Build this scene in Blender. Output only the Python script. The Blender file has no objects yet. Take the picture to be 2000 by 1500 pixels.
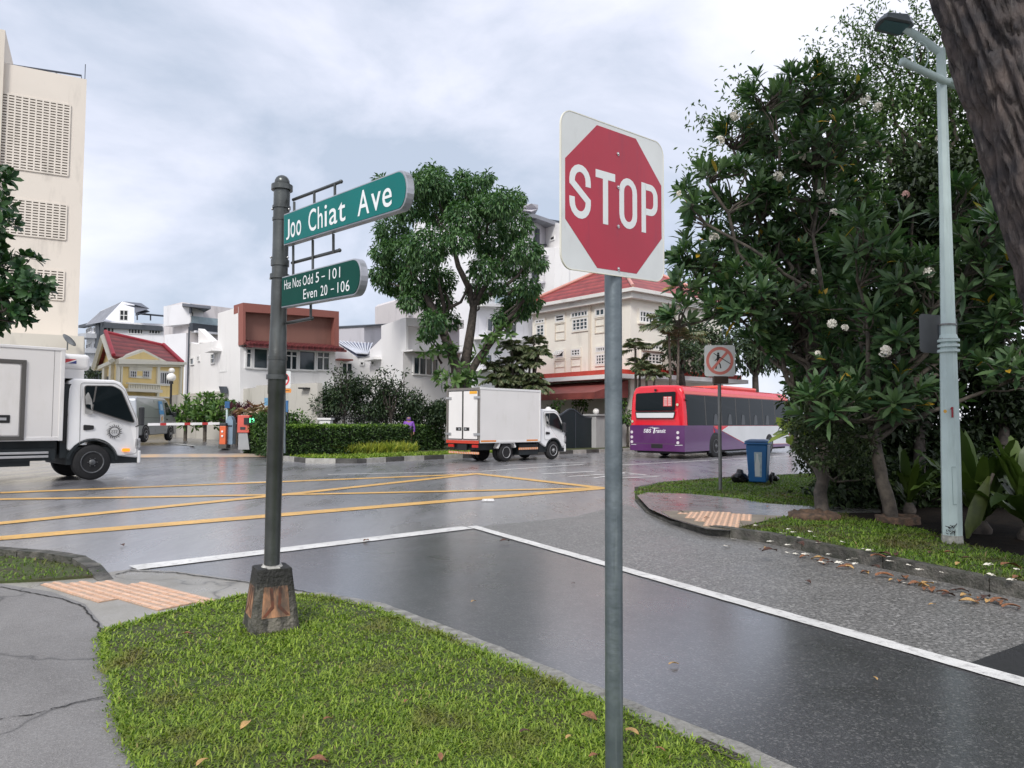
import bpy, bmesh, math, random
import numpy as np
from mathutils import Vector, Matrix, noise
random.seed(7); RNG = np.random.default_rng(11)
SC = bpy.context.scene; COL = SC.collection
PI = math.pi; R = math.radians
V = Vector

# ------------------------------------------------------------------ camera
CAM_H = 1.45; F = 1450.0
PITCH = R(2.96); ROLL = 0.005
_f = V((0, math.cos(PITCH), math.sin(PITCH)))
_r0 = V((1, 0, 0)); _u0 = V((0, -math.sin(PITCH), math.cos(PITCH)))
RT = (_r0*math.cos(ROLL) + _u0*math.sin(ROLL)); UP = (_u0*math.cos(ROLL) - _r0*math.sin(ROLL)); FW = _f
CP = V((0, 0, CAM_H))
cam = bpy.data.cameras.new('camera'); cam.sensor_width = 36; cam.lens = 36*F/2000; cam.clip_end = 3000; cam.clip_start = .05
camo = bpy.data.objects.new('camera', cam); COL.objects.link(camo)
camo.matrix_world = Matrix(((RT.x, UP.x, -FW.x, CP.x), (RT.y, UP.y, -FW.y, CP.y), (RT.z, UP.z, -FW.z, CP.z), (0, 0, 0, 1)))
SC.camera = camo
# ------------------------------------------------------------------ sky and light
SUN_EL, SUN_AZ = R(42), R(-16)
SC.view_settings.view_transform = 'Standard'; SC.view_settings.look = 'None'
SC.view_settings.gamma = 1; SC.view_settings.exposure = 0.92
w = bpy.data.worlds.new("World"); SC.world = w; w.use_nodes = True
nt = w.node_tree; nt.nodes.clear(); N = nt.nodes.new; L = nt.links.new
out = N('ShaderNodeOutputWorld'); bg = N('ShaderNodeBackground'); bg.inputs[1].default_value = .1
sky = N('ShaderNodeTexSky'); sky.sky_type = 'NISHITA'; sky.sun_disc = False; sky.sun_elevation = SUN_EL; sky.sun_rotation = SUN_AZ
tc = N('ShaderNodeTexCoord'); mp = N('ShaderNodeMapping'); mp.inputs['Scale'].default_value = (1, 1, 1.7)
mp.inputs['Location'].default_value = (3.3, 1.2, .4)
L(tc.outputs['Generated'], mp.inputs[0])
n1 = N('ShaderNodeTexNoise'); n1.inputs['Scale'].default_value = 2.5; n1.inputs['Detail'].default_value = 9; n1.inputs['Roughness'].default_value = .55; n1.inputs['Distortion'].default_value = .35
n2 = N('ShaderNodeTexNoise'); n2.inputs['Scale'].default_value = .9; n2.inputs['Detail'].default_value = 3
L(mp.outputs[0], n1.inputs['Vector']); L(mp.outputs[0], n2.inputs['Vector'])
ad = N('ShaderNodeMath'); ad.operation = 'ADD'; L(n1.outputs[0], ad.inputs[0]); L(n2.outputs[0], ad.inputs[1])
cr = N('ShaderNodeValToRGB'); e = cr.color_ramp.elements
e[0].position = .395; e[0].color = (.37, .42, .51, 1); e[1].position = .60; e[1].color = (.77, .77, .825, 1)
m_ = cr.color_ramp.elements.new(.49); m_.color = (.58, .60, .69, 1)
hf = N('ShaderNodeMath'); hf.operation = 'MULTIPLY'; hf.inputs[1].default_value = .5; L(ad.outputs[0], hf.inputs[0]); L(hf.outputs[0], cr.inputs[0])
mul = N('ShaderNodeMix'); mul.data_type = 'RGBA'; mul.blend_type = 'MULTIPLY'; mul.inputs[0].default_value = 1
L(cr.outputs[0], mul.inputs[6]); mul.inputs[7].default_value = (8.3, 8.3, 8.3, 1)
mx = N('ShaderNodeMix'); mx.data_type = 'RGBA'; mx.inputs[0].default_value = .07
L(mul.outputs[2], mx.inputs[6]); L(sky.outputs[0], mx.inputs[7]); L(mx.outputs[2], bg.inputs[0]); L(bg.outputs[0], out.inputs[0])
sd = bpy.data.lights.new('sun', 'SUN'); sd.energy = 1.5; sd.angle = R(16); sd.color = (1, .96, .9)
so = bpy.data.objects.new('sun', sd); COL.objects.link(so)
sdir = V((math.sin(SUN_AZ)*math.cos(SUN_EL), -math.cos(SUN_AZ)*math.cos(SUN_EL)*1, math.sin(SUN_EL)))
so.rotation_euler = sdir.to_track_quat('Z', 'Y').to_euler(); so.location = (0, 0, 30)
sky.sun_rotation = math.atan2(sdir.x, sdir.y)

# ------------------------------------------------------------------ helpers
def ray(px, py): return (FW + RT*((px-1000)/F) - UP*((py-750)/F))
def G(px, py, z=0.0):
    d = ray(px, py); t = (z-CAM_H)/d.z; return CP + d*t
def P(px, py, Y):
    d = ray(px, py); return CP + d*(Y/d.y)
def pxof(p):
    d = V(p)-CP; z = d.dot(FW); return (1000+F*d.dot(RT)/z, 750-F*d.dot(UP)/z)

def tag(o, label=None, cat=None, group=None, kind=None):
    if label: o['label'] = label
    if cat: o['category'] = cat
    if group: o['group'] = group
    if kind: o['kind'] = kind
    return o
def thing(name, label, cat, loc=(0, 0, 0), rz=0, group=None):
    o = bpy.data.objects.new(name, None); COL.objects.link(o); o.empty_display_size = .2
    o.location = loc; o.rotation_euler = (0, 0, rz)
    return tag(o, label, cat, group)

_M = {}
def mat(name, col, rough=.6, metal=0, var=.12, vs=3.0, bump=0, bs=40, col2=None, coat=0, emit=None, spec=.5, detail=4, stain=None, sscale=(1.5, 1.5, .3), trans=0, alpha=1, bsc=None, sr=(.55, .78)):
    if name in _M: return _M[name]
    m = bpy.data.materials.new(name); m.use_nodes = True; t = m.node_tree; b = t.nodes['Principled BSDF']
    n = t.nodes.new; l = t.links.new
    c1 = tuple(col)+(1,); c2 = tuple(col2)+(1,) if col2 else tuple(max(0, c*(1-var)) for c in col)+(1,)
    co = n('ShaderNodeTexCoord'); tx = n('ShaderNodeTexNoise'); tx.inputs['Scale'].default_value = vs; tx.inputs['Detail'].default_value = detail
    l(co.outputs['Object'], tx.inputs['Vector'])
    rp = n('ShaderNodeValToRGB'); rp.color_ramp.elements[0].position = .35; rp.color_ramp.elements[1].position = .65
    rp.color_ramp.elements[0].color = c2; rp.color_ramp.elements[1].color = c1
    l(tx.outputs[0], rp.inputs[0]); last = rp.outputs[0]
    if stain:
        mp2 = n('ShaderNodeMapping'); mp2.inputs['Scale'].default_value = sscale; l(co.outputs['Object'], mp2.inputs[0])
        t2 = n('ShaderNodeTexNoise'); t2.inputs['Scale'].default_value = 2.2; t2.inputs['Detail'].default_value = 6; t2.inputs['Roughness'].default_value = .65
        l(mp2.outputs[0], t2.inputs['Vector'])
        r2 = n('ShaderNodeValToRGB'); r2.color_ramp.elements[0].position = sr[0]; r2.color_ramp.elements[1].position = sr[1]
        r2.color_ramp.elements[0].color = (0, 0, 0, 1); r2.color_ramp.elements[1].color = (.8, .8, .8, 1); l(t2.outputs[0], r2.inputs[0])
        mm = n('ShaderNodeMix'); mm.data_type = 'RGBA'; l(r2.outputs[0], mm.inputs[0]); l(last, mm.inputs[6]); mm.inputs[7].default_value = tuple(stain)+(1,)
        last = mm.outputs[2]
    l(last, b.inputs['Base Color'])
    b.inputs['Roughness'].default_value = rough; b.inputs['Metallic'].default_value = metal
    b.inputs['Coat Weight'].default_value = coat; b.inputs['Coat Roughness'].default_value = .08
    b.inputs['Specular IOR Level'].default_value = spec
    if trans: b.inputs['Transmission Weight'].default_value = trans
    if emit: b.inputs['Emission Color'].default_value = tuple(emit[:3])+(1,); b.inputs['Emission Strength'].default_value = emit[3]
    if bump:
        t3 = n('ShaderNodeTexNoise'); t3.inputs['Scale'].default_value = bs; t3.inputs['Detail'].default_value = 5; mb3 = n('ShaderNodeMapping'); mb3.inputs['Scale'].default_value = bsc or (1, 1, 1); l(co.outputs['Object'], mb3.inputs[0]); l(mb3.outputs[0], t3.inputs['Vector'])
        bp = n('ShaderNodeBump'); bp.inputs['Strength'].default_value = bump; bp.inputs['Distance'].default_value = .02; l(t3.outputs[0], bp.inputs['Height']); l(bp.outputs[0], b.inputs['Normal'])
    _M[name] = m; return m

def top_stain(m, z0, z1, col):     # algae running down from the top edge
    t = m.node_tree; n = t.nodes.new; l = t.links.new; b = t.nodes['Principled BSDF']; src = b.inputs['Base Color'].links[0].from_socket
    co = n('ShaderNodeTexCoord'); sp = n('ShaderNodeSeparateXYZ'); l(co.outputs['Object'], sp.inputs[0]); nz = n('ShaderNodeTexNoise'); mp = n('ShaderNodeMapping'); mp.inputs['Scale'].default_value = (14, 14, 3); l(co.outputs['Object'], mp.inputs[0]); l(mp.outputs[0], nz.inputs['Vector']); nz.inputs['Detail'].default_value = 6
    a = n('ShaderNodeMath'); a.operation = 'MULTIPLY_ADD'; a.inputs[1].default_value = (z1-z0)*2.2; l(nz.outputs[0], a.inputs[0]); l(sp.outputs[2], a.inputs[2])
    r = n('ShaderNodeMapRange'); r.inputs[1].default_value = z0+(z1-z0)*1.1; r.inputs[2].default_value = z1+(z1-z0)*1.1; l(a.outputs[0], r.inputs[0])
    x = n('ShaderNodeMix'); x.data_type = 'RGBA'; l(r.outputs[0], x.inputs[0]); l(src, x.inputs[6]); x.inputs[7].default_value = tuple(col)+(1,); l(x.outputs[2], b.inputs['Base Color'])

def leafmat(name, c1, c2, rough=.45, tr=.18, c3=None, zone=None, zs=1.1, zr=(.5, .68)):
    if name in _M: return _M[name]
    m = bpy.data.materials.new(name); m.use_nodes = True; t = m.node_tree; b = t.nodes['Principled BSDF']; n = t.nodes.new; l = t.links.new
    g = n('ShaderNodeNewGeometry'); rp = n('ShaderNodeValToRGB'); l(g.outputs['Random Per Island'], rp.inputs[0])
    e = rp.color_ramp.elements; e[0].color = tuple(c1)+(1,); e[1].color = tuple(c2)+(1,); e[0].position = .1; e[1].position = .9
    if c3:
        e[1].position = .978; x = e.new(.988); x.color = tuple(c3)+(1,)
    last = rp.outputs[0]
    if zone:   # patches of another growth
        zn = n('ShaderNodeTexNoise'); zn.inputs['Scale'].default_value = zs; zn.inputs['Detail'].default_value = 5; zn.inputs['Roughness'].default_value = .6; l(g.outputs['Position'], zn.inputs['Vector'])
        zr_ = n('ShaderNodeValToRGB'); zr_.color_ramp.elements[0].position = zr[0]; zr_.color_ramp.elements[1].position = zr[1]; l(zn.outputs[0], zr_.inputs[0])
        zm = n('ShaderNodeMix'); zm.data_type = 'RGBA'; l(zr_.outputs[0], zm.inputs[0]); l(last, zm.inputs[6]); zm.inputs[7].default_value = tuple(zone)+(1,); last = zm.outputs[2]
    l(last, b.inputs['Base Color']); b.inputs['Roughness'].default_value = rough; b.inputs['Specular IOR Level'].default_value = .35
    tl = n('ShaderNodeBsdfTranslucent'); hs = n('ShaderNodeMix'); hs.data_type = 'RGBA'; hs.blend_type = 'MULTIPLY'; hs.inputs[0].default_value = 1
    l(last, hs.inputs[6]); hs.inputs[7].default_value = (1.6, 2.0, .8, 1); l(hs.outputs[2], tl.inputs[0])
    ms = n('ShaderNodeMixShader'); ms.inputs[0].default_value = tr; l(b.outputs[0], ms.inputs[1]); l(tl.outputs[0], ms.inputs[2])
    l(ms.outputs[0], t.nodes['Material Output'].inputs[0]); _M[name] = m; return m

class MB:
    def __init__(s): s.v = []; s.f = []; s.mi = []; s.sm = []
    def add(s, vs, fs, mi=0, sm=False):
        o = len(s.v); s.v += [V(p) for p in vs]
        for f in fs: s.f.append([i+o for i in f]); s.mi.append(mi); s.sm.append(sm)
    def hexa(s, p, mi=0):  # p: 8 pts bottom 4 ccw, top 4
        s.add(p, [(3, 2, 1, 0), (4, 5, 6, 7), (0, 1, 5, 4), (1, 2, 6, 5), (2, 3, 7, 6), (3, 0, 4, 7)], mi)
    def box(s, x0, x1, y0, y1, z0, z1, mi=0, M=None):
        p = [V((x, y, z)) for z in (z0, z1) for x, y in ((x0, y0), (x1, y0), (x1, y1), (x0, y1))]
        if M: p = [M @ q for q in p]
        s.hexa(p, mi)
    def prism(s, poly, fn, d0, d1, mi=0):   # poly 2D; fn(u,v,d) -> point
        n = len(poly); a = [fn(u, v, d0) for u, v in poly]; b = [fn(u, v, d1) for u, v in poly]
        s.add(a+b, [list(range(n))[::-1], [n+i for i in range(n)]]+[(i, (i+1) % n, n+(i+1) % n, n+i) for i in range(n)], mi)
    def tube(s, pts, rad, n=10, mi=0, cap=True, sm=True):
        pts = [V(p) for p in pts]; k = len(pts)
        if not hasattr(rad, '__len__'): rad = [rad]*k
        vs = []; up = None
        for i, p in enumerate(pts):
            t = (pts[min(i+1, k-1)]-pts[max(i-1, 0)]).normalized()
            if up is None: up = V((0, 0, 1)) if abs(t.z) < .9 else V((1, 0, 0))
            a = t.cross(up).normalized(); b = a.cross(t).normalized(); up = b
            for j in range(n):
                q = 2*PI*j/n; vs.append(p+a*(math.cos(q)*rad[i])+b*(math.sin(q)*rad[i]))
        fs = [(i*n+j, i*n+(j+1) % n, (i+1)*n+(j+1) % n, (i+1)*n+j) for i in range(k-1) for j in range(n)]
        s.add(vs, fs, mi, sm)
        if cap:
            s.add(vs[:n], [list(range(n))[::-1]], mi); s.add(vs[-n:], [list(range(n))], mi)
    def lathe(s, prof, c, n=20, mi=0, M=None, sm=True):
        vs = []
        for r, z in prof:
            for j in range(n):
                q = 2*PI*j/n; p = V((r*math.cos(q), r*math.sin(q), z))
                vs.append((M @ p if M else p)+V(c))
        k = len(prof)
        s.add(vs, [(i*n+j, i*n+(j+1) % n, (i+1)*n+(j+1) % n, (i+1)*n+j) for i in range(k-1) for j in range(n)], mi, sm)
        s.add(vs[:n], [list(range(n))[::-1]], mi); s.add(vs[-n:], [list(range(n))], mi)
    def sphere(s, c, r, n=16, mi=0, sc=(1, 1, 1)):
        prof = []; vs = []; m = n//2
        for i in range(m+1):
            a = -PI/2+PI*i/m
            for j in range(n):
                q = 2*PI*j/n; vs.append(V(c)+V((r*sc[0]*math.cos(a)*math.cos(q), r*sc[1]*math.cos(a)*math.sin(q), r*sc[2]*math.sin(a))))
        s.add(vs, [(i*n+j, i*n+(j+1) % n, (i+1)*n+(j+1) % n, (i+1)*n+j) for i in range(m) for j in range(n)], mi, True)
    def sheet(s, poly, z=None, mi=0):
        vs = [V((p[0], p[1], z if z is not None else p[2])) for p in poly]
        from mathutils.geometry import tessellate_polygon
        s.add(vs, [list(t) for t in tessellate_polygon([vs])], mi)
    def stroke(s, pts, wd, fn, d0, d1, mi=0, closed=False):
        P2 = [V((a, b)) for a, b in pts]; n = len(P2); l = []; r = []
        for i in range(n):
            pa = P2[(i-1) % n] if (closed or i) else P2[i]; pb = P2[(i+1) % n] if (closed or i < n-1) else P2[i]
            if closed or 0 < i < n-1:
                t1 = (P2[i]-pa).normalized(); t2 = (pb-P2[i]).normalized(); t = (t1+t2).normalized(); k = 1/max(.35, t.dot(t1))
            else: t = (pb-pa).normalized(); k = 1
            q = V((-t.y, t.x))*wd/2*k; l.append(P2[i]+q); r.append(P2[i]-q)
        for i in range(n if closed else n-1):
            j = (i+1) % n; s.prism([r[i], r[j], l[j], l[i]], fn, d0, d1, mi)
    def each(s, name, mats, parent, **k):      # one object per separate piece added since the last mark
        marks = s.marks+[(len(s.v), len(s.f))]; r = []
        for (v0, f0), (v1, f1) in zip(marks[:-1], marks[1:]):
            q = MB(); q.v = s.v[v0:v1]; q.f = [[i-v0 for i in f] for f in s.f[f0:f1]]; q.mi = s.mi[f0:f1]; q.sm = s.sm[f0:f1]; r.append(q.build(name, mats, parent, **k))
        return r
    def mark(s): s.marks = getattr(s, 'marks', [])+[(len(s.v), len(s.f))]
    def build(s, name, mats, parent=None, bevel=0, local=False, seg=2, fixn=True):
        me = bpy.data.meshes.new(name); vs = s.v
        loc = V((0, 0, 0))
        if parent is not None and not local:
            Mi = wmat(parent).inverted(); vs = [Mi @ p for p in vs]
        elif parent is None and not local:
            if vs:
                c = sum(vs, V((0, 0, 0)))/len(vs); loc = V((c.x, c.y, min(p.z for p in vs))); vs = [p-loc for p in vs]
        me.from_pydata([tuple(p) for p in vs], [], s.f)
        if not isinstance(mats, (list, tuple)): mats = [mats]
        for m in mats: me.materials.append(m)
        me.polygons.foreach_set('material_index', s.mi); me.polygons.foreach_set('use_smooth', s.sm)
        if fixn:
            bm = bmesh.new(); bm.from_mesh(me); bmesh.ops.recalc_face_normals(bm, faces=bm.faces); bm.to_mesh(me); bm.free()
        me.update()
        o = bpy.data.objects.new(name, me); COL.objects.link(o); o.location = loc
        if parent is not None: o.parent = parent
        if bevel:
            md = o.modifiers.new('bevel', 'BEVEL'); md.width = bevel; md.segments = seg; md.limit_method = 'ANGLE'; md.angle_limit = R(40)
        return o
def wmat(o):
    M = Matrix.Translation(o.location) @ o.rotation_euler.to_matrix().to_4x4()
    return wmat(o.parent) @ M if o.parent else M
def struct(name, mb, m, **k):
    o = mb.build(name, m, **k); o['kind'] = 'structure'; return o

def text2d(s, size=1.0, bold=0.0, xs=1.0, shear=0, align='LEFT'):
    cu = bpy.data.curves.new('t', 'FONT'); cu.body = s; cu.size = size; cu.offset = bold; cu.dimensions = '2D'; cu.fill_mode = 'BOTH'
    cu.shear = shear; cu.align_x = align; cu.resolution_u = 4; cu.space_character = 1.08
    o = bpy.data.objects.new('t', cu); COL.objects.link(o)
    dg = bpy.context.evaluated_depsgraph_get(); me = bpy.data.meshes.new_from_object(o.evaluated_get(dg))
    vs = [(v.co.x*xs, v.co.y) for v in me.vertices]; fs = [list(p.vertices) for p in me.polygons]
    bpy.data.objects.remove(o); bpy.data.meshes.remove(me); bpy.data.curves.remove(cu); return vs, fs
def fit_text(mb, s, rect, fn, d, bold=0, shear=0, mi=0):   # rect u0,v0,u1,v1 ; fn(u,v,d)
    vs, fs = text2d(s, 1, bold, 1, shear); xs = [v[0] for v in vs]; ys = [v[1] for v in vs]
    x0, x1, y0, y1 = min(xs), max(xs), min(ys), max(ys); a, b, c, e_ = rect
    mb.add([fn(a+(x-x0)/(x1-x0)*(c-a), b+(y-y0)/(y1-y0)*(e_-b), d) for x, y in vs], fs, mi)

# numpy leaf builder -------------------------------------------------------
def _n(a): return a/np.maximum(1e-9, np.linalg.norm(a, axis=1, keepdims=True))
def leaves(name, pos, dirs, up, ln, wd, m, parent=None, kind='quad', droop=.25, fold=.15, label=None):
    pos = np.asarray(pos, float); n = len(pos); d = _n(np.asarray(dirs, float)); up = np.asarray(up, float)
    s = _n(np.cross(d, up)+1e-6); nn = _n(np.cross(s, d)); ln = np.broadcast_to(ln, (n,))[:, None]; wd = np.broadcast_to(wd, (n,))[:, None]
    if kind == 'quad':
        pts = [pos, pos+d*ln*.5+s*wd*.5+nn*wd*fold, pos+d*ln-nn*ln*droop, pos+d*ln*.5-s*wd*.5+nn*wd*fold]
        tri = [[0, 1, 2], [0, 2, 3]]
    elif kind == 'blade':
        pts = [pos-s*wd*.5, pos+s*wd*.5, pos+d*ln*.6+s*wd*.4, pos+d*ln*.6-s*wd*.4, pos+d*ln-nn*ln*droop]
        tri = [[0, 1, 2], [0, 2, 3], [3, 2, 4]]
    else:
        a, b = .32, .74
        c1 = pos+d*ln*a-nn*ln*droop*a*a; c2 = pos+d*ln*b-nn*ln*droop*b*b
        pts = [pos, c1+s*wd*.42+nn*wd*fold, c1, c1-s*wd*.42+nn*wd*fold, c2+s*wd*.46+nn*wd*fold, c2, c2-s*wd*.46+nn*wd*fold, pos+d*ln-nn*ln*droop]
        tri = [[0, 1, 2], [0, 2, 3], [1, 4, 5], [1, 5, 2], [2, 5, 6], [2, 6, 3], [4, 7, 5], [5, 7, 6]]
    k = len(pts); vv = np.stack(pts, 1).reshape(-1, 3); ff = (np.arange(n)[:, None, None]*k+np.array(tri)[None]).reshape(-1, 3)
    loc = np.zeros(3)
    if parent is not None: 
        Mi = np.array(wmat(parent).inverted()); vv = vv @ Mi[:3, :3].T + Mi[:3, 3]
    else: loc = np.array([vv[:, 0].mean(), vv[:, 1].mean(), vv[:, 2].min()]); vv = vv-loc
    me = bpy.data.meshes.new(name); me.vertices.add(len(vv)); me.vertices.foreach_set('co', vv.astype(np.float32).ravel())
    me.loops.add(ff.size); me.loops.foreach_set('vertex_index', ff.ravel().astype(np.int32))
    me.polygons.add(len(ff)); me.polygons.foreach_set('loop_start', (np.arange(len(ff))*3).astype(np.int32))
    me.materials.append(m); me.update(calc_edges=True); me.validate()
    me.polygons.foreach_set('use_smooth', np.ones(len(ff), bool))
    o = bpy.data.objects.new(name, me); COL.objects.link(o); o.location = loc
    if parent is not None: o.parent = parent
    return o
def rnd_dirs(n): return _n(RNG.normal(size=(n, 3)))
def blobpts(c, r, n, shell=.55):
    d = rnd_dirs(n); t = (RNG.random(n)**(1/3))*(1-shell)+shell*(.75+.25*RNG.random(n))
    return np.array(c)+d*np.array(r)*t[:, None]*(1+.18*RNG.normal(size=(n, 1))), d
def limb(mb, a, b, r0, r1, k=6, wob=.12, n=7, sag=0, mi=0):
    a, b = V(a), V(b); ln = (b-a).length; pts = []
    for i in range(k+1):
        t = i/k; p = a.lerp(b, t); p += V((random.gauss(0, 1), random.gauss(0, 1), random.gauss(0, .5)))*ln*wob*.35*math.sin(PI*t); p.z -= sag*ln*math.sin(PI*t); pts.append(p)
    mb.tube(pts, [r0+(r1-r0)*i/k for i in range(k+1)], n, mi); return pts

def inpoly(x, y, poly):
    px = [p[0] for p in poly]; py = [p[1] for p in poly]; c = np.zeros(len(x), bool); j = len(px)-1
    for i in range(len(px)):
        cond = ((py[i] > y) != (py[j] > y)) & (x < (px[j]-px[i])*(y-py[i])/((py[j]-py[i]) or 1e-9)+px[i]); c ^= cond; j = i
    return c
def grass(name, poly, z, n, h, wdt, m, label, cat='grass', holes=(), near=3.0, falloff=1.2, ragged=0):
    xs = [p[0] for p in poly]; ys = [p[1] for p in poly]; acc = []; tot = 0
    while tot < n:
        x = RNG.uniform(min(xs), max(xs), n*2); y = RNG.uniform(min(ys), max(ys), n*2)
        k = inpoly(x, y, poly)
        for hpoly in holes: k &= ~inpoly(x, y, hpoly)
        dist = np.hypot(x, y); k &= RNG.random(len(x)) < np.minimum(1, (near/np.maximum(dist, .1))**falloff)
        lf = np.sin(x*3.1+2*np.sin(y*2.3+1))+np.sin(y*4.3+2*np.sin(x*1.9))+.8*np.sin(x*11+3*np.sin(y*9))*np.sin(y*13); k &= RNG.random(len(x)) < np.clip(.85+.25*lf, .42, 1)
        acc.append(np.stack([x[k], y[k]], 1)); tot += k.sum()
        if len(acc) > 60: break
    p = np.concatenate(acc)[:n]
    if ragged:      # blades creeping over the edge
        ee = []
        for i in range(len(poly)):
            a_, b_ = np.array(poly[i]), np.array(poly[(i+1) % len(poly)]); L_ = np.linalg.norm(b_-a_)
            if min(np.hypot(*a_), np.hypot(*b_)) > near*2.6: continue
            k_ = int(L_*ragged); t_ = RNG.random((k_, 1)); q_ = a_+(b_-a_)*t_; nn_ = np.array([b_[1]-a_[1], a_[0]-b_[0]])/max(L_, 1e-6)
            s_ = L_*t_; amp = .008+.022*np.sin(s_*9+np.sin(s_*23)*2)**2; ee.append(q_+nn_*RNG.normal(size=(k_, 1))*amp)
        if ee: p = np.concatenate([p]+ee)
    n = len(p); dist = np.hypot(p[:, 0], p[:, 1])
    p = p+RNG.normal(size=p.shape)*.018*(RNG.random((n, 1)) < .5)*near/3
    pos = np.column_stack([p, np.full(n, z)]); a = RNG.uniform(0, 2*PI, n)
    # clumpiness
    cl = np.sin(p[:, 0]*9+np.sin(p[:, 1]*7)*2)*np.sin(p[:, 1]*8+np.cos(p[:, 0]*5)*2)
    lean = RNG.uniform(.35, 1.5, n); d = np.column_stack([np.cos(a)*lean, np.sin(a)*lean, np.ones(n)])
    sc = np.maximum(1, dist/near)**.8
    ln = h*(RNG.uniform(.4, 1.15, n)+.25*cl+.7*(RNG.random(n) < .04)); up = np.column_stack([-np.cos(a), -np.sin(a), np.full(n, .3)])
    o = leaves(name, pos, d, up, ln, wdt*sc*RNG.uniform(.7, 1.3, n), m, kind='blade', droop=.3)
    return tag(o, label, cat, kind='stuff')
# ------------------------------------------------------------------ materials for the setting
def asphalt(name, c1, c2, gs=260, gstr=.5, r0=.16, r1=.5, bump=.35, wet=2.0, wstretch=(1, 1, 1), speck=.0, crack=False, coat=.9, cr_=.24, cior=1.8):
    m = bpy.data.materials.new(name); m.use_nodes = True; t = m.node_tree; b = t.nodes['Principled BSDF']; n = t.nodes.new; l = t.links.new
    g = n('ShaderNodeNewGeometry'); mp = n('ShaderNodeMapping'); l(g.outputs['Position'], mp.inputs[0]); mp.inputs['Rotation'].default_value = (0, 0, R(45)); mp.inputs['Scale'].default_value = wstretch
    fine = n('ShaderNodeTexNoise'); fine.inputs['Scale'].default_value = gs*.35; fine.inputs['Detail'].default_value = 3; fine.inputs['Roughness'].default_value = .7; l(g.outputs['Position'], fine.inputs['Vector'])
    vor = n('ShaderNodeTexVoronoi'); vor.inputs['Scale'].default_value = gs*.42; l(g.outputs['Position'], vor.inputs['Vector'])
    big = n('ShaderNodeTexNoise'); big.inputs['Scale'].default_value = .55; big.inputs['Detail'].default_value = 6; big.inputs['Roughness'].default_value = .6; l(mp.outputs[0], big.inputs['Vector'])
    rp = n('ShaderNodeValToRGB'); rp.color_ramp.elements[0].position = .3; rp.color_ramp.elements[1].position = .72
    rp.color_ramp.elements[0].color = tuple(c1)+(1,); rp.color_ramp.elements[1].color = tuple(c2)+(1,)
    a = n('ShaderNodeMath'); a.operation = 'MULTIPLY_ADD'; a.inputs[1].default_value = gstr; l(fine.outputs[0], a.inputs[0])
    bb = n('ShaderNodeMath'); bb.operation = 'MULTIPLY'; bb.inputs[1].default_value = 1-gstr; l(big.outputs[0], bb.inputs[0]); l(bb.outputs[0], a.inputs[2]); l(a.outputs[0], rp.inputs[0])
    sp = n('ShaderNodeValToRGB'); sp.color_ramp.elements[0].position = .80; sp.color_ramp.elements[1].position = .95
    sp.color_ramp.elements[0].color = (0, 0, 0, 1); sp.color_ramp.elements[1].color = (speck, speck, speck, 1)
    cw = n('ShaderNodeSeparateColor'); l(vor.outputs['Color'], cw.inputs[0]); l(cw.outputs[0], sp.inputs[0])
    mm = n('ShaderNodeMix'); mm.data_type = 'RGBA'; l(sp.outputs[0], mm.inputs[0]); l(rp.outputs[0], mm.inputs[6]); mm.inputs[7].default_value = (.42, .41, .39, 1)
    lastc = mm.outputs[2]
    if crack:
        v2 = n('ShaderNodeTexVoronoi'); v2.feature = 'DISTANCE_TO_EDGE'; v2.inputs['Scale'].default_value = .35
        nz = n('ShaderNodeTexNoise'); nz.inputs['Scale'].default_value = 2.5; l(g.outputs['Position'], nz.inputs['Vector'])
        av = n('ShaderNodeVectorMath'); av.operation = 'MULTIPLY_ADD'; av.inputs[1].default_value = (.5, .5, .5); l(nz.outputs['Color'], av.inputs[0]); l(g.outputs['Position'], av.inputs[2]); l(av.outputs[0], v2.inputs['Vector'])
        r3 = n('ShaderNodeValToRGB'); r3.color_ramp.elements[0].position = .0; r3.color_ramp.elements[1].position = .006
        r3.color_ramp.elements[0].color = (.6, .6, .6, 1); r3.color_ramp.elements[1].color = (0, 0, 0, 1); l(v2.outputs['Distance'], r3.inputs[0])
        m3 = n('ShaderNodeMix'); m3.data_type = 'RGBA'; l(r3.outputs[0], m3.inputs[0]); l(lastc, m3.inputs[6]); m3.inputs[7].default_value = (.02, .02, .02, 1); lastc = m3.outputs[2]
    l(lastc, b.inputs['Base Color'])
    wn = n('ShaderNodeTexNoise'); wn.inputs['Scale'].default_value = wet; wn.inputs['Detail'].default_value = 7; wn.inputs['Roughness'].default_value = .62; l(mp.outputs[0], wn.inputs['Vector'])
    mr = n('ShaderNodeMapRange'); mr.inputs[1].default_value = .36; mr.inputs[2].default_value = .66; mr.inputs[3].default_value = r0; mr.inputs[4].default_value = r1; l(wn.outputs[0], mr.inputs[0]); l(mr.outputs[0], b.inputs['Roughness'])
    b.inputs['IOR'].default_value = 1.5; b.inputs['Coat Weight'].default_value = coat; b.inputs['Coat Roughness'].default_value = cr_; b.inputs['Coat IOR'].default_value = cior
    bp = n('ShaderNodeBump'); bp.inputs['Distance'].default_value = .006
    s2 = n('ShaderNodeMapRange'); s2.inputs[1].default_value = .36; s2.inputs[2].default_value = .66; s2.inputs[3].default_value = bump*.4; s2.inputs[4].default_value = bump; l(wn.outputs[0], s2.inputs[0]); l(s2.outputs[0], bp.inputs['Strength'])
    hh = n('ShaderNodeMath'); hh.operation = 'ADD'; l(fine.outputs[0], hh.inputs[0]); l(vor.outputs[0], hh.inputs[1]); l(hh.outputs[0], bp.inputs['Height']); l(bp.outputs[0], b.inputs['Normal'])
    return m
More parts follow.
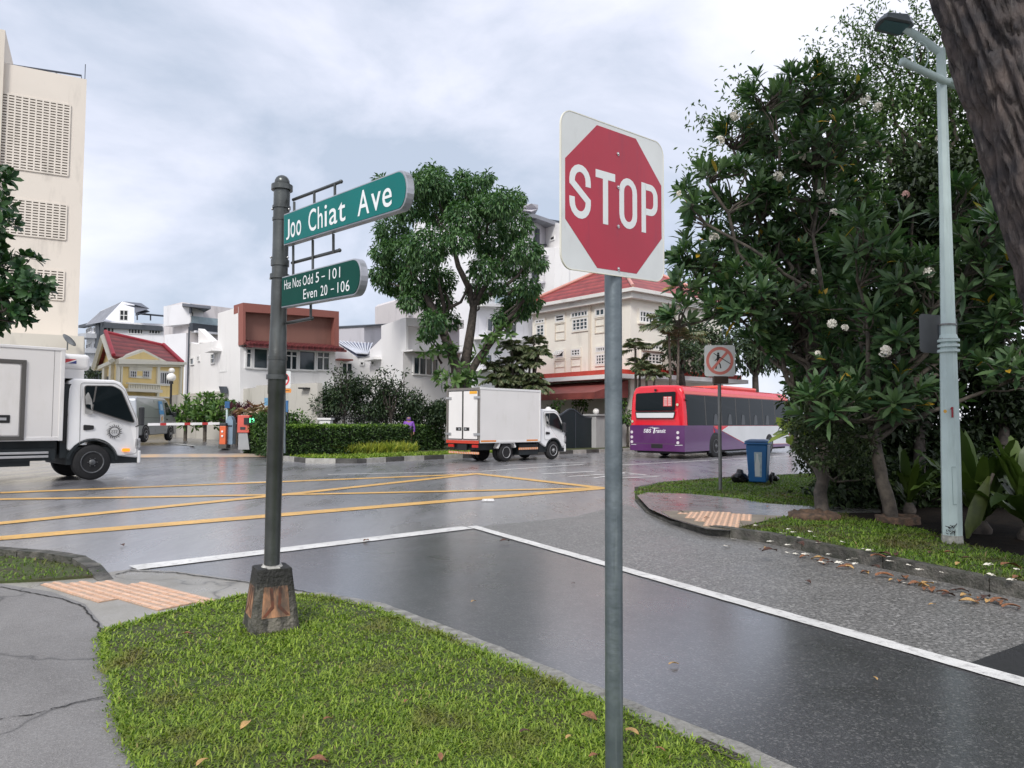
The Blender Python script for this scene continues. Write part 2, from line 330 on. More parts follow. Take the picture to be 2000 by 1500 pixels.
M_road = asphalt('asphalt_main', (.14, .14, .147), (.33, .327, .343), gs=170, r0=.15, r1=.6, bump=.4, wet=1.3, wstretch=(1, .3, 1), gstr=.4)
M_near = asphalt('asphalt_near_lane', (.030, .030, .032), (.10, .10, .106), gs=230, r0=.24, r1=.5, bump=.45, wet=1.1, gstr=.6, speck=.25, coat=1, cr_=.22, cior=2.0)
M_coarse = asphalt('asphalt_coarse', (.02, .02, .02), (.30, .29, .275), gs=120, r0=.35, r1=.6, bump=1.5, wet=1.1, gstr=.85, speck=.6, coat=.35, cr_=.36)
M_patch = asphalt('asphalt_patch', (.012, .012, .013), (.035, .035, .037), gs=260, r0=.35, r1=.6, bump=.5, coat=.2, cr_=.3)
M_path = asphalt('path_asphalt', (.10, .095, .09), (.29, .277, .268), gs=300, r0=.4, r1=.62, bump=.7, gstr=.55, speck=.25, crack=True, coat=0)
M_conc = asphalt('concrete_apron', (.15, .14, .115), (.42, .40, .36), gs=230, r0=.25, r1=.6, bump=.35, gstr=.35, speck=.2, wet=2.5, crack=True, coat=.1)
M_kerbw = mat('kerb_white', (.42, .41, .38), .6, var=.3, vs=5, stain=(.2, .19, .17), bump=.2)
M_kerbb = mat('kerb_black', (.085, .083, .078), .6, var=.5, vs=3)
M_stone = mat('kerb_stone', (.15, .14, .12), .6, var=.7, vs=6, bump=.9, bs=45, stain=(.03, .034, .022), sscale=(3, 3, 3), sr=(.42, .62), detail=8)
M_drain = mat('drain_edge', (.36, .35, .32), .55, var=.45, vs=9, bump=.5, bs=70, stain=(.10, .095, .075), sscale=(4, 4, 4), sr=(.48, .66), detail=8)
M_soil = mat('soil', (.05, .042, .028), .8, col2=(.025, .03, .014), vs=9, bump=.6)
M_turf = mat('turf_base', (.06, .085, .02), .8, col2=(.05, .045, .018), vs=7, bump=.7, bs=90)
def paint(name, c, worn):
    return mat(name, c, .42, var=.22, vs=2.2, bump=.4, bs=90, stain=worn, sscale=(5, 5, 5), detail=9, sr=(.52, .64))
M_white = paint('road_paint_white', (.80, .79, .76), (.42, .41, .40)); M_yel = paint('road_paint_yellow', (.80, .47, .13), (.45, .30, .14))
M_tact = mat('tactile_orange', (.62, .38, .24), .5, col2=(.48, .31, .21), vs=5, stain=(.36, .30, .24), sr=(.48, .66), sscale=(3, 3, 3))

D48 = V((.695, .72, 0)); N48 = V((.72, -.695, 0))      # direction of the main road, and its normal to the camera side
# ------------------------------------------------------------------ ground and roads
g = MB(); g.sheet([(-900, -400), (1400, -400), (1400, 1400), (-900, 1400)], -.09)
struct('ground', g, mat('ground_soil', (.10, .11, .07), .9, vs=.2, var=.3))
g = MB()
A = V((-5.5, 26.6, 0)); kerbA = A
q = [A-D48*90+N48*40, A+D48*160+N48*40, A+D48*160, A-D48*90]
q = [A-D48*90, A-D48*28, V((-22.6, 30, 0)), V((-10.3, 31.6, 0)), A-D48*1, A+D48*160, A+D48*160+N48*26, V((60, -20, 0)), V((-70, -40, 0))]
g.sheet([(p.x, p.y) for p in q], 0.0)
# entry apron of the car park joins the road
struct('road', g, M_road)
LA, LB = G(925, 1030), G(2000, 1336)
ld = (LB-LA).normalized(); lend = LB+ld*9
# near lane of the side road
g = MB()
near_edge = [G(*p) for p in ((600, 1165), (720, 1187), (870, 1240), (1010, 1297), (1190, 1375), (1330, 1437), (1480, 1497), (1650, 1570))] + [V((2.6, .95, 0)), V((4.2, -1.6, 0)), V((6, -5, 0))]
g.sheet([(p.x, p.y) for p in [G(270, 1112)]+[G(340, 1122), G(470, 1140), G(580, 1158)]+near_edge+[LB+ld*12, LB, LA]], .004)
struct('side_road_near_lane', g, M_near)
right_kerb = [G(*p) for p in ((1240, 978), (1262, 1003), (1310, 1024), (1390, 1046), (1500, 1062), (1640, 1093), (1800, 1128), (2000, 1172))]
kd = (right_kerb[-1]-right_kerb[-3]).normalized(); right_kerb += [right_kerb[-1]+kd*2.5, right_kerb[-1]+kd*6, right_kerb[-1]+kd*14]
g = MB(); pl = [LA, LB, LB+ld*12]+right_kerb[::-1][:-1]+[G(1225, 985), G(1120, 1010)]
g.sheet([(p.x, p.y) for p in pl], .004); struct('side_road_far_lane', g, M_coarse)
g = MB(); g.sheet([(p.x, p.y) for p in (G(1880, 1302), G(2000, 1336), LB+ld*5, G(2400, 1200), G(2120, 1215))], .008); struct('road_patch', g, M_patch)
# ------------------------------------------------------------------ markings
def line(name, pts, wd, m, z, extra=None):
    b = MB(); ps = [(p.x, p.y) for p in pts]
    P2 = [V(p) for p in ps]; n = len(P2)
    # subdivide for a slightly ragged edge
    for i in range(n-1):
        t = (P2[i+1]-P2[i]); ln = t.length; t.normalize(); nn = V((-t.y, t.x)); k = max(2, int(ln/.12)); prev = None
        for j in range(k+1):
            c = P2[i]+t*ln*j/k; a = c+nn*(wd/2+random.uniform(-.004, .004)); bb = c-nn*(wd/2+random.uniform(-.004, .004))
            if prev: b.add([(prev[0].x, prev[0].y, z), (prev[1].x, prev[1].y, z), (bb.x, bb.y, z), (a.x, a.y, z)], [(0, 1, 2, 3)])
            prev = (a, bb)
    return struct(name, b, m, fixn=False)
line('stop_line', [G(260, 1111), G(913, 1031.5)], .27, M_white, .012)
line('centre_line', [LA-ld*.05, lend], .15, M_white, .0125)
line('box_line', [G(-900, 1130), G(0, 1052), G(1180, 953.5)], .38, M_yel, .008)
line('box_line', [G(-700, 997), G(0, 963), G(935, 926)], .33, M_yel, .0085)
line('box_line', [G(925, 925), G(1190, 955)], .33, M_yel, .009)
line('box_line', [G(-500, 1078), G(0, 1023), G(600, 962), G(925, 926.5)], .30, M_yel, .0095)
line('box_line', [G(-400, 986), G(0, 976), G(600, 966), G(1160, 954)], .28, M_yel, .010)
line('lane_line', [G(640, 927), G(940, 921), G(1140, 907)], .12, M_white, .006)
line('lane_line', [G(1215, 908.5), G(1560, 889.5), G(1760, 879)], .13, M_white, .006)
line('lane_line', [G(985, 909), G(1145, 903)], .10, M_white, .006)
line('lane_line', [G(350, 946), G(520, 941)], .1, M_white, .006)
# road arrow and letters beyond the box
for a, b_, w_ in (((1060, 926), (1160, 921), .35), (((1110), 931), (1225, 924), .3), ((1160, 934), (1215, 926), .22), ((1195, 921), (1262, 928), .25), ((1215, 934), (1285, 931), .3), ((1230, 927), (1290, 930), .18)):
    line('road_arrow', [G(*a), G(*b_)], w_*.45, M_white, .0065)
# ------------------------------------------------------------------ near verge, path, apron
def off(poly, d):
    r = []
    for i, p in enumerate(poly):
        t = (poly[min(i+1, len(poly)-1)]-poly[max(i-1, 0)]).normalized(); r.append(V((p.x+t.y*d, p.y-t.x*d, 0)))
    return r
vg_r = [G(*p) for p in ((470, 1176), (600, 1173), (720, 1197), (860, 1252), (1000, 1314), (1180, 1394), (1400, 1488), (1600, 1585))]+[V((2.4, .75, 0)), V((4, -1.8, 0))]
vg_l = [V((1.2, -1.8, 0)), V((-.35, 1.2, 0))]+[G(*p) for p in ((282, 1530), (245, 1450), (222, 1350), (204, 1290), (203, 1247), (330, 1208))]
near_poly = [(p.x, p.y) for p in vg_r+vg_l]
def slab(name, poly, z0, z1, m, jag=0):
    b = MB(); n = len(poly); b.sheet(poly, z1)
    b.add([(p[0], p[1], z) for z in (z0, z1) for p in poly], [(i, (i+1) % n, n+(i+1) % n, n+i) for i in range(n)])
    return struct(name, b, m)
slab('verge_soil', near_poly, -.02, .045, M_turf)
path_poly = [(p.x, p.y) for p in [G(-10, 1146), G(100, 1164), G(165, 1188), G(196, 1226), G(205, 1246), G(208, 1290), G(226, 1350), G(249, 1450), G(290, 1530), V((-.3, 1.2, 0)), V((1.25, -1.8, 0)), V((-11, -3, 0)), V((-10.8, 1)), ]]
slab('footpath', path_poly, -.02, .035, M_path)
g = MB(); g.sheet([(p.x, p.y) for p in [G(-10, 1141), G(100, 1140), G(205, 1124), G(256, 1117), G(340, 1121), G(470, 1139), G(590, 1160), G(640, 1175), G(600, 1178), G(470, 1186), G(330, 1218), G(203, 1252), G(192, 1226), G(160, 1190), G(95, 1166), G(-10, 1150)]], .026); struct('concrete_apron', g, M_conc)
# tactile tiles
def tactile(name, poly, e1, z, m, studs=False, ts=.3):
    e1 = V(e1).normalized(); e2 = V((-e1.y, e1.x)); b = MB(); P0 = V(poly[0]); 
    for i in range(-14, 15):
        for j in range(-14, 15):
            c = P0+e1*(i+.5)*ts*.5+e2*(j+.5)*ts*.5
            if not inpoly(np.array([c.x]), np.array([c.y]), poly)[0]: continue
            fn = lambda u, v, d: V((c.x, c.y, z+d))+V((e1.x, e1.y, 0))*u+V((e2.x, e2.y, 0))*v
            h = ts*.25-.003
            b.prism([(-h, -h), (h, -h), (h, h), (-h, h)], fn, 0, .006, 0)
            for k in (-.5, .5):
                if studs:
                    for l_ in (-.5, .5): b.prism([(k*.075-.014, l_*.075-.014), (k*.075+.014, l_*.075-.014), (k*.075+.014, l_*.075+.014), (k*.075-.014, l_*.075+.014)], fn, .006, .011, 1)
                else: b.prism([(-h, k*.075-.012), (h, k*.075-.012), (h, k*.075+.012), (-h, k*.075+.012)], fn, .006, .011, 1)
    return struct(name, b, [m, mat('tactile_rib', (.74, .50, .36), .5, var=.2, vs=7)])
tactile('tactile_paving', [(G(*p, .03).x, G(*p, .03).y) for p in ((78, 1142), (215, 1136), (300, 1143), (435, 1176), (285, 1190), (150, 1160))], (.81, -.59), .027, M_tact)
# near left grass patch with raised kerb
lk = [G(*p) for p in ((-420, 1062), (-150, 1080), (0, 1090), (90, 1097), (165, 1108), (200, 1122), (222, 1137))]
lp = [(p.x, p.y) for p in lk[:-1]+[G(185, 1134), G(80, 1142), G(-10, 1146), V((-10.5, 1.2)), V((-11.8, 2.4))]]
slab('verge_soil_left', lp, -.02, .05, M_turf)
def kerb(name, pts, w_, hs, m, step=.9, mats=None, gap=.012):
    b = MB(); n = len(pts); acc = 0; idx = 0
    # resample
    cum = [0]
    for i in range(n-1): cum.append(cum[-1]+(pts[i+1]-pts[i]).length)
    def at(s):
        for i in range(n-1):
            if s <= cum[i+1] or i == n-2:
                t = (s-cum[i])/max(1e-6, cum[i+1]-cum[i]); return pts[i].lerp(pts[i+1], t), (pts[i+1]-pts[i]).normalized(), hs[i]+(hs[i+1]-hs[i])*min(1, t) if hasattr(hs, '__len__') else hs
    s = 0
    while s < cum[-1]-.02:
        e_ = min(s+step, cum[-1]); k = 4
        for j in range(k):
            a, t, h0 = at(s+(e_-s-gap)*j/k); c, t2, h1 = at(s+(e_-s-gap)*(j+1)/k); na = V((t.y, -t.x, 0)); nc = V((t2.y, -t2.x, 0))
            jj = random.uniform(-.003, .003)
            b.hexa([V((a.x, a.y, -.03)), V((c.x, c.y, -.03)), V((c.x, c.y, -.03))-nc*w_, V((a.x, a.y, -.03))-na*w_, V((a.x, a.y, h0+jj)), V((c.x, c.y, h1+jj)), V((c.x, c.y, h1+jj))-nc*w_, V((a.x, a.y, h0+jj))-na*w_], idx % 2 if mats else 0)
        s = e_; idx += 1
    return struct(name, b, mats or m)
kerb('kerb', lk[::-1], .13, [.03, .08, .12, .12, .12, .12, .12], M_stone)
kerb('kerb', right_kerb[::-1], -.13, [.125]*8+[.05, .035, .03], M_stone, step=1.1)
# drain edge along the near verge: ragged concrete lip
b = MB(); pts = vg_r[1:-1]; P_ = []
for i in range(len(pts)-1):
    k = max(2, int((pts[i+1]-pts[i]).length/.06))
    for j in range(k): P_.append(pts[i].lerp(pts[i+1], j/k))
o1 = off(P_, -.155); pr = None
for i, (a, c) in enumerate(zip(P_, o1)):
    jx = (c-a).normalized()*(.02*noise.noise(V((i*.35, 0, 0)))+.01*noise.noise(V((i*1.9, 3, 0)))); c = c+jx
    cur = [V((a.x, a.y, -.02)), V((a.x, a.y, .05)), V((c.x, c.y, .042)), V((c.x, c.y, -.02))]
    if pr: b.add(pr+cur, [(1, 2, 6, 5), (2, 3, 7, 6), (0, 1, 5, 4)], 0, False)
    pr = cur
struct('drain_edge', b, M_drain)
o2 = off(P_, -.172); b = MB(); pr = None; M_gut = mat('dark_gap', (.018, .017, .015), .8)
for i, c in enumerate(o2):
    wv = .010+.022*abs(noise.noise(V((i*.23, 7, 0))))+.012*abs(noise.noise(V((i*1.3, 9, 0)))); d = (V((o1[i].x, o1[i].y, 0))-V((P_[i].x, P_[i].y, 0))).normalized()
    cur = [V((o1[i].x, o1[i].y, .012))-d*.03, V((c.x, c.y, .012))+d*wv]
    if pr: b.add(pr+cur, [(0, 1, 3, 2)])
    pr = cur
struct('dark_gap', b, M_gut, fixn=False)  # ragged dark strip along the gap between drain edge and road
for pts_, w_ in (([G(226, 1128), G(255, 1121), G(300, 1123), G(345, 1125), G(420, 1136), G(475, 1143), G(560, 1156), G(640, 1172)], .018), ([G(246, 1120), G(268, 1116)], .01), ([G(-80, 1412, .035), G(60, 1398, .035), G(150, 1372, .035), G(248, 1352, .035)], .006), ([G(0, 1147, .035), G(60, 1158, .035), G(120, 1170, .035), G(165, 1186, .035), G(188, 1215, .035), G(200, 1244, .035)], .014)):
    P3 = []
    for a_, b_ in zip(pts_[:-1], pts_[1:]):
        for k in range(8): q_ = a_.lerp(b_, k/8); P3.append(q_+V((random.gauss(0, .006), random.gauss(0, .006), 0)))
    line('crack', P3+[pts_[-1]], w_, M_gut, max(.032, pts_[0].z+.004))
# drain grating near the end of the lip
gr = MB(); p0, p1 = G(1360, 1445, .05), G(1450, 1486, .05); t = (p1-p0).normalized(); nn = V((-t.y, t.x, 0)); ln = (p1-p0).length
for k in range(12):
    c = p0+t*ln*(k+.5)/12; gr.tube([c-nn*.022+V((0, 0, .006)), c+nn*.022+V((0, 0, .006))], .0035, 5)
for s in (-1, 1): gr.tube([p0+nn*s*.024+V((0, 0, .006)), p1+nn*s*.024+V((0, 0, .006))], .0045, 5)
tag(gr.build('drain_grating', mat('rusty_iron', (.09, .08, .07), .6, .5)), 'small rusty iron grating along the edge of the near grass, bottom of the picture', 'grating')
# ------------------------------------------------------------------ right verge
tip = [G(*p) for p in ((1240, 974), (1250, 962), (1300, 951), (1420, 941), (1560, 934))]
far_edge = tip[-1]+V((.78, .63, 0))*90
vr = [(p.x, p.y) for p in tip+[far_edge, far_edge+V((60, -60, 0)), V((40, -10, 0))]]+[(p.x, p.y) for p in off(right_kerb, -.12)[::-1]]
slab('verge_right_soil', vr, -.02, .10, M_turf)
kerb('kerb', [tip[1], tip[2], tip[3], tip[4], tip[4]+V((.78, .63, 0))*30], .12, .11, M_stone)
foot = [G(*p, .1) for p in ((1244, 968), (1262, 962), (1350, 965), (1440, 974), (1500, 984), (1600, 990), (1720, 992), (1720, 1002), (1600, 1003), (1530, 1010), (1470, 1024), (1425, 1037), (1380, 1034), (1312, 1014), (1268, 994))]
foot_poly = [(p.x, p.y) for p in foot]; g = MB(); g.sheet(foot_poly, .106)
M_foot = asphalt('wet_footway', (.10, .095, .09), (.24, .23, .22), gs=330, r0=.15, r1=.5, bump=.2, gstr=.3, wet=2.2)
struct('footway', g, M_foot)
g = MB(); g.sheet([(p.x, p.y) for p in [G(*p, .1) for p in ((1290, 999), (1360, 998), (1470, 1006), (1530, 1009), (1425, 1036), (1380, 1033), (1312, 1013))]], .110); struct('concrete_ramp', g, mat('wet_ramp', (.24, .20, .14), .5, col2=(.15, .12, .085), vs=3, bump=.3))
tactile('tactile_paving_right', [(G(*p, .1).x, G(*p, .1).y) for p in ((1325, 1003), (1375, 1000), (1420, 1003), (1475, 1009), (1430, 1032), (1385, 1029))], (.9, -.3), .111, M_tact, True)
# ------------------------------------------------------------------ far side: planted island, car-park entry
cor = [G(*p) for p in ((548, 881), (550, 893), (562, 899), (607, 904), (700, 904.5))]
far_k = cor+[kerbA+D48*(2+2.0*i) for i in range(0, 40)]
far_k = [V((p.x, p.y, 0)) for p in far_k]
kerb('kerb_striped', far_k, -.16, .16, None, step=1.0, mats=[M_kerbb, M_kerbw])
isl = [(p.x, p.y) for p in far_k]+[((far_k[-1]-N48*60).x, (far_k[-1]-N48*60).y), (-24, 75), (-18, 48), (-12.4, 38.0)]
slab('island_soil', isl, -.05, .12, M_turf)
# driveway sheet rising gently to the car park
g = MB()
dl = [V((-22.5, 25.2, .004)), V((-20.6, 28.2, .05)), V((-20.6, 30.4, .39)), V((-26, 46, .46)), V((-34, 60, .46))]
dr = [V((-9.1, 29.6, .004)), V((-10.0, 30.2, .05)), V((-11.0, 32.2, .38)), V((-15.5, 46, .46)), V((-20, 60, .46))]
g.add(dl+dr, [(i, i+1, 5+i+1, 5+i) for i in range(4)]); struct('driveway', g, asphalt('driveway_asphalt', (.10, .10, .11), (.17, .17, .18), r0=.3, r1=.6))
g = MB(); g.add([V((-20.9, 27.2, .03)), V((-9.7, 29.7, .03)), V((-9.8, 30.1, .12)), V((-20.8, 27.7, .12)), V((-9.85, 30.5, .14)), V((-20.8, 28.3, .09))], [(0, 1, 2, 3), (3, 2, 4, 5)]); struct('speed_hump', g, mat('hump_orange', (.50, .34, .2), .6, col2=(.3, .29, .28), vs=1.2))
line('lane_line', [V((-15.2, 33.6, 0)), V((-13.4, 31.4, 0))], .14, M_white, .41)
# left far verge beyond the entry, and pavement in front of the tower
g2 = [(p.x, p.y) for p in (dl[1]+V((-.2, .2, 0)), V((-45, 3.5, 0)), V((-60, 20, 0)), V((-60, 90, 0)), V((-34.5, 60, 0)), V((-26.3, 46, 0)), V((-20.8, 34, 0)))]
slab('pavement_far', g2, -.05, .40, mat('paving_far', (.32, .31, .29), .6, var=.3, vs=.8))
g3 = [(p.x, p.y) for p in (V((-11.4, 35, 0)), V((-11.0, 32.4, 0)), V((-9.2, 30.9, 0)), V((-8, 40, 0)), V((-19.8, 60, 0)), V((-15.3, 46, 0)))]
slab('island_bank', g3, -.05, .44, M_turf)
kerb('kerb', [V((-20.1, 60, 0)), V((-15.6, 46, 0)), V((-11.6, 35.2, 0)), V((-11.1, 32.3, 0))], .14, [.58, .58, .54, .5], M_drain, step=1)

# ------------------------------------------------------------------ grass cover
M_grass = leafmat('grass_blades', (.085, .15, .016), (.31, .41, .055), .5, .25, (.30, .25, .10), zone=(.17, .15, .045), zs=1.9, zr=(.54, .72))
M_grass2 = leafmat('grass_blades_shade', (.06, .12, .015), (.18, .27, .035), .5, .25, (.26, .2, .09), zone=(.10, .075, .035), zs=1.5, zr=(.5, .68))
post_base = G(527, 1213, .045)
grass('grass', near_poly, .04, 215000, .035, .0066, M_grass, 'dense bright green lawn grass in the foreground around the concrete post base', near=3.2, falloff=1.6, ragged=800)
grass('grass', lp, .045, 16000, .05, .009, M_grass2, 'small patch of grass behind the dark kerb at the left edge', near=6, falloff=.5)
rp_ = [(p.x, p.y) for p in tip+[tip[-1]+V((6, 4.8, 0)), V((14, 20, 0)), V((13, 6, 0))]]+[(p.x, p.y) for p in off(right_kerb[:-2], -.13)[::-1]]
soil_p = [(p.x, p.y) for p in [G(*q, .1) for q in ((1655, 1010), (1800, 1034), (1885, 1062), (2000, 1088), (2400, 1150), (2500, 960), (1900, 945), (1640, 948), (1630, 985))]]
rampp = [(p.x, p.y) for p in [G(*p, .1) for p in ((1244, 968), (1290, 999), (1312, 1013), (1380, 1033), (1425, 1036), (1530, 1009), (1470, 1006))]]
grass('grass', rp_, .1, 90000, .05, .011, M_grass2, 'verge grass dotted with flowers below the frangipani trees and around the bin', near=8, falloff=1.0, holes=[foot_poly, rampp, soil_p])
g = MB(); g.sheet(soil_p, .104); struct('soil', g, mat('dark_soil', (.016, .012, .009), .95, spec=.1, col2=(.007, .006, .005), vs=6, bump=.8))
ip = [(p.x, p.y) for p in [G(575, 899), G(607, 902), G(700, 902)]+[kerbA+D48*s-N48*.3 for s in (2, 9)]+[kerbA+D48*9-N48*2.2, kerbA+D48*0-N48*2.4, G(575, 885)]]
grass('grass', ip, .12, 14000, .13, .035, M_grass, 'rough grass strip in front of the clipped hedge, behind the striped kerb', near=28)
# ------------------------------------------------------------------ street furniture
M_post = mat('post_grey_paint', (.10, .108, .105), .32, .55, var=.35, vs=6, stain=(.06, .055, .045), sscale=(6, 6, 1.2), bump=.08)
M_alu = mat('sign_aluminium', (.42, .43, .46), .35, .6, var=.2, vs=8)
M_green = mat('sign_green', (.0, .155, .145), .5, spec=.2, var=.10, vs=4); M_green2 = mat('sign_dark_green', (.002, .06, .045), .55, spec=.1, var=.12, vs=4)
M_let = mat('sign_lettering', (.78, .80, .80), .4, var=.04); M_bolt = mat('bolt_steel', (.55, .55, .55), .3, .8)
M_galv = mat('galvanised_steel', (.17, .20, .215), .42, .55, col2=(.115, .14, .155), vs=11, stain=(.28, .31, .32), sscale=(22, 22, .8), detail=7, bump=.12)
def plane4(BL, BR, TL, d_back):
    U = BR-BL; W = TL-BL; n = U.cross(W).normalized()
    if n.dot(CP-BL) < 0: n = -n
    return lambda u, v, d: BL+U*u+W*v+n*d

# --- street name sign
t0, t1 = P(551, 366, 5.14), P(531, 1102, 5.14)
root = thing('street_name_sign', 'tall grey post with two green street name plates on a concrete foot in grass', 'street sign', (t1.x, t1.y, .045))
ax = (t0-t1).normalized()
def on(py): return t1+ax*((t1.z-P(540, py, 5.14).z)*-1)
b = MB(); r = .052
prof = [(1102, .052), (770, .056), (769, .060), (740, .060), (739, .062), (690, .062), (688, .06), (630, .055), (560, .055), (550, .054), (470, .054), (440, .055), (366, .056)]
b.tube([on(p[0]) for p in prof], [p[1] for p in prof], 24)
b.build('pole', M_post, root)
b = MB()
for py, rr, h in ((741, .072, 9), (703, .066, 6), (545, .066, 9), (520, .062, 12), (432, .06, 6), (408, .062, 5), (372, .073, 10)):
    b.mark(); b.tube([on(py), on(py-h)], rr, 24)
b.each('collar', M_post, root, bevel=.003)
b = MB(); c = on(360); b.sphere(c+V((0, 0, .012)), .052, 20); b.tube([on(371), on(362)], .056, 20); b.build('finial', M_post, root)
b = MB()
for py in (410, 504, 545):
    for s in (-1, 1): q = on(py)+V((s*.058, -.02, 0)); b.mark(); b.sphere(q, .009, 8)
b.each('bolt', M_bolt, root)
def nameplate(nm, TLp, BLp, TRp, BRp, Yl, Yr, gm, bulge, lbl):
    BL, TL, TR, BR = P(*BLp, Yl), P(*TLp, Yl), P(*TRp, Yr), P(*BRp, Yr)
    fn = plane4(BL, BR, TL, 0)
    def shape(ins):   # arrow end bulging to the right
        a = ins; pts = [(a*.55, a*2.6), (1-a*.2, a*2.6)]
        for i in range(1, 12):
            q = -PI/2+PI*i/12; pts.append((1-a*.2+(bulge-a*.3)*math.cos(q)*1.0, .5+(.5-a*2.6)*math.sin(q)))
        return pts+[(1-a*.2, 1-a*2.6), (a*.55, 1-a*2.6)]
    pb = MB(); pb.prism(shape(0), fn, -.05, -.002); pl = pb.build(nm, M_alu, root, bevel=.004)
    fb = MB(); fb.prism(shape(.017), fn, -.002, .0015); fb.build('face', gm, pl)
    return fn, pl
fn1, pl1 = nameplate('name_plate', (553.5, 418.5), (553.5, 480), (779, 333), (779, 410.5), 5.035, 3.95, M_green, .055, '')
b = MB()
# letters placed word by word
for wrd, u0, u1, v0, v1, in (('J', .035, .072, .14, .77), ('oo', .082, .192, .165, .64), ('Ch', .265, .40, .165, .83), ('iat', .418, .60, .165, .80), ('A', .70, .79, .165, .83), ('ve', .805, .955, .165, .65)):
    fit_text(b, wrd, (u0, v0, u1, v1), fn1, .003, .006)
b.build('lettering', M_let, pl1, fixn=False)
fn2, pl2 = nameplate('number_plate', (550, 541), (549, 601.5), (689, 506), (689, 577), 5.035, 4.19, M_green2, .085, '')
b = MB()
for wrd, rc in (('Hse', (.055, .56, .16, .86)), ('Nos', (.19, .56, .315, .86)), ('Odd', (.345, .56, .49, .86)), ('5', (.53, .56, .575, .86)), ('-', (.61, .68, .655, .71)), ('101', (.71, .56, .85, .86)),
                ('Even', (.355, .14, .55, .44)), ('20', (.60, .14, .69, .44)), ('-', (.735, .26, .775, .29)), ('106', (.82, .14, .965, .44))):
    fit_text(b, wrd, rc, fn2, .003, .0)
b.build('lettering', M_let, pl2, fixn=False)
b = MB(); bd = V((.03, .026, 0))
def Yat(px, a, bb):  # depth of the bracket along the arm
    return a
def arm(p0, Y0, p1, Y1, rr=.011): 
    b.mark()
    b.tube([P(*p0, Y0)+bd, P(*p1, Y1)+bd], rr, 10); b.sphere(P(*p1, Y1)+bd, rr*1.25, 8)
arm((562, 388), 5.1, (655, 352), 4.62); arm((560, 512), 5.1, (652, 487), 4.62); arm((550, 630), 5.1, (598, 621), 4.85)
for x, y0, y1, Yy in ((603, 374, 412, 4.85), (643, 357, 392, 4.66), (600, 467, 528, 4.85), (640, 455, 492, 4.66), (596, 590, 622, 4.85), (564, 392, 428, 5.04), (562, 478, 536, 5.04)):
    b.mark(); b.tube([P(x, y0, Yy)+bd, P(x, y1, Yy)+bd], .009, 8)
b.each('bracket', M_post, root)
# concrete foot: tapering block with worn painted panels
b0 = G(528, 1207, .045); s0, s1 = .165, .112; h0 = .435; b0 = V((t1.x-.005, 5.13, .045)); rz = Matrix.Rotation(R(30), 4, 'Z'); T = Matrix.Translation((b0.x, b0.y+.03, .02))
def fp(a, bb, z): s = s0+(s1-s0)*z/h0; return T @ rz @ V((a*s, bb*s, z))
b = MB(); k = .86
ring = [(-1, -k), (-k, -1), (k, -1), (1, -k), (1, k), (k, 1), (-k, 1), (-1, k)]
vs = [fp(a, c_, z) for z in (0, h0) for a, c_ in ring]; b.add(vs, [(i, (i+1) % 8, 8+(i+1) % 8, 8+i) for i in range(8)]+[list(range(8, 16))])
M_foot_c = mat('stained_concrete', (.21, .19, .155), .7, col2=(.04, .04, .032), vs=6, detail=9, bump=.9, bs=45, stain=(.018, .018, .016), sscale=(6, 6, 1.2), sr=(.45, .6))
ft = b.build('concrete_foot', M_foot_c, root, bevel=.006)
b = MB(); M_pan = mat('faded_orange_panel', (.50, .25, .13), .7, col2=(.22, .12, .07), vs=9, detail=7, stain=(.05, .045, .04), sscale=(6, 6, 1.2), sr=(.46, .62))
M_pan2 = mat('brown_motif', (.16, .05, .025), .7, col2=(.06, .03, .02), vs=11, detail=7)
def face(sg, ax_):
    def fn(u, v, d):
        z = v*h0; s = s0+(s1-s0)*v; q = (u*s, sg*(s+d)) if ax_ == 'y' else (sg*(s+d), u*s)
        return T @ rz @ V((q[0], q[1], z))
    return fn
for sg, a_ in ((-1, 'y'), (-1, 'x')):
    fn = face(sg, a_)
    b.prism([(-.62, .28), (.62, .28), (.62, .74), (-.62, .74)], fn, .0, .0025, 0)
    for s in (-1, 1): b.prism([(s*.45, .30), (s*.08, .42), (s*.16, .72), (s*.32, .72), (s*.22, .45), (s*.60, .30)], fn, .0025, .004, 1)
b.build('painted_panel', [M_pan, M_pan2], ft)
for m_s in (M_foot_c, M_pan, M_pan2): top_stain(m_s, .22, .33, (.016, .016, .014))
b = MB(); tp = T @ V((0, 0, h0)); b.tube([tp+V((0, 0, -.004)), tp+V((0, 0, .02))], [.075, .058], 16); b.box(-.05, .03, -.11, -.03, .001, .006, M=Matrix.Translation(tp) @ rz); b.build('mortar', mat('mortar', (.55, .54, .5), .8, var=.4, vs=20, bump=.5), ft)

# --- stop sign
YL, YR = 2.78, 3.235
BL, TL, TR, BR = P(1095.6, 523, YL), P(1095.6, 209.8, YL), P(1297, 282.2, YR), P(1297, 551.4, YR)
fs = plane4(BL, BR, TL, 0); W_, H_ = (BR-BL).length, (TL-BL).length
base = P(1198.5, 1000, 3.055); base.z = .045
sroot = thing('stop_sign', 'octagonal red stop sign on a square white plate and a galvanised post, nearest the camera', 'stop sign', base)
b = MB(); b.tube([V((base.x, base.y, z_)) for z_ in (-.1, .8, 1.6, 2.5)], .036, 28); 
b.build('pole', M_galv, sroot)
def rrect(rx, ry, n=8):
    pts = []
    for cx, cy, a0 in ((1-rx, ry, -90), (1-rx, 1-ry, 0), (rx, 1-ry, 90), (rx, ry, 180)):
        for i in range(n+1):
            a = R(a0+90*i/n); pts.append((cx+rx*math.cos(a), cy+ry*math.sin(a)))
    return pts
b = MB(); b.prism(rrect(.09, .10), fs, -.004, .0)
M_wplate = mat('white_plate', (.66, .68, .67), .38, var=.12, vs=3.5, stain=(.45, .46, .44), sscale=(5, 5, 2))
pl = b.build('sign_plate', M_wplate, sroot)
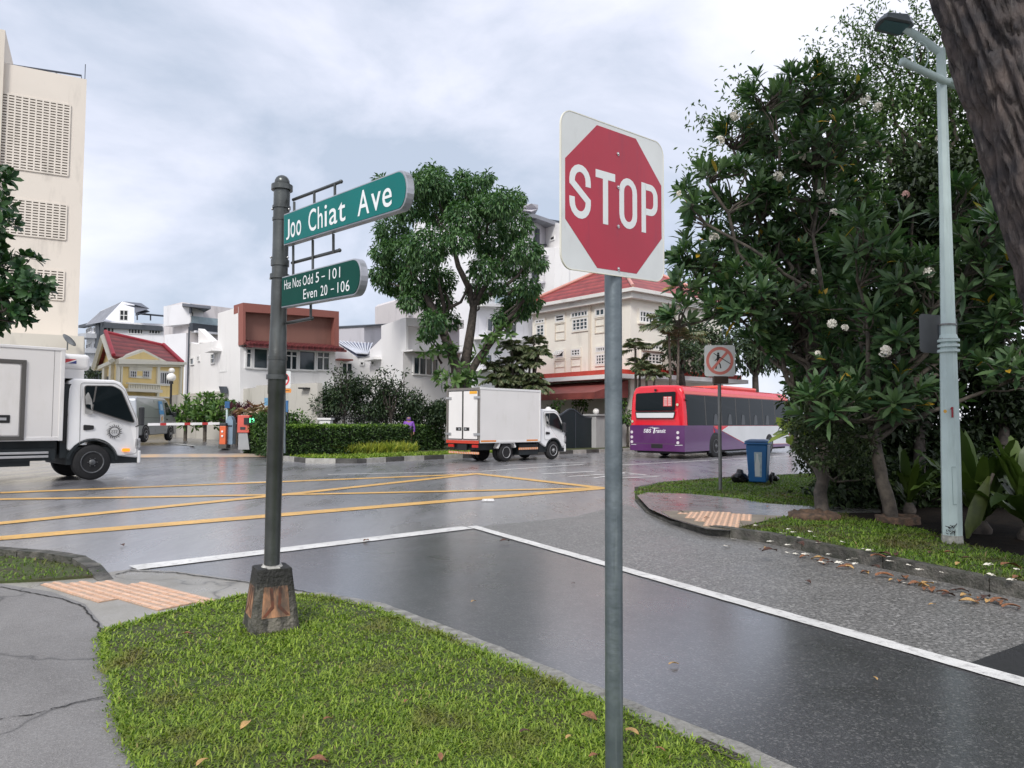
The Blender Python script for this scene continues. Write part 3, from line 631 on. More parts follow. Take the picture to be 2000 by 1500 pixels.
b = MB(); rr = [p for p in rrect(.09, .10)]; b.stroke(rr, .006, fs, -.006, .0012, closed=True); b.build('rim', mat('rim_cream', (.72, .70, .60), .5), pl)
# red octagon
oc = [(.035, .306), (.035, .693), (.319, .971), (.723, .965), (.975, .71), (.975, .296), (.720, .035), (.319, .032)]
oc = [(.035, .310), (.035, .690), (.318, .968), (.702, .968), (.975, .690), (.975, .310), (.702, .032), (.318, .032)]
b = MB(); b.prism(oc, fs, 0, .0008)
M_red = mat('sign_red', (.40, .012, .035), .28, var=.14, vs=3, stain=(.27, .012, .04), sscale=(9, 9, 1.0), detail=6, bump=.03, bs=400); oct_ = b.build('octagon', M_red, pl)
def letters(mb, fn, d0, d1):
    y0, y1 = .327, .676; h = y1-y0; sw = .045
    def arc(cx, cy, rx, ry, a0, a1, n=9): return [(cx+rx*math.cos(R(a0+(a1-a0)*i/n)), cy+ry*math.sin(R(a0+(a1-a0)*i/n))) for i in range(n+1)]
    rx = (.258-.0707)/2-sw/2; cx = (.0707+.258)/2; ry = rx*1.12; 
    top = y1-sw/2*1.1; bot = y0+sw/2*1.1; mid = (y0+y1)/2
    S = [(cx+rx, top-ry-.03)]+arc(cx, top-ry, rx, ry, 0, 180)+[(cx-rx, top-ry-.018), (cx-rx*.86, mid+.045), (cx+rx*.86, mid-.045), (cx+rx, bot+ry+.018)]+arc(cx, bot+ry, rx, ry, 0, -180)+[(cx-rx, bot+ry+.03)]
    mb.stroke(S, sw*1.02, fn, d0, d1)
    mb.prism([(.372, y0), (.420, y0), (.420, y1-.052), (.489, y1-.052), (.489, y1), (.3045, y1), (.3045, y1-.052), (.372, y1-.052)], fn, d0, d1)
    rx = (.709-.531)/2-sw/2; cx = (.709+.531)/2; ry = rx*1.1
    mb.stroke(arc(cx, top-ry, rx, ry, 0, 180)+arc(cx, bot+ry, rx, ry, 180, 360), sw*1.02, fn, d0, d1, closed=True)
    x0 = .757+sw/2; x1 = .93-sw/2; py = mid-.025
    mb.prism([(.757, y0), (.757+sw, y0), (.757+sw, y1), (.757, y1)], fn, d0, d1)
    r_ = .055; mb.stroke([(x0+sw/2-.003, top), (x1-r_-.012, top)]+arc(x1-r_, top-r_*1.1, r_, r_*1.1, 90, 0, 6)+arc(x1-r_, py+r_*1.1, r_, r_*1.1, 0, -90, 6)+[(x0+sw/2-.003, py)], sw*1.02, fn, d0, d1)
b = MB(); letters(b, fs, .0008, .0016); b.build('lettering', mat('letter_white', (.70, .73, .72), .4, var=.05), oct_)
b = MB()
for v_ in (.82, .595, .33, .045):
    b.mark(); q = fs(.517, v_, .001); nn_ = (fs(0, 0, 1)-fs(0, 0, 0)).normalized(); b.tube([q, q+nn_*.003], .0075, 12); b.sphere(q+nn_*.003, .0045, 8)
b.each('bolt', M_bolt, sroot)
b = MB()
for v_ in (.82, .33):
    b.hexa([fs(.40, v_-.025, -.009), fs(.63, v_-.025, -.009), fs(.63, v_-.025, -.004), fs(.40, v_-.025, -.004), fs(.40, v_+.025, -.009), fs(.63, v_+.025, -.009), fs(.63, v_+.025, -.004), fs(.40, v_+.025, -.004)])
b.build('bracket', M_galv, sroot)

# --- generic plates facing a direction
def facing(c, az, w_, h_):   # az: direction the plate looks to (unit vec)
    n = V(az).normalized(); U = V((0, 0, 1)).cross(n).normalized()
    return lambda u, v, d: V(c)+U*((u-.5)*w_)+V((0, 0, 1))*((v-.5)*h_)+n*d
# --- no pedestrians sign
c0 = G(1407, 958, .1); Y0 = c0.y
root = thing('prohibition_sign', 'no walking sign with black figure and red ring, beside the blue bin', 'road sign', c0)
tp = P(1405.5, 700, Y0); b = MB(); b.tube([V((c0.x, c0.y, 0)), V((c0.x, c0.y, tp.z))], .035, 14); b.build('pole', mat('post_dull_grey', (.23, .235, .23), .5, .4, var=.35, vs=5, stain=(.1, .08, .06)), root)
fn = facing(V((tp.x-.01, c0.y-.045, P(1404, 705, Y0).z)), (-.08, -1, 0), .61, .635)
b = MB(); b.prism(rrect(.09, .09), fn, -.004, 0); pl = b.build('sign_plate', M_wplate, root)
circ = lambda r_, n=40, cx=.5, cy=.5: [(cx+r_*math.cos(2*PI*i/n), cy+r_*math.sin(2*PI*i/n)) for i in range(n)]
b = MB(); b.stroke(circ(.40), .095, fn, 0, .002, closed=True); b.stroke([(.24, .22), (.76, .79)], .085, fn, .003, .004); b.build('red_ring', mat('faded_red', (.66, .21, .17), .5, var=.15, vs=6), pl)
b = MB()
M_blk = mat('matt_black', (.012, .012, .013), .55)
b.prism(circ(.035, 12, .45, .735), fn, 0, .0028); b.stroke([(.45, .70), (.44, .50)], .085, fn, 0, .0028); b.stroke([(.45, .52), (.51, .37), (.53, .26)], .04, fn, 0, .0027)
b.stroke([(.43, .52), (.40, .38), (.37, .24)], .04, fn, 0, .0027); b.stroke([(.46, .66), (.40, .56), (.34, .50)], .028, fn, 0, .0027); b.stroke([(.44, .66), (.51, .58), (.56, .55)], .028, fn, 0, .0027)
b.build('walking_figure', M_blk, pl)
b = MB(); b.stroke([(.30, .74), (.85, .40)], .022, fn, .0042, .005); b.build('graffiti_line', M_blk, pl)
b = MB(); cc = P(1407, 742, Y0); b.box(-.15, .15, -.06, .06, -.075, .075, M=Matrix.Translation(cc)); b.build('distance_plate', mat('dark_brown_plate', (.06, .035, .025), .5), root, bevel=.012)

# --- wheelie bin and rubbish bags
cb = G(1482, 944, .1); root = thing('wheelie_bin', 'blue wheeled recycling bin with a white bottle sticker, standing on the grass', 'bin', cb, R(-27))
M_blue = mat('bin_blue', (.012, .135, .36), .38, var=.15, vs=3, bump=.05)
def frus(mb, z0, z1, a0, b0_, a1, b1, mi=0, dx=0):
    mb.hexa([V((x*a, y*bb, z)) for z, a, bb in ((z0, a0, b0_), (z1, a1, b1)) for x, y in ((-1, -1), (1, -1), (1, 1), (-1, 1))], mi)
b = MB(); frus(b, .04, .88, .185, .20, .235, .265); b.build('body', M_blue, root, bevel=.025, local=True)
b = MB(); frus(b, .88, .93, .26, .295, .26, .295); b.build('rim', M_blue, root, bevel=.012, local=True)
b = MB(); frus(b, .935, .965, .265, .30, .25, .285); b.hexa([V((x, y, z)) for z, a, c_ in ((.965, .24, .27), (.995, .17, .2)) for x, y in ((-a, -c_), (a, -c_), (a, c_), (-a, c_))]); b.build('lid', mat('bin_lid', (.01, .085, .22), .32), root, bevel=.012, local=True)
b = MB(); b.tube([(-.2, .33, .93), (.2, .33, .93)], .016, 8); b.box(-.2, -.17, .27, .34, .915, .94); b.box(.17, .2, .27, .34, .915, .94); b.build('handle', M_blue, root, local=True)
for s in (-1, 1):
    b = MB(); b.tube([(s*.21, .22, .1), (s*.265, .22, .1)], .1, 20); b.build('wheel', mat('tyre_rubber', (.014, .014, .015), .75, var=.3, vs=9), root, bevel=.008, local=True)
def binface(u, v, d):   # front face of the tapering body
    z = .04+.84*v; return V((u*(.185+.05*v), -(.20+.065*v)-d, z))
b = MB(); b.prism([(-.25, .14), (.5, .14), (.5, .80), (-.25, .80)], binface, .001, .003); st = b.build('sticker', mat('sticker_pale', (.45, .55, .58), .5, var=.25, vs=12), root, local=True)
b = MB(); b.prism([(-.22, .16), (.28, .16), (.30, .50), (.16, .62), (.14, .76), (-.04, .76), (-.06, .62), (-.2, .48)], binface, .003, .005)
b.build('bottle_picture', mat('sticker_white', (.72, .74, .72), .5), st, local=True)
def bag(px, py, rr, lbl, Y=None):
    c = G(px, py, .1); bm = bmesh.new(); bmesh.ops.create_icosphere(bm, subdivisions=4, radius=rr); me = bpy.data.meshes.new('rubbish_bag')
    for v in bm.verts:
        p = v.co; k = 1+.22*noise.noise(p*7)+.10*noise.noise(p*19); q = p*k; q.z = max(-rr*.55, q.z*.72)
        if p.z > rr*.9: q.z += rr*.35
        v.co = q
    bm.to_mesh(me); bm.free(); me.materials.append(mat('black_plastic', (.008, .008, .009), .22, var=.1)); me.polygons.foreach_set('use_smooth', [True]*len(me.polygons))
    o = bpy.data.objects.new('rubbish_bag', me); COL.objects.link(o); o.location = (c.x, c.y, .1+rr*.55); return tag(o, lbl, 'rubbish bag')
bag(1446, 943, .19, 'black tied rubbish bag on the grass, left of the blue bin')
bag(1510, 940, .13, 'small black rubbish bag tucked behind the right side of the blue bin')

# --- lamp post
lb = G(1860, 1060, .1); LY = lb.y; M_lamp = mat('lamp_pale_green', (.50, .61, .60), .42, var=.12, vs=3, stain=(.33, .42, .40), sscale=(6, 6, .8))
root = thing('lamp_post', 'pale green tapering lamp post on the right verge with a sign plate strapped to it', 'lamp post', lb)
def lp_(px, py, Y=None): return P(px, py, Y or LY)
b = MB(); b.tube([V((lb.x, lb.y, 0)), lp_(1857, 900), lp_(1852, 690), lp_(1852, 660), lp_(1846, 400), lp_(1838, 120), lp_(1837.5, 96)], [.108, .105, .092, .082, .064, .052, .05], 8, sm=False); b.build('pole', M_lamp, root)
b = MB()
for y in (688, 678, 668): b.tube([lp_(1852.5, y), lp_(1852.3, y-5)], [.115, .115], 20)
b.tube([lp_(1852.3, 662), lp_(1852, 654)], [.1, .088], 20); b.build('collar', M_lamp, root)
b = MB(); b.tube([lp_(1838, 104), lp_(1800, 76), lp_(1768, 56)], .045, 12); b.build('lamp_arm', M_lamp, root)
b = MB(); b.tube([lp_(1764, 121, LY-.15), lp_(1838, 155, LY-.1), lp_(1868, 168, LY+.1)], .042, 12); b.sphere(lp_(1764, 121, LY-.15), .05, 10); b.build('cross_arm', M_lamp, root)
b = MB(); cr_ = lp_(1799, 108, LY-.05); b.tube([cr_+V((.085*math.cos(a), 0, .16*math.sin(a))) for a in [2*PI*i/28 for i in range(29)]], .008, 6, cap=False); b.build('ring_ornament', M_lamp, root)
b = MB(); c = lp_(1745, 44); U = (lp_(1775, 52)-lp_(1715, 42)).normalized(); S = V((0, 1, 0)); Z = V((0, 0, 1))
hp = lambda x, y, z: c+U*x+S*y+Z*z
low = [hp(-.20, -.05, -.035), hp(-.16, -.17, -.045), hp(.12, -.17, -.06), hp(.20, -.1, -.06), hp(.20, .1, -.06), hp(.12, .17, -.06), hp(-.16, .17, -.045), hp(-.2, .05, -.035)]
upp = [hp(-.18, -.05, .01), hp(-.14, -.14, .03), hp(.1, -.14, .05), hp(.18, -.08, .04), hp(.18, .08, .04), hp(.1, .14, .05), hp(-.14, .14, .03), hp(-.18, .05, .01)]
b.add(low+upp, [list(range(8))[::-1], list(range(8, 16))]+[(i, (i+1) % 8, 8+(i+1) % 8, 8+i) for i in range(8)])
hd = b.build('lamp_head', mat('lamp_head_grey', (.16, .18, .20), .4, .3), root, bevel=.012)
b = MB(); b.tube([hp(-.02, 0, .04), hp(-.02, 0, .10)], .04, 12); b.build('sensor_cap', mat('lamp_head_grey', (1, 1, 1)), hd)
b = MB(); b.add([p+Z*-.004 for p in [hp(-.15, -.1, -.045), hp(.14, -.12, -.062), hp(.14, .12, -.062), hp(-.15, .1, -.045)]], [(0, 1, 2, 3)]); b.build('lens', mat('lamp_lens', (.10, .18, .20), .15), hd)
b = MB(); b.sphere(lp_(1856, 160), .07, 10, sc=(.9, .9, .6)); b.build('junction_cap', M_lamp, root)
fn = lambda u, v, d: lp_(1797, 688, LY+.14)+(lp_(1871, 694, LY+.19)-lp_(1797, 688, LY+.14))*u+V((0, 0, .46))*v+V((0, 1, 0))*d
b = MB(); b.prism(rrect(.1, .1), fn, 0, .006); sp = b.build('sign_plate', mat('plate_back_grey', (.12, .125, .13), .5, .3, var=.15, vs=4), root); b = MB(); b.hexa([fn(.5, .2, -.01), fn(.56, .2, -.01), fn(.56, .2, 0), fn(.5, .2, 0), fn(.5, .75, -.01), fn(.56, .75, -.01), fn(.56, .75, 0), fn(.5, .75, 0)]); b.build('channel', M_galv, sp)
b = MB()
for y in (636, 664): b.tube([lp_(1851, y), lp_(1851, y-3)], .092, 16)
b.build('strap', mat('strap_steel', (.2, .2, .2), .4, .6), root)
fnl = lambda u, v, d: lp_(1860, 800, LY-.10-d)+V((u, 0, v))
b = MB(); b.prism([(-.012, -.09), (.012, -.09), (.012, .03), (-.012, .03)], fnl, 0, .004); b.prism([(-.026, -.004), (-.012, .004), (-.012, .03), (-.02, .016)], fnl, 0, .004); b.build('number_one_mark', mat('mark_red', (.30, .02, .03), .5), root)
b = MB(); b.prism(circ(.02, 14, -.082, -.02), fnl, 0.0, .004); b.build('sticker', mat('sticker_orange', (.75, .38, .05), .5, col2=(.5, .3, .05), vs=60), root)
fnd = lambda u, v, d: lp_(1864, 985, LY-.112-d)+V((u, 0, v))
b = MB(); b.stroke([(.03, 0), (-.012, 0), (-.018, .42), (.028, .42)], .004, fnd, 0, .004); b.build('access_door', mat('seam_dark', (.12, .2, .2), .5), root)
fng = lambda u, v, d: lp_(1857, 1033, LY-.113-d)+V((u, 0, v)); random.seed(5)
b = MB()
for i in range(16):
    x, y = random.uniform(-.055, .055), random.uniform(-.05, .05); a = random.uniform(0, PI); l_ = random.uniform(.012, .03)
    b.stroke([(x-l_*math.cos(a), y-l_*math.sin(a)), (x, y+random.uniform(-.008, .008)), (x+l_*math.cos(a), y+l_*math.sin(a))], .008, fng, 0, .003+.0002*i)
b.build('graffiti', M_blk, root)
b = MB(); b.tube([V((lb.x, lb.y, .09)), V((lb.x, lb.y, .19))], [.116, .112], 8, sm=False); b.build('foot', mat('worn_base', (.42, .42, .38), .8, var=.4, vs=14, bump=.4), root)

# --- far car-park gear
dpt = 31.0; zg = .3
def boxat(pxl, pxr, pyt, pyb, Y, dy, name, m, parent, bev=.02, mb=None):
    a, c = P(pxl, pyb, Y), P(pxr, pyt, Y); b = mb or MB(); b.box(a.x, c.x, Y, Y+dy, min(a.z, c.z), max(a.z, c.z))
    return b if mb else b.build(name, m, parent, bevel=bev)
root = thing('barrier_gate', 'car park barrier with a red and white arm reaching from an orange cabinet', 'barrier', (P(434, 868, 31).x, 31, .28))
boxat(428, 441, 832, 868, 31, .35, 'cabinet', mat('cabinet_orange', (.72, .14, .045), .45, var=.2), root)
boxat(426, 442, 868, 876, 30.95, .45, 'plinth', mat('plinth_dark', (.09, .085, .075), .8), root)
boxat(427, 441, 826, 832, 31, .35, 'head', mat('head_dark', (.03, .035, .04), .5), root)
b = MB(); a, c = P(289, 829, 29.6), P(429, 827, 31); n_ = 12
for i in range(n_):
    p, q = a.lerp(c, i/n_), a.lerp(c, (i+1)/n_); s = (V((.05, 0, 0)), ); b.hexa([p+V((0, -.02, -.05)), q+V((0, -.02, -.05)), q+V((0, .02, -.05)), p+V((0, .02, -.05)), p+V((0, -.02, .05)), q+V((0, -.02, .05)), q+V((0, .02, .05)), p+V((0, .02, .05))], 1 if i in (2, 6, 9) else 0)
b.build('barrier_arm', [mat('arm_white', (.8, .8, .8), .4), mat('arm_red', (.45, .04, .04), .4)], root)
b = MB()
for y in (843, 852): q = P(434, y, 30.985); b.sphere(q, .05, 8, sc=(1, .3, 1))
b.build('round_mark', mat('arm_white', (1, 1, 1)), root)
root = thing('equipment_cabinet', 'tall blue grey rounded cabinet right of the orange barrier box', 'cabinet', (P(448, 868, 31.2).x, 31.2, .28))
b = MB(); a, c = P(440, 868, 31.2), P(455, 815, 31.2); w_ = c.x-a.x; pts = [(0, 0), (w_, 0), (w_, c.z-a.z-.15), (w_*.8, c.z-a.z), (w_*.5, c.z-a.z+.06), (w_*.2, c.z-a.z), (0, c.z-a.z-.15)]
b.prism(pts, lambda u, v, d: V((a.x+u, 31.2+d, a.z+v)), 0, .35); b.build('body', mat('cabinet_blue_grey', (.22, .31, .40), .5, var=.2), root)
b = MB(); b.prism([(.03, .75), (w_-.03, .75), (w_-.03, .8), (.03, .8)], lambda u, v, d: V((a.x+u, 31.2-d, a.z+v)), 0, .02); b.build('slot', M_blk, root)
root = thing('notice_post', 'thin post with a small dark blue notice above the blue grey cabinet', 'notice', (P(443, 868, 31.7).x, 31.7, .3))
a = P(443, 868, 31.7); b = MB(); b.tube([a, P(443.5, 800, 31.7)], .05, 8); b.build('post', M_lamp, root)
boxat(439, 448.5, 784, 797, 31.6, .04, 'notice_board', mat('notice_blue', (.02, .10, .25), .5, var=.3, vs=14), root, 0)
root = thing('ticket_machine', 'red ticket machine on a grey pedestal with a black display beside it', 'ticket machine', (P(472, 878, 30).x, 30, .29))
b = MB(); frp = [P(465, 878, 30), P(487, 878, 30), P(483, 845, 30), P(466, 845, 30)]; b.add([p+V((0, y, 0)) for y in (0, .4) for p in frp], [(0, 1, 2, 3), (4, 5, 6, 7), (0, 1, 5, 4), (1, 2, 6, 5), (2, 3, 7, 6), (3, 0, 4, 7)]); b.build('pedestal', mat('pedestal_grey', (.33, .34, .35), .6), root)
hd = boxat(463, 487, 811, 845, 29.95, .5, 'machine_head', mat('machine_red', (.62, .11, .08), .45, var=.2, vs=3), root)
boxat(469, 479, 834, 839, 29.93, .03, 'coin_slot', mat('head_dark', (0, 0, 0)), hd, 0)
boxat(476, 499, 816, 829, 29.9, .06, 'display', M_blk, root, 0)
b = MB(); q0, q1 = P(487.5, 825.5, 29.89), P(496.5, 816.5, 29.89); fit_text(b, '10', (q0.x, q0.z, q1.x, q1.z), lambda u, v, d: V((u, 29.895-d, v)), .002, .02)
b.build('lit_digits', mat('led_green', (.05, .5, .2), .5, emit=(.15, 1, .4, 1.6)), root, fixn=False)
root = thing('prohibition_sign', 'white red-ringed sign above an orange plate, half hidden behind the street name post', 'road sign', (P(556, 885, 27).x, 27, .12))
a = P(556, 885, 27); b = MB(); b.tube([a, P(556, 728, 27)], .04, 10); b.build('pole', M_galv, root)
cc = P(551, 741, 26.9); fn = facing(cc, (.2, -1, 0), .60, .62); b = MB(); b.prism(rrect(.08, .08), fn, -.006, 0); pl = b.build('sign_plate', M_wplate, root)
b = MB(); b.stroke(circ(.38), .09, fn, 0, .004, closed=True); b.stroke([(.24, .22), (.76, .78)], .08, fn, .004, .006); b.build('red_ring', mat('ring_red', (.6, .05, .06), .5), pl)
cc = P(560, 763, 26.9); fn = facing(cc, (.1, -1, 0), .32, .15); b = MB(); b.prism(rrect(.1, .2, 3), fn, 0, .01); pl2 = b.build('arrow_plate', mat('plate_orange', (.75, .28, .05), .5), root)
b = MB(); b.stroke([(.2, .5), (.8, .5)], .14, fn, .01, .012); b.build('arrow_mark', M_blk, pl2)
root = thing('information_board', 'blue board on posts behind the street name post, against the boundary wall', 'notice board', (P(556, 860, 28.5).x, 28.5, .12))
b = MB(); 
for px in (553, 562): b.tube([P(px, 860, 28.55), P(px, 800, 28.55)], .03, 8)
b.build('post', M_blk, root); boxat(549, 563, 782, 805, 28.5, .04, 'board', mat('board_blue', (.06, .17, .36), .3, var=.3, vs=3), root, .005)
root = thing('notice_board', 'small pale blue notice fixed on the boundary wall, left of the street name post', 'notice', (P(520, 785, 32.6).x, 32.6, 1.9))
boxat(516, 526, 777, 792, 32.6, .03, 'panel', mat('notice_pale_blue', (.16, .36, .55), .5, var=.4, vs=18), root, 0)
# ------------------------------------------------------------------ vehicles
M_tyre = mat('tyre_rubber', (.014, .014, .015), .75); M_rim = mat('rim_grey', (.16, .165, .17), .45, .5, var=.4, vs=12, stain=(.05, .045, .04), sscale=(6, 6, 6))
M_rimb = mat('rim_bright', (.50, .50, .50), .4, .5, var=.3, vs=10)
M_glass = mat('dark_glass', (.008, .012, .014), .10, spec=.14); M_under = mat('chassis_dark', (.012, .018, .021), .65, var=.4, vs=4)
M_tw = mat('truck_white', (.74, .73, .72), .32, var=.06, vs=1.2, stain=(.60, .57, .53), sscale=(1.5, 1.5, .5), coat=.3); M_bx = mat('box_panel', (.74, .72, .70), .45, var=.05, vs=.9, stain=(.62, .60, .56), sscale=(1.2, 1.2, .4))
M_cab = mat('cab_white', (.76, .76, .76), .22, var=.04, vs=1.5, coat=.5); M_seal = mat('seal_grey', (.09, .085, .08), .6); M_chr = mat('bright_metal', (.6, .6, .6), .3, .8)
M_amb = mat('amber_lens', (.85, .25, .02), .25, emit=(1, .3, .02, .5)); M_redl = mat('red_lens', (.5, .02, .015), .25); M_mirror = mat('mirror_shell', (.03, .032, .035), .4)
M_seat = mat('seat_cloth', (.30, .30, .29), .8, var=.3, vs=6)
def wheel(root, x, y, r, w_, rim=M_rim, side=-1, nuts=6, dual=False, rr=.58):
    t = MB(); Mx = Matrix.Rotation(R(90), 4, 'X')
    pf = [(r*.60, -w_/2), (r*.9, -w_/2), (r*.975, -w_/2+.02), (r, -w_/2+.05), (r, w_/2-.05), (r*.975, w_/2-.02), (r*.9, w_/2), (r*.60, w_/2)]
    t.lathe(pf, (x, y, r), 36, M=Mx); o = t.build('wheel', M_tyre, root, local=True, fixn=True)
    q = MB(); s = side; yo = y+s*(w_/2)
    ring = [(r*.62, .012), (r*.58, .02), (r*.54, -.01), (r*.50, -.06 if not dual else -.03), (r*.30, -.03 if not dual else -.11), (r*.28, .0), (r*.16, .01), (r*.15, .04), (.0, .05)]
    ring = [(a, -s*(-b_)) for a, b_ in ring]
    MM = Matrix.Rotation(R(90), 4, 'X')
    vs = []; n_ = 32
    for rad, d in [(r*.62, .012), (r*.58, .02), (r*.54, -.01), (r*.50, -.05 if not dual else -.05), (r*.33, -.025 if not dual else -.13), (r*.30, -.01 if not dual else -.12), (r*.17, .0 if not dual else -.10), (r*.15, .03 if not dual else -.05), (r*.01, .035 if not dual else -.045)]:
        for j in range(n_): a = 2*PI*j/n_; vs.append(V((x+rad*math.cos(a), yo+s*d, r+rad*math.sin(a))))
    q.add(vs, [(i*n_+j, i*n_+(j+1) % n_, (i+1)*n_+(j+1) % n_, (i+1)*n_+j) for i in range(8) for j in range(n_)], 0, True)
    for j in range(nuts):
        a = 2*PI*j/nuts; c = V((x+r*.235*math.cos(a), yo+s*(.0 if not dual else -.1), r+r*.235*math.sin(a))); q.tube([c, c+V((0, s*.03, 0))], r*.03, 6)
        a += PI/nuts; c = V((x+r*.42*math.cos(a), yo+s*(-.03 if not dual else -.075), r+r*.42*math.sin(a))); q.tube([c, c+V((0, s*.012, 0))], r*.06, 8, mi=1)
    q.build('rim', [rim, M_blk], o, local=True); return o
def sidep(mb, poly, y, d, mi=0): mb.prism(poly, lambda u, v, dd: V((u, y+dd, v)), 0, d, mi)
def rpoly(poly, r, n=4):   # rounded polygon
    out = []; k = len(poly)
    for i in range(k):
        p0, p1, p2 = V(poly[i-1]), V(poly[i]), V(poly[(i+1) % k]); a = (p0-p1); c = (p2-p1); rr_ = min(r, a.length*.45, c.length*.45); a.normalize(); c.normalize()
        A_, C_ = p1+a*rr_, p1+c*rr_
        for j in range(n+1):
            t = j/n; q = A_*(1-t)**2+p1*2*t*(1-t)+C_*t*t; out.append((q.x, q.y))
    return out
def cab(root, W, Lc, x0, zb, zt, wheel_x, wr, m, s=-1, lamp=True, mdx=0):
    """cab-over cab; x0 is its rear, front at x0+Lc; driver side faces s"""
    H2 = W/2; xf = x0+Lc; hh = zt-zb; ax_ = wheel_x; ar = wr*1.28
    arc = [(ax_+ar*math.cos(a), max(zb-.02, wr+ar*math.sin(a))) for a in [PI*i/12 for i in range(13)]][::-1]   # rear to front over the wheel
    low = zb; prof = [(x0, low+.25), ] + [(px_, pz_) for px_, pz_ in arc if px_ > x0+.03 and pz_ > low] + [(xf-.02, low), (xf, low+.25), (xf-.02, low+hh*.42), (xf-.05, low+hh*.5), (xf-.36, zt-.20), (xf-.46, zt-.06), (xf-.62, zt), (x0+.12, zt), (x0, zt-.08)]
    def hw(x, z): t = max(0, (z-(low+hh*.5))/(hh*.5)); return H2-.09*t*t-(.05 if x > xf-.03 else 0)
    b = MB(); n_ = len(prof); vs = [V((x, -hw(x, z), z)) for x, z in prof]+[V((x, hw(x, z), z)) for x, z in prof]
    b.add(vs, [list(range(n_)), list(range(n_, 2*n_))]+[(i, (i+1) % n_, n_+(i+1) % n_, n_+i) for i in range(n_)]); body = b.build('cab_body', m, root, bevel=.045, local=True, seg=3)
    fs_ = lambda u, v, d: V((u, s*(hw(u, v)+.006+d), v))
    # door with window
    dp = rpoly([(x0+.26, low+.36), (x0+.26, zt-.10), (xf-.60, zt-.08), (xf-.40, zt-.22), (xf-.09, low+hh*.5), (xf-.07, low+.12), (ax_+ar+.02, low+.06), (ax_+ar*.72, wr+ar*.76), (ax_, wr+ar+.03), (ax_-ar*.55, wr+ar*.9)], .07)
    b = MB(); b.stroke(dp, .010, fs_, -.004, .0012, closed=True); door = b.build('door', mat('seam_grey', (.22, .22, .22), .6), root, local=True)
    wp = rpoly([(x0+.36, low+hh*.635), (x0+.34, zt-.17), (xf-.66, zt-.15), (xf-.47, zt-.25), (xf-.14, low+hh*.455), (xf-.30, low+hh*.47)], .07)
    b = MB(); b.prism(wp, fs_, -.002, .006); gl = b.build('window', M_glass, door, local=True)
    b = MB(); b.stroke(wp, .018, fs_, .0, .010, closed=True); b.prism([(x0+.50, low+hh*.62), (x0+.53, low+hh*.62), (x0+.62, zt-.17), (x0+.58, zt-.17)], fs_, .006, .009); b.build('window_seal', M_seal, gl, local=True)
    b = MB(); b.prism(rpoly([(x0+.35, low+hh*.56), (x0+.35, low+hh*.78), (x0+.42, low+hh*.84), (x0+.50, low+hh*.74), (x0+.54, low+hh*.56)], .04), fs_, .0062, .008); b.build('seat', M_seat, gl, local=True)
    b = MB(); b.prism(rpoly([(x0+.33, low+hh*.36), (x0+.33, low+hh*.43), (x0+.56, low+hh*.42), (x0+.56, low+hh*.37)], .03), fs_, 0, .006); b.build('handle', M_blk, door, local=True)
    # windscreen and front
    b = MB(); fz = [(xf-.07, low+hh*.52), (xf-.34, zt-.22)]; h1, h2 = H2-.14, H2-.2
    b.add([V((fz[0][0]+.02, -h1, fz[0][1])), V((fz[0][0]+.02, h1, fz[0][1])), V((fz[1][0]+.02, h2, fz[1][1])), V((fz[1][0]+.02, -h2, fz[1][1]))], [(0, 1, 2, 3)]); b.build('windscreen', M_glass, root, local=True)
    b = MB(); b.box(xf-.03, xf+.05, -H2+.03, H2-.03, low-.14, low+.20); b.build('bumper', m, root, bevel=.04, local=True)
    for t in (-1, 1):
        b = MB(); b.box(xf-.10, xf+.025, min(t*(H2-.005), t*(H2-.30)), max(t*(H2-.005), t*(H2-.30)), low+.24, low+.50); b.build('headlight', mat('lamp_clear', (.55, .55, .56), .12, .3, var=.5, vs=14), root, bevel=.03, local=True)
    if lamp:
        b = MB(); b.prism(rpoly([(xf-.42, low+.17), (xf-.24, low+.17), (xf-.24, low+.25), (xf-.42, low+.25)], .02), fs_, 0, .015); b.build('side_lamp', M_amb, root, local=True)
    b = MB(); b.box(xf-.06+mdx, xf+.06+mdx, s*(H2+.05)-.07, s*(H2+.05)+.07, low+hh*.42, low+hh*.66); mr_ = b.build('mirror', M_mirror, root, bevel=.03, local=True)
    b = MB(); b.tube([(xf-.12, s*(H2-.05), low+hh*.40), (xf+.02, s*(H2+.05), low+hh*.44)], .015, 6); b.build('mirror_arm', M_mirror, root, local=True)
    b = MB(); b.box(x0+.02, xf-.03, -H2+.08, H2-.08, low-.12, low+.3); b.build('underbody', M_under, root, local=True)
    # black arch lip
    b = MB(); A2 = [(ax_+(ar+.0)*math.cos(a), wr+(ar+.0)*math.sin(a)) for a in [PI*.02+PI*.93*i/14 for i in range(15)]]; b.stroke([p for p in A2 if p[0] > x0-.1], .06, lambda u, v, d: V((u, s*(H2-.012+d), v)), -.10, .016); b.build('wheel_arch', M_under, root, local=True)
    return fs_, door

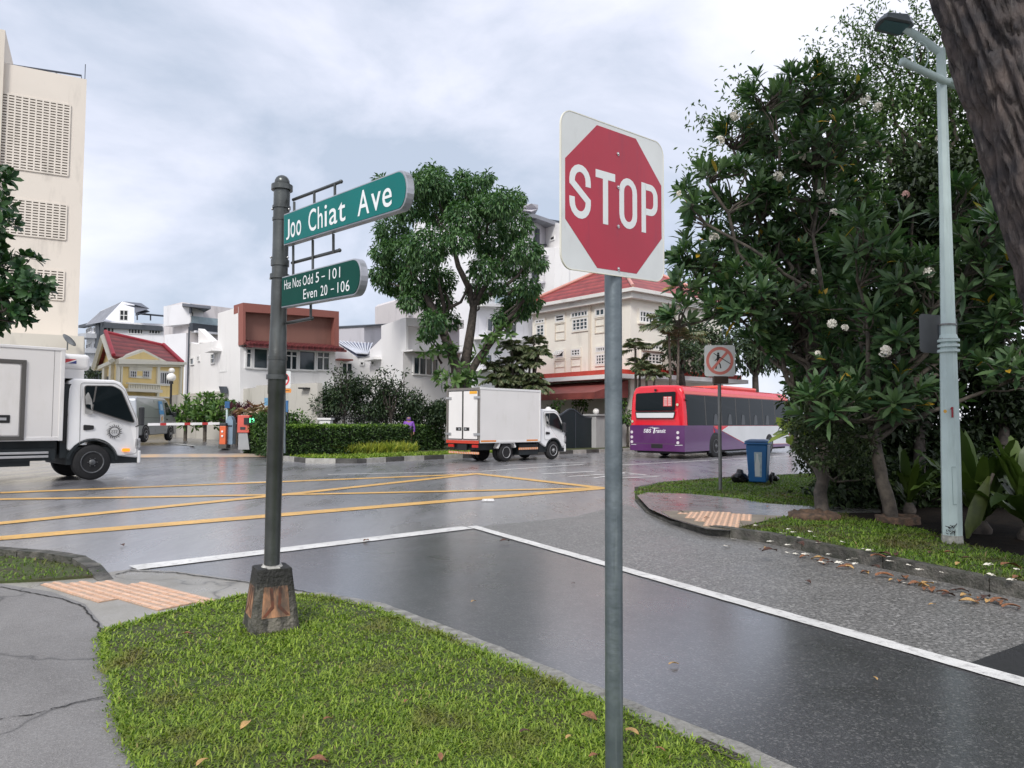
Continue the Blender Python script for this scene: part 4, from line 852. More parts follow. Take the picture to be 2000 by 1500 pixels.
# left refrigerated truck: local x forward, its right-hand side (y<0) faces the camera
ANG = math.atan2(.72, .695)
fwx = G(177, 937); S1 = 1.0
root = thing('refrigerated_truck', 'large white refrigerated truck entering at the left with a black sun emblem on its door', 'truck', (0, 0, 0), R(46))
Rz = Matrix.Rotation(R(46), 4, 'Z'); WX = 0.0; W = 1.95
contact = V((fwx.x, fwx.y, 0)); root.location = contact-(Rz @ V((0, -W/2+.1, 0)))
wr = .43
fsL, doorL = cab(root, W, 1.64, -.56, .50, 2.46, 0, wr, M_cab)
for x, dual in ((0, False), (-3.3, True)):
    for s in (-1, 1):
        wheel(root, x, s*(W/2-.14), wr, .24, side=s, dual=False)
        if dual: wheel(root, x, s*(W/2-.42), wr, .22, side=s)
b = MB(); b.box(-5.9, -.70, -1.04, 1.04, .98, 3.14); bx = b.build('cargo_box', M_bx, root, bevel=.03, local=True)
b = MB(); b.box(-5.95, -.68, -1.06, -1.00, 3.09, 3.16); b.box(-.78, -.685, -1.055, -1.0, .96, 3.10); b.box(-5.9, -.70, -1.052, -1.0, .965, 1.06); b.build('edge_trim', M_tw, bx, bevel=.012, local=True)
b = MB(); sidep(b, [(-.915, 1.06), (-.91, 1.06), (-.91, 3.09), (-.915, 3.09)], -1.044, .004); b.build('seam', M_seal, bx, local=True)
b = MB(); b.stroke([(-2.75, 1.03), (-2.75, 2.78), (-1.52, 2.78), (-1.52, 1.03)], .09, lambda u, v, d: V((u, -1.045-d, v)), 0, .03, closed=True); df = b.build('side_door', M_seal, root, local=True, bevel=.008)
b = MB(); sidep(b, rpoly([(-2.69, 1.10), (-1.59, 1.10), (-1.59, 2.71), (-2.69, 2.71)], .05), -1.043, -.02); b.build('panel', M_bx, df, local=True)
b = MB(); sidep(b, rpoly([(-2.18, 1.38), (-1.76, 1.38), (-1.76, 1.56), (-2.18, 1.56)], .02), -1.064, -.008); sidep(b, [(-2.06, 1.14), (-1.98, 1.14), (-1.98, 1.26), (-2.06, 1.26)], -1.064, -.02); b.build('door_latch', M_blk, df, local=True)
b = MB(); sidep(b, [(-2.05, 1.44), (-1.83, 1.44), (-1.83, 1.50), (-2.05, 1.50)], -1.073, -.006); b.build('latch_handle', M_chr, df, local=True)
b = MB(); b.box(-.70, -.06, -.80, .80, 2.66, 3.06); ru = b.build('refrigeration_unit', M_tw, root, bevel=.10, local=True, seg=4)
fr = lambda u, v, d: V((u, -.80-d, v))
b = MB(); b.prism([(-.62, 2.82), (-.38, 2.82), (-.38, 2.93), (-.62, 2.93)], fr, .002, .005, 0); b.prism([(-.62, 2.82), (-.38, 2.82), (-.38, 2.91)], fr, .005, .006, 1); b.prism([(-.62, 2.82), (-.56, 2.82), (-.38, 2.90), (-.38, 2.925), (-.62, 2.83)], fr, .006, .007, 2)
b.build('emblem', [mat('emblem_red', (.55, .05, .06), .5), mat('emblem_blue', (.04, .06, .22), .5), M_tw], ru, local=True)
b = MB(); b.box(-.69, -.2, -.78, .78, 2.46, 2.68); b.build('unit_support', M_tw, ru, local=True)
b = MB(); b.box(-5.8, -.75, -.85, .85, .60, .98); b.box(-.70, -.50, -.9, .9, .55, 2.32); b.build('chassis', M_under, root, local=True)
b = MB(); b.tube([(-.62, -.86, .9), (-.62, -.86, 1.9)], .06, 12); b.tube([(-.62, -.86, 1.55), (-.62, -.86, 1.6)], .085, 12); b.build('air_intake', M_blk, root, local=True)
for z in (.66, .57):
    b = MB(); b.box(-2.75, -.95, -.99, -.93, z, z+.055); b.build('side_guard', M_chr, root, bevel=.008, local=True)
b = MB(); b.box(-5.8, -.8, -.95, -.9, .50, .78); b.box(-2.9, -1.3, -.9, .9, .38, .6); b.build('skirt', M_under, root, local=True)
# sun emblem on the door
b = MB(); ecx, ecz, er = .47, 1.17, .142; cf = lambda rr_, n=30: [(ecx+rr_*math.cos(2*PI*i/n), ecz+rr_*math.sin(2*PI*i/n)) for i in range(n)]
b.stroke(cf(er*.82), .022, fsL, .001, .004, closed=True)
for i in range(20):
    a = 2*PI*i/20; c_, s_ = math.cos(a), math.sin(a); ro = er*(1.42 if i % 2 else 1.2)
    b.prism([(ecx+er*.95*math.cos(a-.09), ecz+er*.95*math.sin(a-.09)), (ecx+er*.95*math.cos(a+.09), ecz+er*.95*math.sin(a+.09)), (ecx+er*1.15*math.cos(a+.10), ecz+er*1.15*math.sin(a+.10)), (ecx+ro*math.cos(a+.14), ecz+ro*math.sin(a+.14)), (ecx+er*1.12*math.cos(a-.03), ecz+er*1.12*math.sin(a-.03))], fsL, .001, .004)
for k in range(3):
    x = ecx+(k-1)*.052; b.stroke([(x-.018, ecz+.045), (x+.006, ecz+.012), (x-.012, ecz-.012), (x+.014, ecz-.05)], .009, fsL, .001, .003); b.stroke([(x+.016, ecz+.04), (x-.014, ecz-.03)], .007, fsL, .001, .0035)
b.build('sun_emblem', M_blk, doorL, local=True)
b = MB()
for i in range(12):
    a = R(140-100*i/11); x, z = ecx+er*1.75*math.cos(a), ecz+er*1.75*math.sin(a); b.stroke([(x-.012, z-.012), (x, z+.014), (x+.011, z-.012)], .005, fsL, .001, .003)
b.build('arc_lettering', mat('letter_grey', (.35, .35, .36), .5), doorL, local=True)

# right box truck
root = thing('box_truck', 'white box truck driving away beside the clipped hedge, rear doors and side in view', 'truck', (0, 0, 0), R(45.5))
Rz = Matrix.Rotation(R(45.5), 4, 'Z'); W = 1.72
cr0 = P(936, 866, 26.5); cr0.z = 0; root.location = cr0-(Rz @ V((-2.45, -.9, 0))); root.location.z = 0
wr = .36
fsR, doorR = cab(root, 1.70, 1.55, .82, .42, 1.98, 1.62, .36, M_cab, lamp=False, mdx=-.20)
wheel(root, 1.62, -.73, .36, .2, rim=M_rimb, side=-1); wheel(root, 1.62, .73, .36, .2, side=1)
for s in (-1, 1): wheel(root, -1.0, s*.72, .34, .2, rim=M_rimb, side=s, dual=True); wheel(root, -1.0, s*.48, .34, .18, side=s)
b = MB(); b.box(-2.42, .78, -.9, .9, .72, 2.68); bx = b.build('cargo_box', M_bx, root, bevel=.02, local=True)
b = MB(); b.box(-2.44, .80, -.915, -.88, 2.62, 2.70); b.box(.72, .795, -.912, -.88, .72, 2.62); b.box(-2.4, .72, -.908, -.88, .70, .78); b.build('edge_trim', M_tw, bx, bevel=.01, local=True)
fb_ = lambda u, v, d: V((-2.42-d, -u, v))    # u: seen left(-) .. right(+) ; rear face
b = MB(); b.stroke([(-.87, .74), (.87, .74), (.87, 2.66), (-.87, 2.66)], .07, fb_, 0, .03, closed=True); rf = b.build('rear_frame', mat('frame_grey', (.24, .22, .20), .5, .3), root, local=True)
for s in (-1, 1):
    b = MB(); b.prism([(min(s*.02, s*.80), .84), (max(s*.02, s*.80), .84), (max(s*.02, s*.80), 2.58), (min(s*.02, s*.80), 2.58)], fb_, .0, .022); d_ = b.build('rear_door', M_bx, root, local=True, bevel=.01)
    b = MB(); b.stroke([(s*.028, .83), (s*.80, .83), (s*.80, 2.59), (s*.028, 2.59)], .022, fb_, .0, .026, closed=True); b.build('door_seal', M_blk, d_, local=True)
    b = MB()
    for z in (1.02, 2.34): b.prism([(min(s*.62, s*.93), z-.04), (max(s*.62, s*.93), z-.04), (max(s*.62, s*.93), z+.04), (min(s*.62, s*.93), z+.04)], fb_, .03, .06)
    b.build('hinge', M_chr, d_, local=True)
    b = MB(); b.prism([(min(s*.07, s*.36), 1.14), (max(s*.07, s*.36), 1.14), (max(s*.07, s*.36), 1.26), (min(s*.07, s*.36), 1.26)], fb_, .023, .03); b.build('latch_plate', M_blk, d_, local=True)
    b = MB(); b.prism([(min(s*.12, s*.22), 1.17), (max(s*.12, s*.22), 1.17), (max(s*.12, s*.22), 1.23), (min(s*.12, s*.22), 1.23)], fb_, .03, .04); b.build('latch_handle', M_chr, d_, local=True)
b = MB(); b.prism([(.36, 2.47), (.76, 2.47), (.76, 2.57), (.36, 2.57)], fb_, .023, .027); b.build('orange_marker', mat('marker_orange', (.85, .42, .03), .4), root, local=True)
b = MB(); b.prism([(-.88, .68), (.88, .68), (.88, .79), (-.88, .79)], fb_, .03, .05); b.build('reflective_strip', mat('reflector_red', (.60, .06, .03), .35, var=.3, vs=30), root, local=True)
b = MB(); b.prism([(-.28, .42), (.22, .42), (.22, .66), (-.28, .66)], fb_, -.02, .02); b.build('number_plate_panel', M_blk, root, local=True)
def hatch(nm, x0_, x1_, fn, z0_, z1_):
    b = MB(); b.prism([(x0_, z0_), (x1_, z0_), (x1_, z1_), (x0_, z1_)], fn, 0, .015, 0); n_ = int(abs(x1_-x0_)/.09)
    for i in range(n_): x = x0_+(x1_-x0_)*(i+.2)/n_; b.prism([(x, z0_), (x+.04, z0_), (x+.065, z1_), (x+.025, z1_)], fn, .015, .018, 1)
    return b.build(nm, [mat('hatch_orange', (.75, .22, .05), .4), mat('hatch_pale', (.6, .5, .4), .4)], root, local=True)
hatch('rear_guard', -.85, .80, lambda u, v, d: fb_(u, v, d-.06), .30, .38)
hatch('side_guard', -.35, .72, lambda u, v, d: V((u, -.82-d, v)), .42, .50)
for s in (-1, 1):
    b = MB(); b.prism([(min(s*.5, s*.8), .54), (max(s*.5, s*.8), .54), (max(s*.5, s*.8), .64), (min(s*.5, s*.8), .64)], fb_, -.02, .02); b.build('tail_light', M_redl, root, local=True)
fsd = lambda u, v, d: V((u, -.908-d, v))
for u0, u1 in ((-2.38, -1.62), (.0, .62)):
    b = MB(); b.prism([(u0, .745), (u1, .745), (u1, .80), (u0, .80)], fsd, 0, .004); b.build('side_reflector', mat('reflector_orange', (.78, .25, .03), .35), root, local=True)
b = MB(); b.stroke([(-1.48, .50), (-1.36, .70), (-.64, .70), (-.55, .52)], .06, lambda u, v, d: V((u, -.84-d, v)), -.2, .02); b.build('mudguard', M_tw, root, local=True)
b = MB(); b.box(-2.3, 1.0, -.62, .62, .44, .72); b.box(-.3, .75, -.8, -.3, .22, .62); b.box(.70, .9, -.75, .75, .30, 1.8); b.build('chassis', M_under, root, local=True)

# silver van
root = thing('van', 'silver panel van with a blue sticker, parked inside the car park beyond the barrier', 'van', (0, 0, 0), R(96))
wv = .33; cv = P(330, 858, 33.5); vloc = V((cv.x, 33.5, .42)); W = 1.7
Rv = Matrix.Rotation(R(96), 4, 'Z'); cv = P(284, 864, 32); vloc = V((cv.x, 32, cv.z)); root.location = vloc-(Rv @ V((-1.45, -.85, 0)))
M_silver = mat('van_silver', (.42, .44, .46), .3, .55, var=.06, vs=1, coat=.4)
prof = [(-2.35, .42), (-2.4, 1.0), (-2.32, 1.85), (-2.15, 1.96), (1.1, 1.96), (1.35, 1.86), (2.0, 1.18), (2.3, 1.0), (2.36, .72), (2.3, .32), (-2.3, .30)]
def vh(z): return .85-.13*max(0, (z-1.05)/.9)**1.5
b = MB(); n_ = len(prof); vs = [V((x, -vh(z), z)) for x, z in prof]+[V((x, vh(z), z)) for x, z in prof]; b.add(vs, [list(range(n_)), list(range(n_, 2*n_))]+[(i, (i+1) % n_, n_+(i+1) % n_, n_+i) for i in range(n_)])
b.build('van_body', M_silver, root, bevel=.06, local=True, seg=3)
fv = lambda u, v, d: V((u, -vh(v)-.006-d, v))
b = MB(); b.prism(rpoly([(.95, 1.18), (.95, 1.76), (1.22, 1.78), (1.80, 1.2)], .06), fv, -.003, .006); b.build('window', M_glass, root, local=True)
b = MB(); b.add([V((1.47, -.66, 1.80)), V((1.47, .66, 1.80)), V((2.06, .78, 1.19)), V((2.06, -.78, 1.19))], [(0, 1, 2, 3)]); b.build('windscreen', M_glass, root, local=True)
b = MB()
for st in ([(.86, .45), (.86, 1.85)], [(-.35, .45), (-.35, 1.85)], [(-2.3, 1.06), (.86, 1.06)], [(-.35, 1.45), (.86, 1.45)], [(1.95, .5), (1.93, 1.1)]): b.stroke(st, .014, fv, 0, .004)
b.build('panel_seam', M_seal, root, local=True)
b = MB(); b.prism(rpoly([(.95, .96), (1.15, .96), (1.15, 1.02), (.95, 1.02)], .02), fv, 0, .01); b.build('handle', M_blk, root, local=True)
b = MB(); b.prism([(.10, 1.22), (.72, 1.22), (.62, 1.82), (.16, 1.82)], fv, .005, .008, 0); b.prism([(.28, 1.40), (.6, 1.40), (.56, 1.68), (.3, 1.68)], fv, .008, .010, 1); b.prism([(.15, .82), (.66, .86), (.62, 1.22), (.18, 1.2)], fv, .007, .010, 2); b.prism([(.3, .9), (.5, .95), (.48, 1.15), (.32, 1.1)], fv, .010, .012, 3)
b.build('sticker', [mat('sticker_blue', (.10, .33, .62), .4), mat('sticker_light_blue', (.45, .62, .8), .4), mat('sticker_white2', (.7, .7, .7), .4), mat('sticker_salmon', (.7, .3, .25), .5, col2=(.7, .5, .1), vs=6)], root, local=True)
b = MB(); b.box(1.75, 1.95, -1.0, -.84, 1.12, 1.34); b.build('mirror', M_mirror, root, bevel=.03, local=True)
for x in (-1.45, 1.55):
    for s in (-1, 1): wheel(root, x, s*.77, wv, .2, rim=M_rimb, side=s)
    b = MB(); b.stroke([(x+.40*math.cos(a), wv+.40*math.sin(a)) for a in [PI*i/10 for i in range(11)]], .06, fv, -.03, .004); b.build('wheel_arch', M_blk, root, local=True)
b = MB(); b.box(2.25, 2.42, -.8, .8, .3, .6); b.build('bumper', M_silver, root, bevel=.05, local=True)

# bus
BW = 1.27; BL_ = 11.4; BH = 3.02
root = thing('bus', 'single-deck bus in red, purple and white, driving away to the right of the junction', 'bus', (0, 0, 0), R(49))
Rb = Matrix.Rotation(R(49), 4, 'Z'); rr0 = P(1337, 890, 29.9); rr0.z = 0; root.location = rr0-(Rb @ V((0, -BW, 0))); root.location.z = 0
M_bred = mat('bus_red', (.70, .012, .028), .25, var=.08, vs=1.3, coat=.5); M_bpur = mat('bus_purple', (.095, .022, .115), .28, var=.12, vs=1.3, coat=.5); M_bwh = mat('bus_white', (.66, .67, .68), .3, var=.1, vs=1, coat=.4)
M_salmon = mat('bus_roof_band', (.80, .10, .07), .3, var=.06, coat=.4)
def bh(z): return BW-.12*max(0, (z-1.2)/1.8)**2
def bprof(x):
    t = max(0, 1-x/.25); return t
secs = []
b = MB(); xs_ = [-.0, .06, .2, BL_-.3, BL_-.05, BL_]; ring = []
pz = [(0, .32), (1, .32), (1, .7), (1, 1.3), (1, 1.9), (1, 2.5), (.985, 2.78), (.93, 2.93), (.75, 3.0), (0, 3.03)]
for x in xs_:
    e_ = 1-.05*(x < .02)-.012*(x == .06)-.06*(x > BL_-.02)
    ztap = .93 if x < .02 else (.985 if x == .06 else 1)
    half = [(h_*bh(z)*e_, z if z < 2 else 2+(z-2)*ztap) for h_, z in pz]
    ring.append([V((x+ (.10 if x < .1 and z > 2.4 else 0)*(z-2.4)/.6, -y, z)) for y, z in half]+[V((x+(.10 if x < .1 and z > 2.4 else 0)*(z-2.4)/.6, y, z)) for y, z in half[::-1]])
n_ = len(ring[0]); b.add([p for r_ in ring for p in r_], [(i*n_+j, i*n_+(j+1) % n_, (i+1)*n_+(j+1) % n_, (i+1)*n_+j) for i in range(len(ring)-1) for j in range(n_)]+[list(range(n_))[::-1], [(len(ring)-1)*n_+j for j in range(n_)]])
b.build('bus_body', M_bred, root, bevel=.03, local=True)
fS = lambda u, v, d: V((u, -bh(v)-.008-d, v)); 
def fR(u, v, d):     # rear face: u -1..1 seen left..right
    xo = .10*max(0, (v-2.4)/.6); return V((xo-.008-d, -u*bh(v)*.95, v))
b = MB(); b.prism([(.12, 2.65), (BL_-.2, 2.65), (BL_-.2, 2.76), (.12, 2.76)], fS, -.004, .004); b.build('roof_band', M_salmon, root, local=True)
b = MB(); b.prism(rpoly([(.28, 1.36), (BL_-.25, 1.36), (BL_-.25, 2.62), (.20, 2.62)], .06), fS, -.004, .006); sg = b.build('side_window', M_glass, root, local=True)
b = MB()
for x in (1.9, 3.4, 4.9, 6.4, 7.9, 9.4): b.prism([(x-.03, 1.38), (x+.03, 1.38), (x+.03, 2.6), (x-.03, 2.6)], fS, .006, .010)
b.build('window_divider', M_seal, sg, local=True)
# passengers' seats seen as pale shapes behind the glass
b = MB()
for x in (2.6, 4.0, 5.4, 6.8, 8.2): b.mark(); b.prism(rpoly([(x, 1.4), (x+.42, 1.4), (x+.36, 1.85), (x+.1, 1.85)], .08), fS, .0062, .007)
b.each('seat_shape', mat('seat_dim', (.055, .06, .065), .4), sg, local=True)
wx = 2.75; war = .58
arch = [(wx+war*math.cos(a), .48+war*math.sin(a)) for a in [PI*i/12 for i in range(13)]]
b = MB(); b.prism([(-.01, .30), (wx-war, .30), (wx-war, .48)]+[p for p in arch[::-1][1:6]]+[(wx-.2, 1.36), (-.01, 1.36)], fS, -.004, .006); b.prism([(wx-.19, 1.34)]+arch[::-1][6:-1]+[(wx+war, .48), (wx+war, .30), (BL_-.05, .30), (BL_-.2, .42), (6.0, .46), (wx+.6, 1.12), (wx+.05, 1.22)], fS, -.004, .0055)
b.build('purple_side_panel', M_bpur, root, local=True)
b = MB(); b.prism([(wx+.62, 1.14), (6.0, .50), (BL_-.2, .44), (BL_-.2, 1.34), (wx+1.3, 1.34)], fS, -.004, .006); b.build('white_side_panel', M_bwh, root, local=True)
b = MB(); b.prism([(x_, z_) for x_, z_ in arch]+[(wx-war, .2), (wx+war, .2)], fS, -.05, .0075); b.build('wheel_well', M_under, root, local=True)
for x in (wx, 8.6):
    for s in (-1, 1): wheel(root, x, s*(BW-.105), .48, .28, rim=M_rim, side=s)
b = MB(); b.box(.3, BL_-.3, -1.1, 1.1, .2, .36); b.build('underbody', M_under, root, local=True)
b = MB(); b.prism([(-1.05, .30), (1.055, .30), (1.055, 1.36), (-1.05, 1.36)], fR, -.004, .006); pp = b.build('purple_rear_panel', M_bpur, root, local=True)
b = MB(); b.prism(rpoly([(-.84, 1.96), (.72, 1.96), (.78, 2.74), (-.88, 2.70)], .08), fR, -.002, .008); rw = b.build('rear_window', M_glass, root, local=True)
b = MB(); b.prism([(.28, 2.14), (.62, 2.14), (.62, 2.54), (.28, 2.54)], fR, .008, .010, 0)
for z in (2.18, 2.26, 2.34, 2.42, 2.49):
    b.prism([(.31, z), (.43, z), (.43, z+.03), (.31, z+.03)], fR, .010, .011, 1); b.prism([(.47, z), (.59, z), (.59, z+.03), (.47, z+.03)], fR, .010, .011, 1)
b.build('notice', [mat('notice_red', (.62, .08, .08), .5), mat('notice_white', (.75, .7, .68), .5)], rw, local=True)
b = MB(); b.prism(rpoly([(-.80, 1.64), (.68, 1.64), (.74, 1.93), (-.85, 1.93)], .03), fR, -.002, .008); b.build('destination_surround', M_blk, root, local=True)
b = MB(); b.prism([(-.77, 1.67), (.65, 1.67), (.70, 1.87), (-.81, 1.87)], fR, .008, .012); b.build('white_panel', M_bwh, root, local=True)
b = MB(); fit_text(b, 'SBS', (-.50, 1.05, -.20, 1.21), fR, .009, .02, shear=.2); fit_text(b, 'ransit', (-.03, 1.05, .36, 1.21), fR, .009, .02, shear=.2); b.stroke([(-.10, 1.03), (-.06, 1.24)], .045, fR, .006, .009); b.prism([(-.32, 1.265), (-.12, 1.29), (-.13, 1.265)], fR, .006, .009); b.prism([(-.17, 1.225), (-.10, 1.262), (.15, 1.25), (.0, 1.225)], fR, .006, .009); pass
b.build('lettering', mat('bus_letter_white', (.8, .8, .82), .4), pp, local=True, fixn=False)
for s in (-.97, .82):
    for z in (.66, .86, 1.07):
        b = MB(); n0 = fR(s, z, .006); b.tube([n0, n0+V((-.02, 0, 0))], .062, 16); b.build('rear_light', mat('rear_lamp_clear', (.66, .60, .64), .2, var=.1), root, local=True)
for s, z in ((.83, 2.20), (-.95, 1.52)):
    b = MB(); n0 = fR(s, z, .006); b.tube([n0, n0+V((-.015, 0, 0))], .055, 14); b.build('round_badge', mat('badge_cream', (.6, .55, .4), .4), root, local=True)
b = MB(); b.prism([(-.20, .42), (.24, .42), (.24, .58), (-.20, .58)], fR, .007, .012); b.build('number_plate_panel', M_blk, root, local=True)
b = MB(); b.prism([(.7, .68-.14), (1.0, .70-.14), (.98, .72-.14), (.72, .70-.14)], fR, .007, .01); b.prism([(-1.0, .54), (-.8, .54), (-.8, .56), (-1.0, .56)], fR, .007, .01); b.build('scrape', M_bwh, pp, local=True)
b = MB(); b.stroke([(-.84, 1.58), (.74, 1.58)], .012, fR, .0, .003); b.stroke([(-1.0, .60), (1.0, .60)], .014, fR, .006, .009); b.build('panel_seam', M_seal, root, local=True)
b = MB(); b.tube([fR(-.05, 2.82, .0), fR(-.05, 2.82, .08)], .045, 8); b.tube([fS(.18, 2.40, 0), fS(.18, 2.40, .10)], .05, 8); b.build('camera_housing', M_blk, root, local=True)
b = MB(); b.box(4.3, 8.2, -.85, .85, 3.0, 3.17); b.build('roof_unit', M_salmon, root, bevel=.08, local=True)
# ------------------------------------------------------------------ buildings
def bmat(name, col, **k):
    k.setdefault('rough', .75); k.setdefault('var', .05); k.setdefault('vs', .4); k.setdefault('stain', tuple(c*.62 for c in col)); k.setdefault('sscale', (.5, .5, .12)); return mat(name, col, **k)
W_white = bmat('wall_white', (.80, .79, .785)); W_wht2 = bmat('wall_cool_white', (.76, .76, .79)); W_grey = bmat('wall_lilac_grey', (.50, .49, .53)); W_cream = bmat('wall_cream', (.80, .76, .68)); W_beige = bmat('wall_beige', (.70, .64, .565))
W_yel = bmat('wall_yellow', (.88, .68, .30)); W_ylt = bmat('wall_pale_trim', (.82, .79, .66)); W_brown = bmat('wall_brown_panel', (.24, .115, .09)); W_brown2 = bmat('brown_frame', (.28, .10, .08)); W_dark = mat('wall_dark_slate', (.05, .06, .075), .6, var=.2); W_conc = bmat('boundary_render', (.50, .48, .43), stain=(.26, .25, .2), sscale=(1.2, 1.2, .15))
def tiles(name, c1, c2, rib, ax):   # pitched tile roof: rows as bump and colour
    m = bpy.data.materials.new(name); m.use_nodes = True; t = m.node_tree; b = t.nodes['Principled BSDF']; n = t.nodes.new; l = t.links.new
    co = n('ShaderNodeTexCoord'); wv_ = n('ShaderNodeTexWave'); wv_.bands_direction = ax; wv_.inputs['Scale'].default_value = rib; wv_.wave_profile = 'SAW'; l(co.outputs['Object'], wv_.inputs['Vector'])
    nz = n('ShaderNodeTexNoise'); nz.inputs['Scale'].default_value = 1.7; nz.inputs['Detail'].default_value = 6; l(co.outputs['Object'], nz.inputs['Vector'])
    r = n('ShaderNodeValToRGB'); r.color_ramp.elements[0].position = .3; r.color_ramp.elements[1].position = .7; r.color_ramp.elements[0].color = c1+(1,); r.color_ramp.elements[1].color = c2+(1,); l(nz.outputs[0], r.inputs[0])
    mm = n('ShaderNodeMix'); mm.data_type = 'RGBA'; mm.blend_type = 'MULTIPLY'; mm.inputs[0].default_value = .55; l(r.outputs[0], mm.inputs[6]); l(wv_.outputs[0], mm.inputs[7]); l(mm.outputs[2], b.inputs['Base Color'])
    bp = n('ShaderNodeBump'); bp.inputs['Strength'].default_value = .8; bp.inputs['Distance'].default_value = .08; l(wv_.outputs[0], bp.inputs['Height']); l(bp.outputs[0], b.inputs['Normal']); b.inputs['Roughness'].default_value = .5; return m
T_red = tiles('roof_red_tiles', (.26, .035, .035), (.42, .07, .06), 1.0, 'Z'); T_dk = tiles('roof_maroon_tiles', (.13, .025, .03), (.20, .05, .05), 1.3, 'X'); T_blue = tiles('roof_blue_metal', (.16, .18, .27), (.26, .28, .38), .9, 'X')
M_frame = mat('window_frame_white', (.74, .74, .73), .5, var=.06); M_wg = mat('window_glass', (.025, .045, .055), .08, spec=.7, var=.5, vs=.6)
M_wgd = mat('window_dark', (.012, .014, .016), .3)
class Wall:
    def __init__(s, a, b):
        s.a = V((a[0], a[1], 0)); s.b = V((b[0], b[1], 0)); s.U = (s.b-s.a).normalized(); s.L = (s.b-s.a).length; s.N = V((s.U.y, -s.U.x, 0))
        if s.N.dot(CP-s.a) < 0: s.N = -s.N
        s.B = None
    def uz(s, px, py):
        d = ray(px, py); t = s.N.dot(s.a-CP)/s.N.dot(d); p = CP+d*t; return ((p-s.a).dot(s.U), p.z)
    def f(s, u, v, d): return s.a+s.U*u+V((0, 0, v))+(s.B*(-d) if (d < 0 and s.B) else s.N*d)
    def rect(s, pl, pt, pr, pb):   # photo rectangle -> u0,u1,z0,z1
        cx = (pl+pr)/2; cy = (pt+pb)/2; return s.uz(pl, cy)[0], s.uz(pr, cy)[0], s.uz(cx, pb)[1], s.uz(cx, pt)[1]
    def slab(s, mb, pl, pt, pr, pb, d0, d1, mi=0):
        u0, u1, z0, z1 = s.rect(pl, pt, pr, pb); mb.prism([(u0, z0), (u1, z0), (u1, z1), (u0, z1)], s.f, d0, d1, mi)
    def quadpx(s, mb, pts, d0, d1, mi=0): mb.prism([s.uz(*p) for p in pts], s.f, d0, d1, mi)
def meet(w1, w2): w1.B = w2.U; w2.B = -w1.U
def gxy(px, Y): p = P(px, 820, Y); return (p.x, p.y)
def window(w_, root, r, cols=2, rows=1, fw=.06, fm=None, gm=None, sur=.0, dep=.08, sm=None, sill=False, name='window'):
    u0, u1, z0, z1 = w_.rect(*r); fm = fm or M_frame
    b = MB(); cx = lambda i: u0+(u1-u0)*i/cols; cz = lambda j: z0+(z1-z0)*j/rows
    for a, c in ((u0, u0+fw), (u1-fw, u1)): b.prism([(a, z0), (c, z0), (c, z1), (a, z1)], w_.f, 0, dep)
    for a, c in ((z0, z0+fw), (z1-fw, z1)): b.prism([(u0+fw, a), (u1-fw, a), (u1-fw, c), (u0+fw, c)], w_.f, 0, dep-.003)
    for i in range(1, cols): b.prism([(cx(i)-fw*.4, z0+fw), (cx(i)+fw*.4, z0+fw), (cx(i)+fw*.4, z1-fw), (cx(i)-fw*.4, z1-fw)], w_.f, .01, dep-.006)
    for j in range(1, rows): b.prism([(u0+fw, cz(j)-fw*.35), (u1-fw, cz(j)-fw*.35), (u1-fw, cz(j)+fw*.35), (u0+fw, cz(j)+fw*.35)], w_.f, .01, dep-.012)
    o = b.build(name, fm, root)
    b = MB(); b.prism([(u0+fw*.5, z0+fw*.5), (u1-fw*.5, z0+fw*.5), (u1-fw*.5, z1-fw*.5), (u0+fw*.5, z1-fw*.5)], w_.f, .005, .022); b.build('pane', gm or M_wg, o)
    if sur:
        b = MB(); q = [(u0-sur, z0-sur), (u1+sur, z0-sur), (u1+sur, z1+sur), (u0-sur, z1+sur)]; b.stroke([(u0-sur/2, z0-sur/2), (u1+sur/2, z0-sur/2), (u1+sur/2, z1+sur/2), (u0-sur/2, z1+sur/2)], sur, w_.f, .0, dep*.6+.02, closed=True)
        b.build('surround', sm or fm, o)
    if sill: b = MB(); b.prism([(u0-.12, z0-.10), (u1+.12, z0-.10), (u1+.12, z0), (u0-.12, z0)], w_.f, 0, .18); b.build('sill', sm or fm, o)
    return o
def body(w1, w2, z, root, m, name='wall', ztop=None):    # two walls meeting at a corner -> solid block; w1 left wall (a..corner b), w2 right wall (a corner..b)
    A_, C_, B_ = w1.a, w2.a, w2.b; D_ = A_+(B_-C_); b = MB()
    b.hexa([V((p.x, p.y, -.1)) for p in (A_, C_, B_, D_)]+[V((p.x, p.y, z)) for p in (A_, C_, B_, D_)]); return b.build(name, m, root)
def zof(px, py, Y): return P(px, py, Y).z

# --- beige tower at the far left
Rc = gxy(146, 38); d_ = V((.874, .487)); La = (Rc[0]-d_.x*13, Rc[1]-d_.y*13); wL = Wall(La, Rc); 
root = thing('apartment_tower', 'tall beige block with three grilles of brick vents, at the left edge', 'building', (Rc[0], Rc[1], 0))
zt = zof(155.5, 155, 38); b = MB(); p = [V((La[0], La[1], 0)), V((Rc[0], Rc[1], 0)), V((Rc[0]-5.9, Rc[1]+8.1, 0)), V((La[0]-5.9, La[1]+8.1, 0))]
b.hexa([V((q.x, q.y, -.1)) for q in p]+[V((q.x, q.y, zt)) for q in p]); b.build('wall', W_beige, root)
b = MB(); u0, z0 = wL.uz(9, 120); b.prism([(-1, -.1), (u0, -.1), (u0, wL.uz(5, 62)[1]), (-1, wL.uz(5, 62)[1])], wL.f, -4, .25); b.build('stair_tower', bmat('wall_beige_light', (.66, .60, .52)), root)
b = MB(); b.tube([wL.f(u0, wL.uz(12, 121)[1], -.3), wL.f(wL.L-.25, wL.uz(148, 141)[1], -.3), wL.f(wL.L-.25, zt, -.3)], .05, 6)
